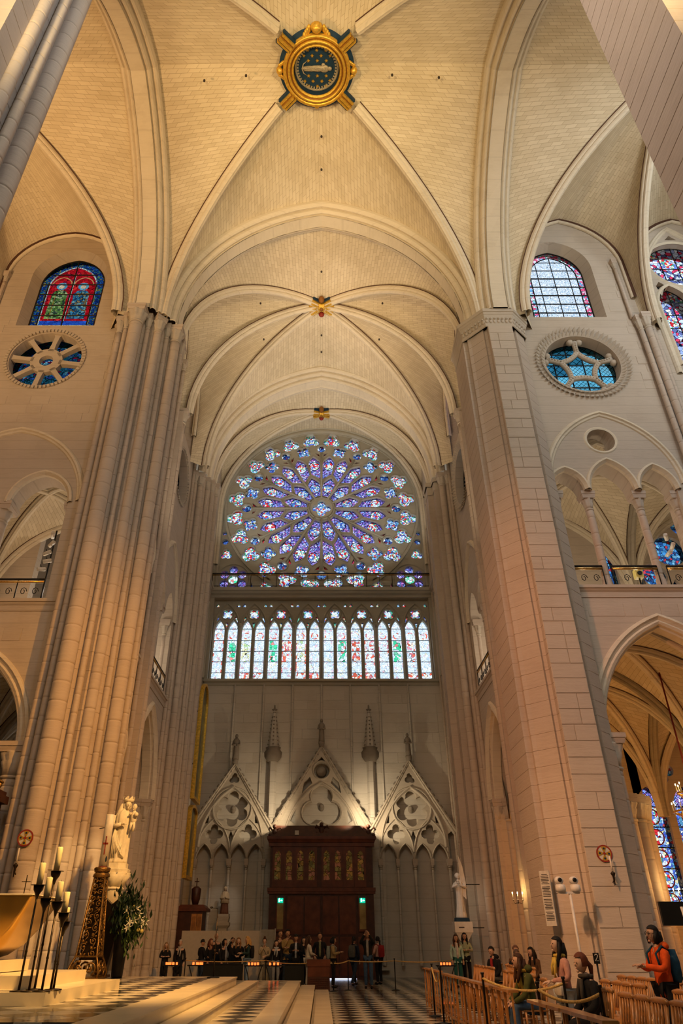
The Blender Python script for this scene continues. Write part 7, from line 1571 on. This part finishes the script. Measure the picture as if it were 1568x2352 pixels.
# saint on a pedestal by the left blind arcade
sa = tag(empty('monk_statue', (-4.75, 24.15, 0)), 'small brown and cream monk statue on a stone pedestal by the blind arcade', 'statue')
mb = MB(); mb.box(-.2, .2, -.2, .2, 0, 2.0); mb.frus((0, 0), .2, .2, 2.0, .3, .3, 2.12); mb.box(-.3, .3, -.3, .3, 2.12, 2.25); mb.frus((0, 0), .24, .24, 2.25, .28, .28, 2.5); mb.box(-.26, .26, -.26, .26, 2.5, 2.6); obj('pedestal', mb, 'carved_stone', sa)
plain('habit_brown', (.16, .06, .03), .7); plain('habit_cream', (.62, .48, .32), .7)
mb = MB(); t = MB(); robe(t, [(.2, 0), (.19, .1), (.16, .5), (.17, .75), (.15, .9), (.07, .98), (.05, 1.02)], folds=8, amp=.1, seed=2); mb.add([(x, y, z + 2.6) for x, y, z in t.v], t.f, 0, True); obj('habit', mb, 'habit_brown', sa)
mb = MB(); t = MB(); robe(t, [(.21, .45), (.2, .7), (.17, .9), (.08, .98)], folds=6, amp=.08, seed=4); mb.add([(x, y, z + 2.6) for x, y, z in t.v], t.f, 0, True)
for s in (-1, 1): mb.tube([(s * .15, 0, 3.45), (s * .2, -.08, 3.25), (s * .05, -.22, 3.3)], .05, 7)
face(mb, (0, -.02, 3.69), .09); obj('cape_and_head', mb, 'habit_cream', sa)
light('spot_monk', 'SPOT', (-3.2, 21.5, 5.6), (-4.8, 24.4, 3.2), 60, (1, .9, .75), .08, 30, .7); light('spot_banner_statue', 'SPOT', (3.2, 15.2, 7.0), (5.7, 18, 2.9), 110, (1, .95, .85), .08, 18, .7)
light('strip_behind_statue', 'POINT', (6.05, 18.3, 3.0), (0, 0, 0), 5, (1, .85, .65), .05)
# ================================================================== PEOPLE
SK = []
def skin_obj(name, verts, edges, mat, parent, root=0, extra=None, sub=1):
    """verts: (co, (rx, ry)); grown with Skin + Subdivision, then frozen into one continuous mesh"""
    bm = bmesh.new(); lay = bm.verts.layers.skin.verify(); vs = []
    for i, (co, r_) in enumerate(verts):
        v = bm.verts.new(co); v[lay].radius = r_ if isinstance(r_, tuple) else (r_, r_); v[lay].use_root = (i == root); vs.append(v)
    for a, b in edges: bm.edges.new((vs[a], vs[b]))
    me = bpy.data.meshes.new(name); bm.to_mesh(me); bm.free(); me.materials.append(MATS[mat]); o = link(name, me, parent)
    m = o.modifiers.new('skin', 'SKIN'); m.use_smooth_shade = True; m.branch_smoothing = .3; s = o.modifiers.new('sub', 'SUBSURF'); s.levels = sub; s.render_levels = sub
    SK.append((o, extra)); return o
CLOTH = {}
def cloth(col, rough=.85):
    k = tuple(round(c, 3) for c in col)
    if k not in CLOTH: nm = 'cloth_%d' % len(CLOTH); plain(nm, col, rough, 0, .18, 14, .15, .2); CLOTH[k] = nm
    return CLOTH[k]
plain('eye_dark', (.02, .015, .012), .3); plain('lips', (.38, .12, .10), .5)
ARMS = {'down': ((.23, .03, 1.12), (.22, -.06, .88)), 'front': ((.25, -.01, 1.13), (.06, -.26, 1.09)), 'phone': ((.24, -.03, 1.13), (.08, -.29, 1.20)), 'photo': ((.24, -.20, 1.36), (.07, -.24, 1.63)), 'fold': ((.25, -.04, 1.15), (-.06, -.22, 1.18)), 'hold': ((.24, .0, 1.14), (.14, -.26, 1.16)), 'chin': ((.20, -.12, 1.14), (.03, -.16, 1.42)), 'lean': ((.23, -.20, 1.14), (.12, -.42, 1.10)), 'lap': ((.22, -.06, 1.12), (.10, -.28, 1.00)), 'pray': ((.22, -.08, 1.15), (.02, -.33, 1.20)), 'pocket': ((.27, .06, 1.14), (.20, -.08, .98))}
def person(label, x, y, H, face_to, arms=('down', 'down'), sit=False, lean=0.0, hair=('short', (.03, .02, .015)), top=(.03, .03, .035), legs=(.02, .022, .03), coat=0.0, skin='skin', head=(0, 0), group=None, bag=None, inner=None, z=0, shoes=(.015, .013, .012), stride=0.0, scarf=None, hood=None, glasses=False, seat_z=.47):
    """local frame: faces -y; face_to is the heading in degrees (0 = towards the camera, 90 = towards +x)"""
    root = tag(empty('person', (x, y, z), R(face_to)), label, 'person', group)
    if sit: k = 1.0; dz = seat_z + .10 - .95
    else: k = H / 1.70; dz = 0
    if sit: k = H / 1.30; dz = (seat_z + .07) / k - .95
    E = empty('figure'); E.parent = root; E.scale = (k, k, k)
    bpy.data.objects.remove(E); root.scale = (k, k, k)
    ca, sa = math.cos(lean), math.sin(lean)
    def T(p):       # torso bend about the pelvis
        zz = p[2] - .95; return (p[0], p[1] * ca - zz * sa, .95 + zz * ca + p[1] * sa + dz)
    A = []
    for s, nm in ((-1, arms[0]), (1, arms[1])):
        e, w = ARMS[nm]; A.append((T((s * e[0], e[1], e[2])), T((s * w[0], w[1], w[2]))))
    def leg(s):
        if sit: return [(s * .09, -.02, .90 + dz), (s * .11, -.42, .93 + dz), (s * .11, -.40, .09 / k), (s * .12, -.55, .045 / k)]
        q = stride * s; return [(s * .09, 0, .90), (s * .10, -.02 - q * .28, .49), (s * .10, .02 - q * .55 + (.1 if q < 0 else 0), .085), (s * .11, -.13 - q * .55, .045)]
    Lg = {s: leg(s) for s in (-1, 1)}
    # body: one continuous skin
    V = [(T((0, 0, .95)), (.135, .10)), (T((0, 0, 1.12)), (.115, .085)), (T((0, 0, 1.30)), (.145, .095)), (T((0, .01, 1.43)), (.065, .06)), (T((0, -.005, 1.52)), (.05, .05))]; Eg = [(0, 1), (1, 2), (2, 3), (3, 4)]
    for i, s in enumerate((-1, 1)):
        b = len(V); V += [(T((s * .165, .01, 1.385)), (.055, .055)), (A[i][0], (.04, .04)), (A[i][1], (.028, .026))]; Eg += [(2, b), (b, b + 1), (b + 1, b + 2)]
        b = len(V); l = Lg[s]; V += [(l[0], (.085, .085)), (l[1], (.055, .055)), (l[2], (.036, .036)), (l[3], (.03, .025))]; Eg += [(0, b), (b, b + 1), (b + 1, b + 2), (b + 2, b + 3)]
    ex = MB(); hc = T((0, -.03, 1.615)); face(ex, hc, .098, R(head[0]), R(head[1]) + lean * .6)
    for i, s in enumerate((-1, 1)):
        d = Vector(A[i][1]) - Vector(A[i][0]); hand(ex, Vector(A[i][1]), d, (s * .3, 0, 1), 1.0)
    skin_obj('body', V, Eg, skin, root, 0, ex)
    HM = Matrix.Translation(hc) @ Matrix.Rotation(R(head[0]), 4, 'Z') @ Matrix.Rotation(R(head[1]) + lean * .6, 4, 'X')
    mb = MB()
    for s in (-1, 1): mb.sphere((s * .03, -.085, .012), .011, 6, 4, sc=(1.3, .6, .8))
    obj('eyes', mb, 'eye_dark', root, HM); mb = MB(); mb.sphere((0, -.084, -.055), .02, 8, 4, sc=(1.2, .5, .35)); obj('mouth', mb, 'lips', root, HM)
    # jacket or top
    hem = .88 - coat; hemr = .165 + coat * .10
    V = [(T((0, 0, .95)), (.165, .125)), (T((0, 0, 1.12)), (.150, .115)), (T((0, .0, 1.30)), (.175, .125)), (T((0, .01, 1.44)), (.085, .08)), (T((0, .01, 1.47)), (.075, .07))]; Eg = [(0, 1), (1, 2), (2, 3), (3, 4)]
    if not sit or coat == 0: V.append(((0, 0, hem + dz) if not sit else (0, -.04, .86 + dz), (hemr, hemr * .8))); Eg.append((0, 5))
    for i, s in enumerate((-1, 1)):
        b = len(V); w = Vector(A[i][1]); e = Vector(A[i][0]); V += [(T((s * .175, .01, 1.375)), (.075, .075)), (A[i][0], (.060, .060)), (tuple(e.lerp(w, .93)), (.045, .045))]; Eg += [(2, b), (b, b + 1), (b + 1, b + 2)]
    skin_obj('jacket', V, Eg, cloth(top), root, 0)
    # trousers
    V = [((0, 0, .93 + dz), (.145, .115))]; Eg = []
    for s in (-1, 1):
        b = len(V); l = Lg[s]; V += [(l[0], (.10, .10)), (l[1], (.075, .075)), (l[2], (.06, .06))]; Eg += [(0, b), (b, b + 1), (b + 1, b + 2)]
    skin_obj('trousers', V, Eg, cloth(legs), root, 0)
    for s in (-1, 1):
        l = Lg[s]; a = Vector(l[2]); t_ = Vector(l[3]); mb = MB(); zf = .05 / k if sit else .05; mb.sphere((a.x, (a.y + t_.y) / 2, zf), .06, 10, 6, sc=(.85, 2.2, .8)); obj('shoe', mb, cloth(shoes, .5), root)
    # hair
    st, hcol = hair; hm = cloth(hcol, .55)
    if st != 'bald':
        t = MB(); t.sphere((0, .008, .022), .112, 16, 12, sc=(.86, .96, 1.08)); keep = []
        for f in t.f:
            c = sum((Vector(t.v[i]) for i in f), Vector()) / len(f); d = (c - Vector((0, .008, .022))).normalized()
            low = -.15 if st == 'short' else -.62
            if (d.y < -.28 and d.z < .50) or d.z < low: continue
            keep.append(f)
        mb = MB(); mb.add(t.v, keep, 0, True)
        if st == 'long':
            mb.tube([(0, .07, .04), (0, .10, -.10), (0, .11, -.25), (0, .10, -.36)], .075, 10, taper=[1, 1.15, 1.0, .45])
            for s in (-1, 1): mb.tube([(s * .075, .0, .05), (s * .095, .01, -.08), (s * .09, -.02, -.24), (s * .085, -.03, -.33)], .034, 7, taper=[.8, 1.1, 1, .4])
        if st == 'bob':
            mb.tube([(0, .05, .04), (0, .07, -.06), (0, .065, -.13)], .088, 10, taper=[1, 1.05, .7])
            for s in (-1, 1): mb.tube([(s * .08, .0, .05), (s * .092, -.02, -.05), (s * .085, -.02, -.12)], .034, 7, taper=[.8, 1, .6])
        if st == 'bun': mb.sphere((0, .03, .15), .05, 8, 6)
        if st == 'tail': mb.tube([(0, .09, .03), (0, .14, -.04), (0, .13, -.22)], .035, 8, taper=[.8, 1.1, .4])
        obj('hair', mb, hm, root, HM)
    if glasses:
        mb = MB()
        for s in (-1, 1): q = circ(s * .034, .012, .024, 10); mb.tube([(a, -.096, b) for a, b in q + [q[0]]], .004, 4); mb.tube([(s * .058, -.09, .015), (s * .085, .0, .02)], .003, 4)
        obj('glasses', mb, 'iron', root, HM)
    if scarf:
        mb = MB(); c = Vector(T((0, 0, 1.46))); q = [(c.x + .085 * math.cos(a), c.y + .08 * math.sin(a), c.z) for a in [2 * PI * i / 12 for i in range(13)]]; mb.tube(q, .03, 7); mb.tube([T((.03, -.10, 1.43)), T((.05, -.14, 1.28)), T((.03, -.14, 1.12))], .03, 6); mb.tube([T((-.02, -.10, 1.43)), T((-.05, -.14, 1.30)), T((-.06, -.14, 1.18))], .03, 6); obj('scarf', mb, cloth(scarf), root)
    if inner:
        mb = MB(); mb.tube([T((0, -.095, 1.45)), T((0, -.125, 1.32)), T((0, -.122, 1.12)), T((0, -.125, .95))], .045, 8, taper=[.8, 1, 1, .9]); obj('shirt_front', mb, cloth(inner), root)
    if hood:
        mb = MB(); c = T((0, .08, 1.46)); mb.sphere(c, .12, 12, 7, sc=(1.25, .8, .62)); obj('hood', mb, cloth(hood), root)
    if bag:
        kind, col = bag; bm_ = cloth(col)
        if kind == 'backpack':
            t = MB(); loft_rect(t, [(.11, .05, .04, -.02), (.14, .075, .05, .03), (.145, .08, .05, .25), (.12, .06, .05, .42)]); B = tag(obj('backpack', t, bm_, root), None); B.matrix_local = Matrix.Translation(T((0, .19, 1.0))) @ Matrix.Rotation(lean, 4, 'X')
            for s in (-1, 1):
                mb = MB(); mb.tube([T((s * .1, .12, 1.40)), T((s * .12, .0, 1.46)), T((s * .12, -.13, 1.36)), T((s * .13, -.1, 1.15))], .017, 6); obj('strap', mb, bm_, root)
        else:
            t = MB(); loft_rect(t, [(.11, .035, .03, 0), (.13, .05, .03, .03), (.13, .05, .03, .15), (.11, .04, .03, .18)]); B = obj('shoulder_bag', t, bm_, root); B.matrix_local = Matrix.Translation(T((.16, -.17, .90)))
            mb = MB(); mb.tube([T((.16, -.15, 1.05)), T((.0, -.14, 1.30)), T((-.12, .0, 1.47)), T((-.02, .12, 1.25)), T((.16, -.05, 1.03))], .009, 5); obj('bag_strap', mb, bm_, root)
    return root
BK = (.012, .012, .014); NV = (.015, .022, .045); JN = (.06, .11, .20); DJ = (.025, .04, .07)
BROWN = (.06, .025, .012); BLND = (.50, .30, .11); GREYH = (.55, .50, .46); BLKH = (.012, .010, .010); RED = (.14, .04, .02)
GRP = 'visitors queuing before the south door'
person('woman in a dark coat with light hair at the far left of the visitors', -6.05, 17.1, 1.40, 10, ('fold', 'fold'), hair=('long', (.30, .18, .09)), top=BK, coat=.5, group=GRP, skin='skin_pale')
person('white-haired visitor in dark coat with a pale scarf', -5.5, 17.1, 1.48, 0, ('down', 'down'), hair=('short', GREYH), top=BK, coat=.45, scarf=(.42, .40, .38), group=GRP, skin='skin_pale')
person('man in black with glasses seen half from behind left of the microphone', -4.62, 16.9, 1.50, 130, ('front', 'front'), hair=('short', BLKH), top=BK, legs=DJ, group=GRP, glasses=True)
person('woman with reddish brown hair in profile beside the tall bald man', -4.38, 17.45, 1.52, 60, ('down', 'phone'), hair=('long', RED), top=BK, coat=.3, group=GRP)
person('tall bald man in black behind the microphone stand', -4.25, 18.05, 1.72, 20, ('hold', 'hold'), hair=('bald', BLKH), top=BK, legs=BK, group=GRP, skin='skin')
person('dark-haired woman in a black jacket over a grey shirt by the notice', -3.78, 17.0, 1.51, 60, ('down', 'down'), hair=('bob', BLKH), top=BK, coat=.3, inner=(.25, .27, .32), group=GRP)
person('person in black raising a phone behind the long-haired woman', -3.55, 17.75, 1.56, 20, ('photo', 'photo'), hair=('short', BLKH), top=BK, legs=BK, group=GRP)
person('woman with long light brown hair in dark clothes', -3.22, 16.9, 1.55, 0, ('front', 'front'), hair=('long', (.24, .12, .05)), top=BK, legs=BK, coat=.1, group=GRP, skin='skin_pale')
person('blonde woman with a dark backpack and wide pale blue jeans', -2.82, 16.5, 1.59, -75, ('hold', 'hold'), hair=('long', BLND), top=(.02, .045, .045), legs=(.20, .30, .44), bag=('backpack', BK), group=GRP, skin='skin_pale', shoes=(.4, .4, .4))
person('woman with a hair bun and cream top touching her face', -2.2, 16.8, 1.54, 0, ('chin', 'front'), hair=('bun', BROWN), top=(.40, .33, .22), legs=(.30, .28, .22), bag=('shoulder', BK), group=GRP, skin='skin_pale')
person('older woman in black with a patterned white scarf', -1.72, 16.4, 1.47, 0, ('down', 'down'), hair=('short', BLKH), top=BK, legs=(.26, .28, .30), scarf=(.45, .48, .52), coat=.05, group=GRP, skin='skin_pale')
person('man in a dark brown jacket at the portal edge', -1.66, 17.75, 1.81, 30, ('down', 'down'), hair=('short', BROWN), top=(.05, .03, .02), legs=BK, group=GRP)
person('man in a tan jacket with hand at his chin', -1.34, 17.3, 1.82, 20, ('chin', 'fold'), hair=('short', BLKH), top=(.34, .23, .09), legs=DJ, group=GRP)
person('man in a black suit looking down at his phone', -.98, 16.65, 1.66, 0, ('phone', 'phone'), hair=('short', BLKH), top=BK, legs=BK, coat=.15, inner=(.45, .50, .58), head=(0, 25), group=GRP)
person('young woman in black with dark hair behind the white coat', -.70, 17.1, 1.57, 20, ('front', 'front'), hair=('long', BLKH), top=BK, legs=BK, group=GRP, skin='skin_pale')
person('woman with long hair in a white coat and white trousers', -.50, 16.4, 1.61, 115, ('front', 'front'), hair=('long', (.05, .025, .015)), top=(.62, .58, .50), legs=(.52, .50, .46), group=GRP, skin='skin_pale', shoes=(.4, .4, .4))
person('man in a long black coat over an olive shirt facing the camera', -.06, 16.9, 1.72, 0, ('pocket', 'pocket'), hair=('short', BROWN), top=BK, legs=BK, coat=.3, inner=(.20, .21, .13), group=GRP)
person('person in a tan jacket with a grey backpack looking at a phone', .44, 16.3, 1.58, 85, ('phone', 'phone'), hair=('bob', BLKH), top=(.33, .24, .12), legs=BK, bag=('backpack', (.22, .26, .25)), head=(0, 15), group=GRP)
person('walking person in dark clothes with a small backpack before the door', 1.30, 18.1, 1.60, 150, ('down', 'down'), hair=('tail', BLKH), top=NV, legs=DJ, bag=('backpack', (.10, .10, .09)), stride=.55, group=GRP)
person('man in black jacket and jeans raising a camera to the vault', 1.73, 15.8, 1.77, -10, ('photo', 'photo'), hair=('short', (.12, .07, .04)), top=(.015, .016, .013), legs=JN, head=(0, -40), group=GRP, inner=(.35, .34, .32))
person('woman in a pink jacket with a red bag beside the portal', 2.32, 18.7, 1.60, -140, ('front', 'front'), hair=('tail', BLKH), top=(.52, .30, .24), legs=BK, bag=('backpack', (.25, .02, .02)), group=GRP, skin='skin_pale')
person('woman in a mint and white jacket near the candle table', 5.15, 16.5, 1.65, 5, ('down', 'down'), hair=('long', BROWN), top=(.40, .55, .46), legs=(.02, .10, .09), group=GRP, inner=(.6, .55, .5))
person('woman in a pale green jacket with folded arms by the white statue', 5.56, 16.9, 1.71, 0, ('fold', 'fold'), hair=('long', BLKH), top=(.36, .40, .26), legs=BK, group=GRP)
SG = 'visitors seated by the west aisle'
person('seated visitor in black with a red lining by the far chairs', 5.30, 10.5, 1.31, -50, ('lap', 'lap'), True, .15, ('short', BLKH), BK, (.12, .12, .11), inner=(.30, .02, .02), group=SG, hood=BK)
person('seated visitor in a beanie leaning forward', 5.62, 9.6, 1.24, 30, ('lap', 'lap'), True, .3, ('short', (.10, .07, .06)), BK, BK, group=SG)
person('seated visitor in a brown woollen hat', 6.1, 11.2, 1.35, 10, ('lap', 'lap'), True, .1, ('short', (.16, .08, .06)), (.12, .06, .03), (.10, .09, .06), group=SG)
person('seated visitor with long dark hair in a brown jacket', 6.42, 10.0, 1.30, -60, ('lap', 'lap'), True, .2, ('long', BLKH), (.10, .055, .03), BK, group=SG)
NEAR = 'visitors among the nave chairs'
person('standing person in an orange hooded jacket with a blue backpack', 5.06, -2.25, 1.61, -78, ('pray', 'pray'), hair=('bob', BLKH), top=(.66, .085, .012), legs=BK, coat=.12, hood=(.70, .10, .015), bag=('backpack', (.015, .06, .11)), group=NEAR, glasses=True, head=(0, -5))
person('standing woman in a pink jacket with a yellow scarf and white bag', 3.60, -2.15, 1.47, -80, ('down', 'front'), hair=('long', BLKH), top=(.56, .28, .22), legs=(.42, .44, .44), coat=.08, bag=('shoulder', (.66, .58, .48)), scarf=(.62, .42, .08), group=NEAR, skin='skin_pale', shoes=(.5, .5, .48), head=(0, -8))
person('seated woman in an olive jacket leaning on a kneeler', 3.72, .12, 1.26, -85, ('lean', 'lean'), True, .32, ('long', BROWN), (.07, .075, .02), JN, scarf=(.42, .24, .03), group=NEAR, head=(0, -18), hood=(.07, .075, .02))
person('seated woman in a black leather jacket with tied brown hair', 3.74, -2.9, 1.26, -80, ('lap', 'lap'), True, .08, ('tail', RED), BK, BK, group=NEAR, skin='skin_pale', scarf=(.06, .05, .04))
# seats under the seated visitors
for (x, y, lab) in ((3.62, .12, 'wooden chair under the woman in the olive jacket'), (3.66, -2.9, 'wooden chair under the woman in black leather'), (5.3, 10.5, 'chair under the visitor in black'), (5.62, 9.6, 'chair under the visitor in a beanie'), (6.1, 11.2, 'chair under the visitor in a brown hat'), (6.42, 10.0, 'chair under the long-haired visitor in brown')): put(CH0, 0, x + .05, y, FACE if x < 5 else 0, lab, 'chair', 'chairs under seated visitors')
def freeze():
    dg = bpy.context.evaluated_depsgraph_get(); dg.update()
    for o, ex in SK:
        ev = o.evaluated_get(dg); me = bpy.data.meshes.new_from_object(ev); vs = [tuple(v.co) for v in me.vertices]; fs = [tuple(p.vertices) for p in me.polygons]
        if ex: n = len(vs); vs += ex.v; fs += [tuple(i + n for i in f) for f in ex.f]
        m2 = bpy.data.meshes.new(o.name); m2.from_pydata(vs, [], fs); m2.polygons.foreach_set('use_smooth', [True] * len(fs))
        for mt in o.data.materials: m2.materials.append(mt)
        o.modifiers.clear(); o.data = m2; bpy.data.meshes.remove(me)
freeze()
for o, lab in ((CH0, None), (KN0, None)): pass
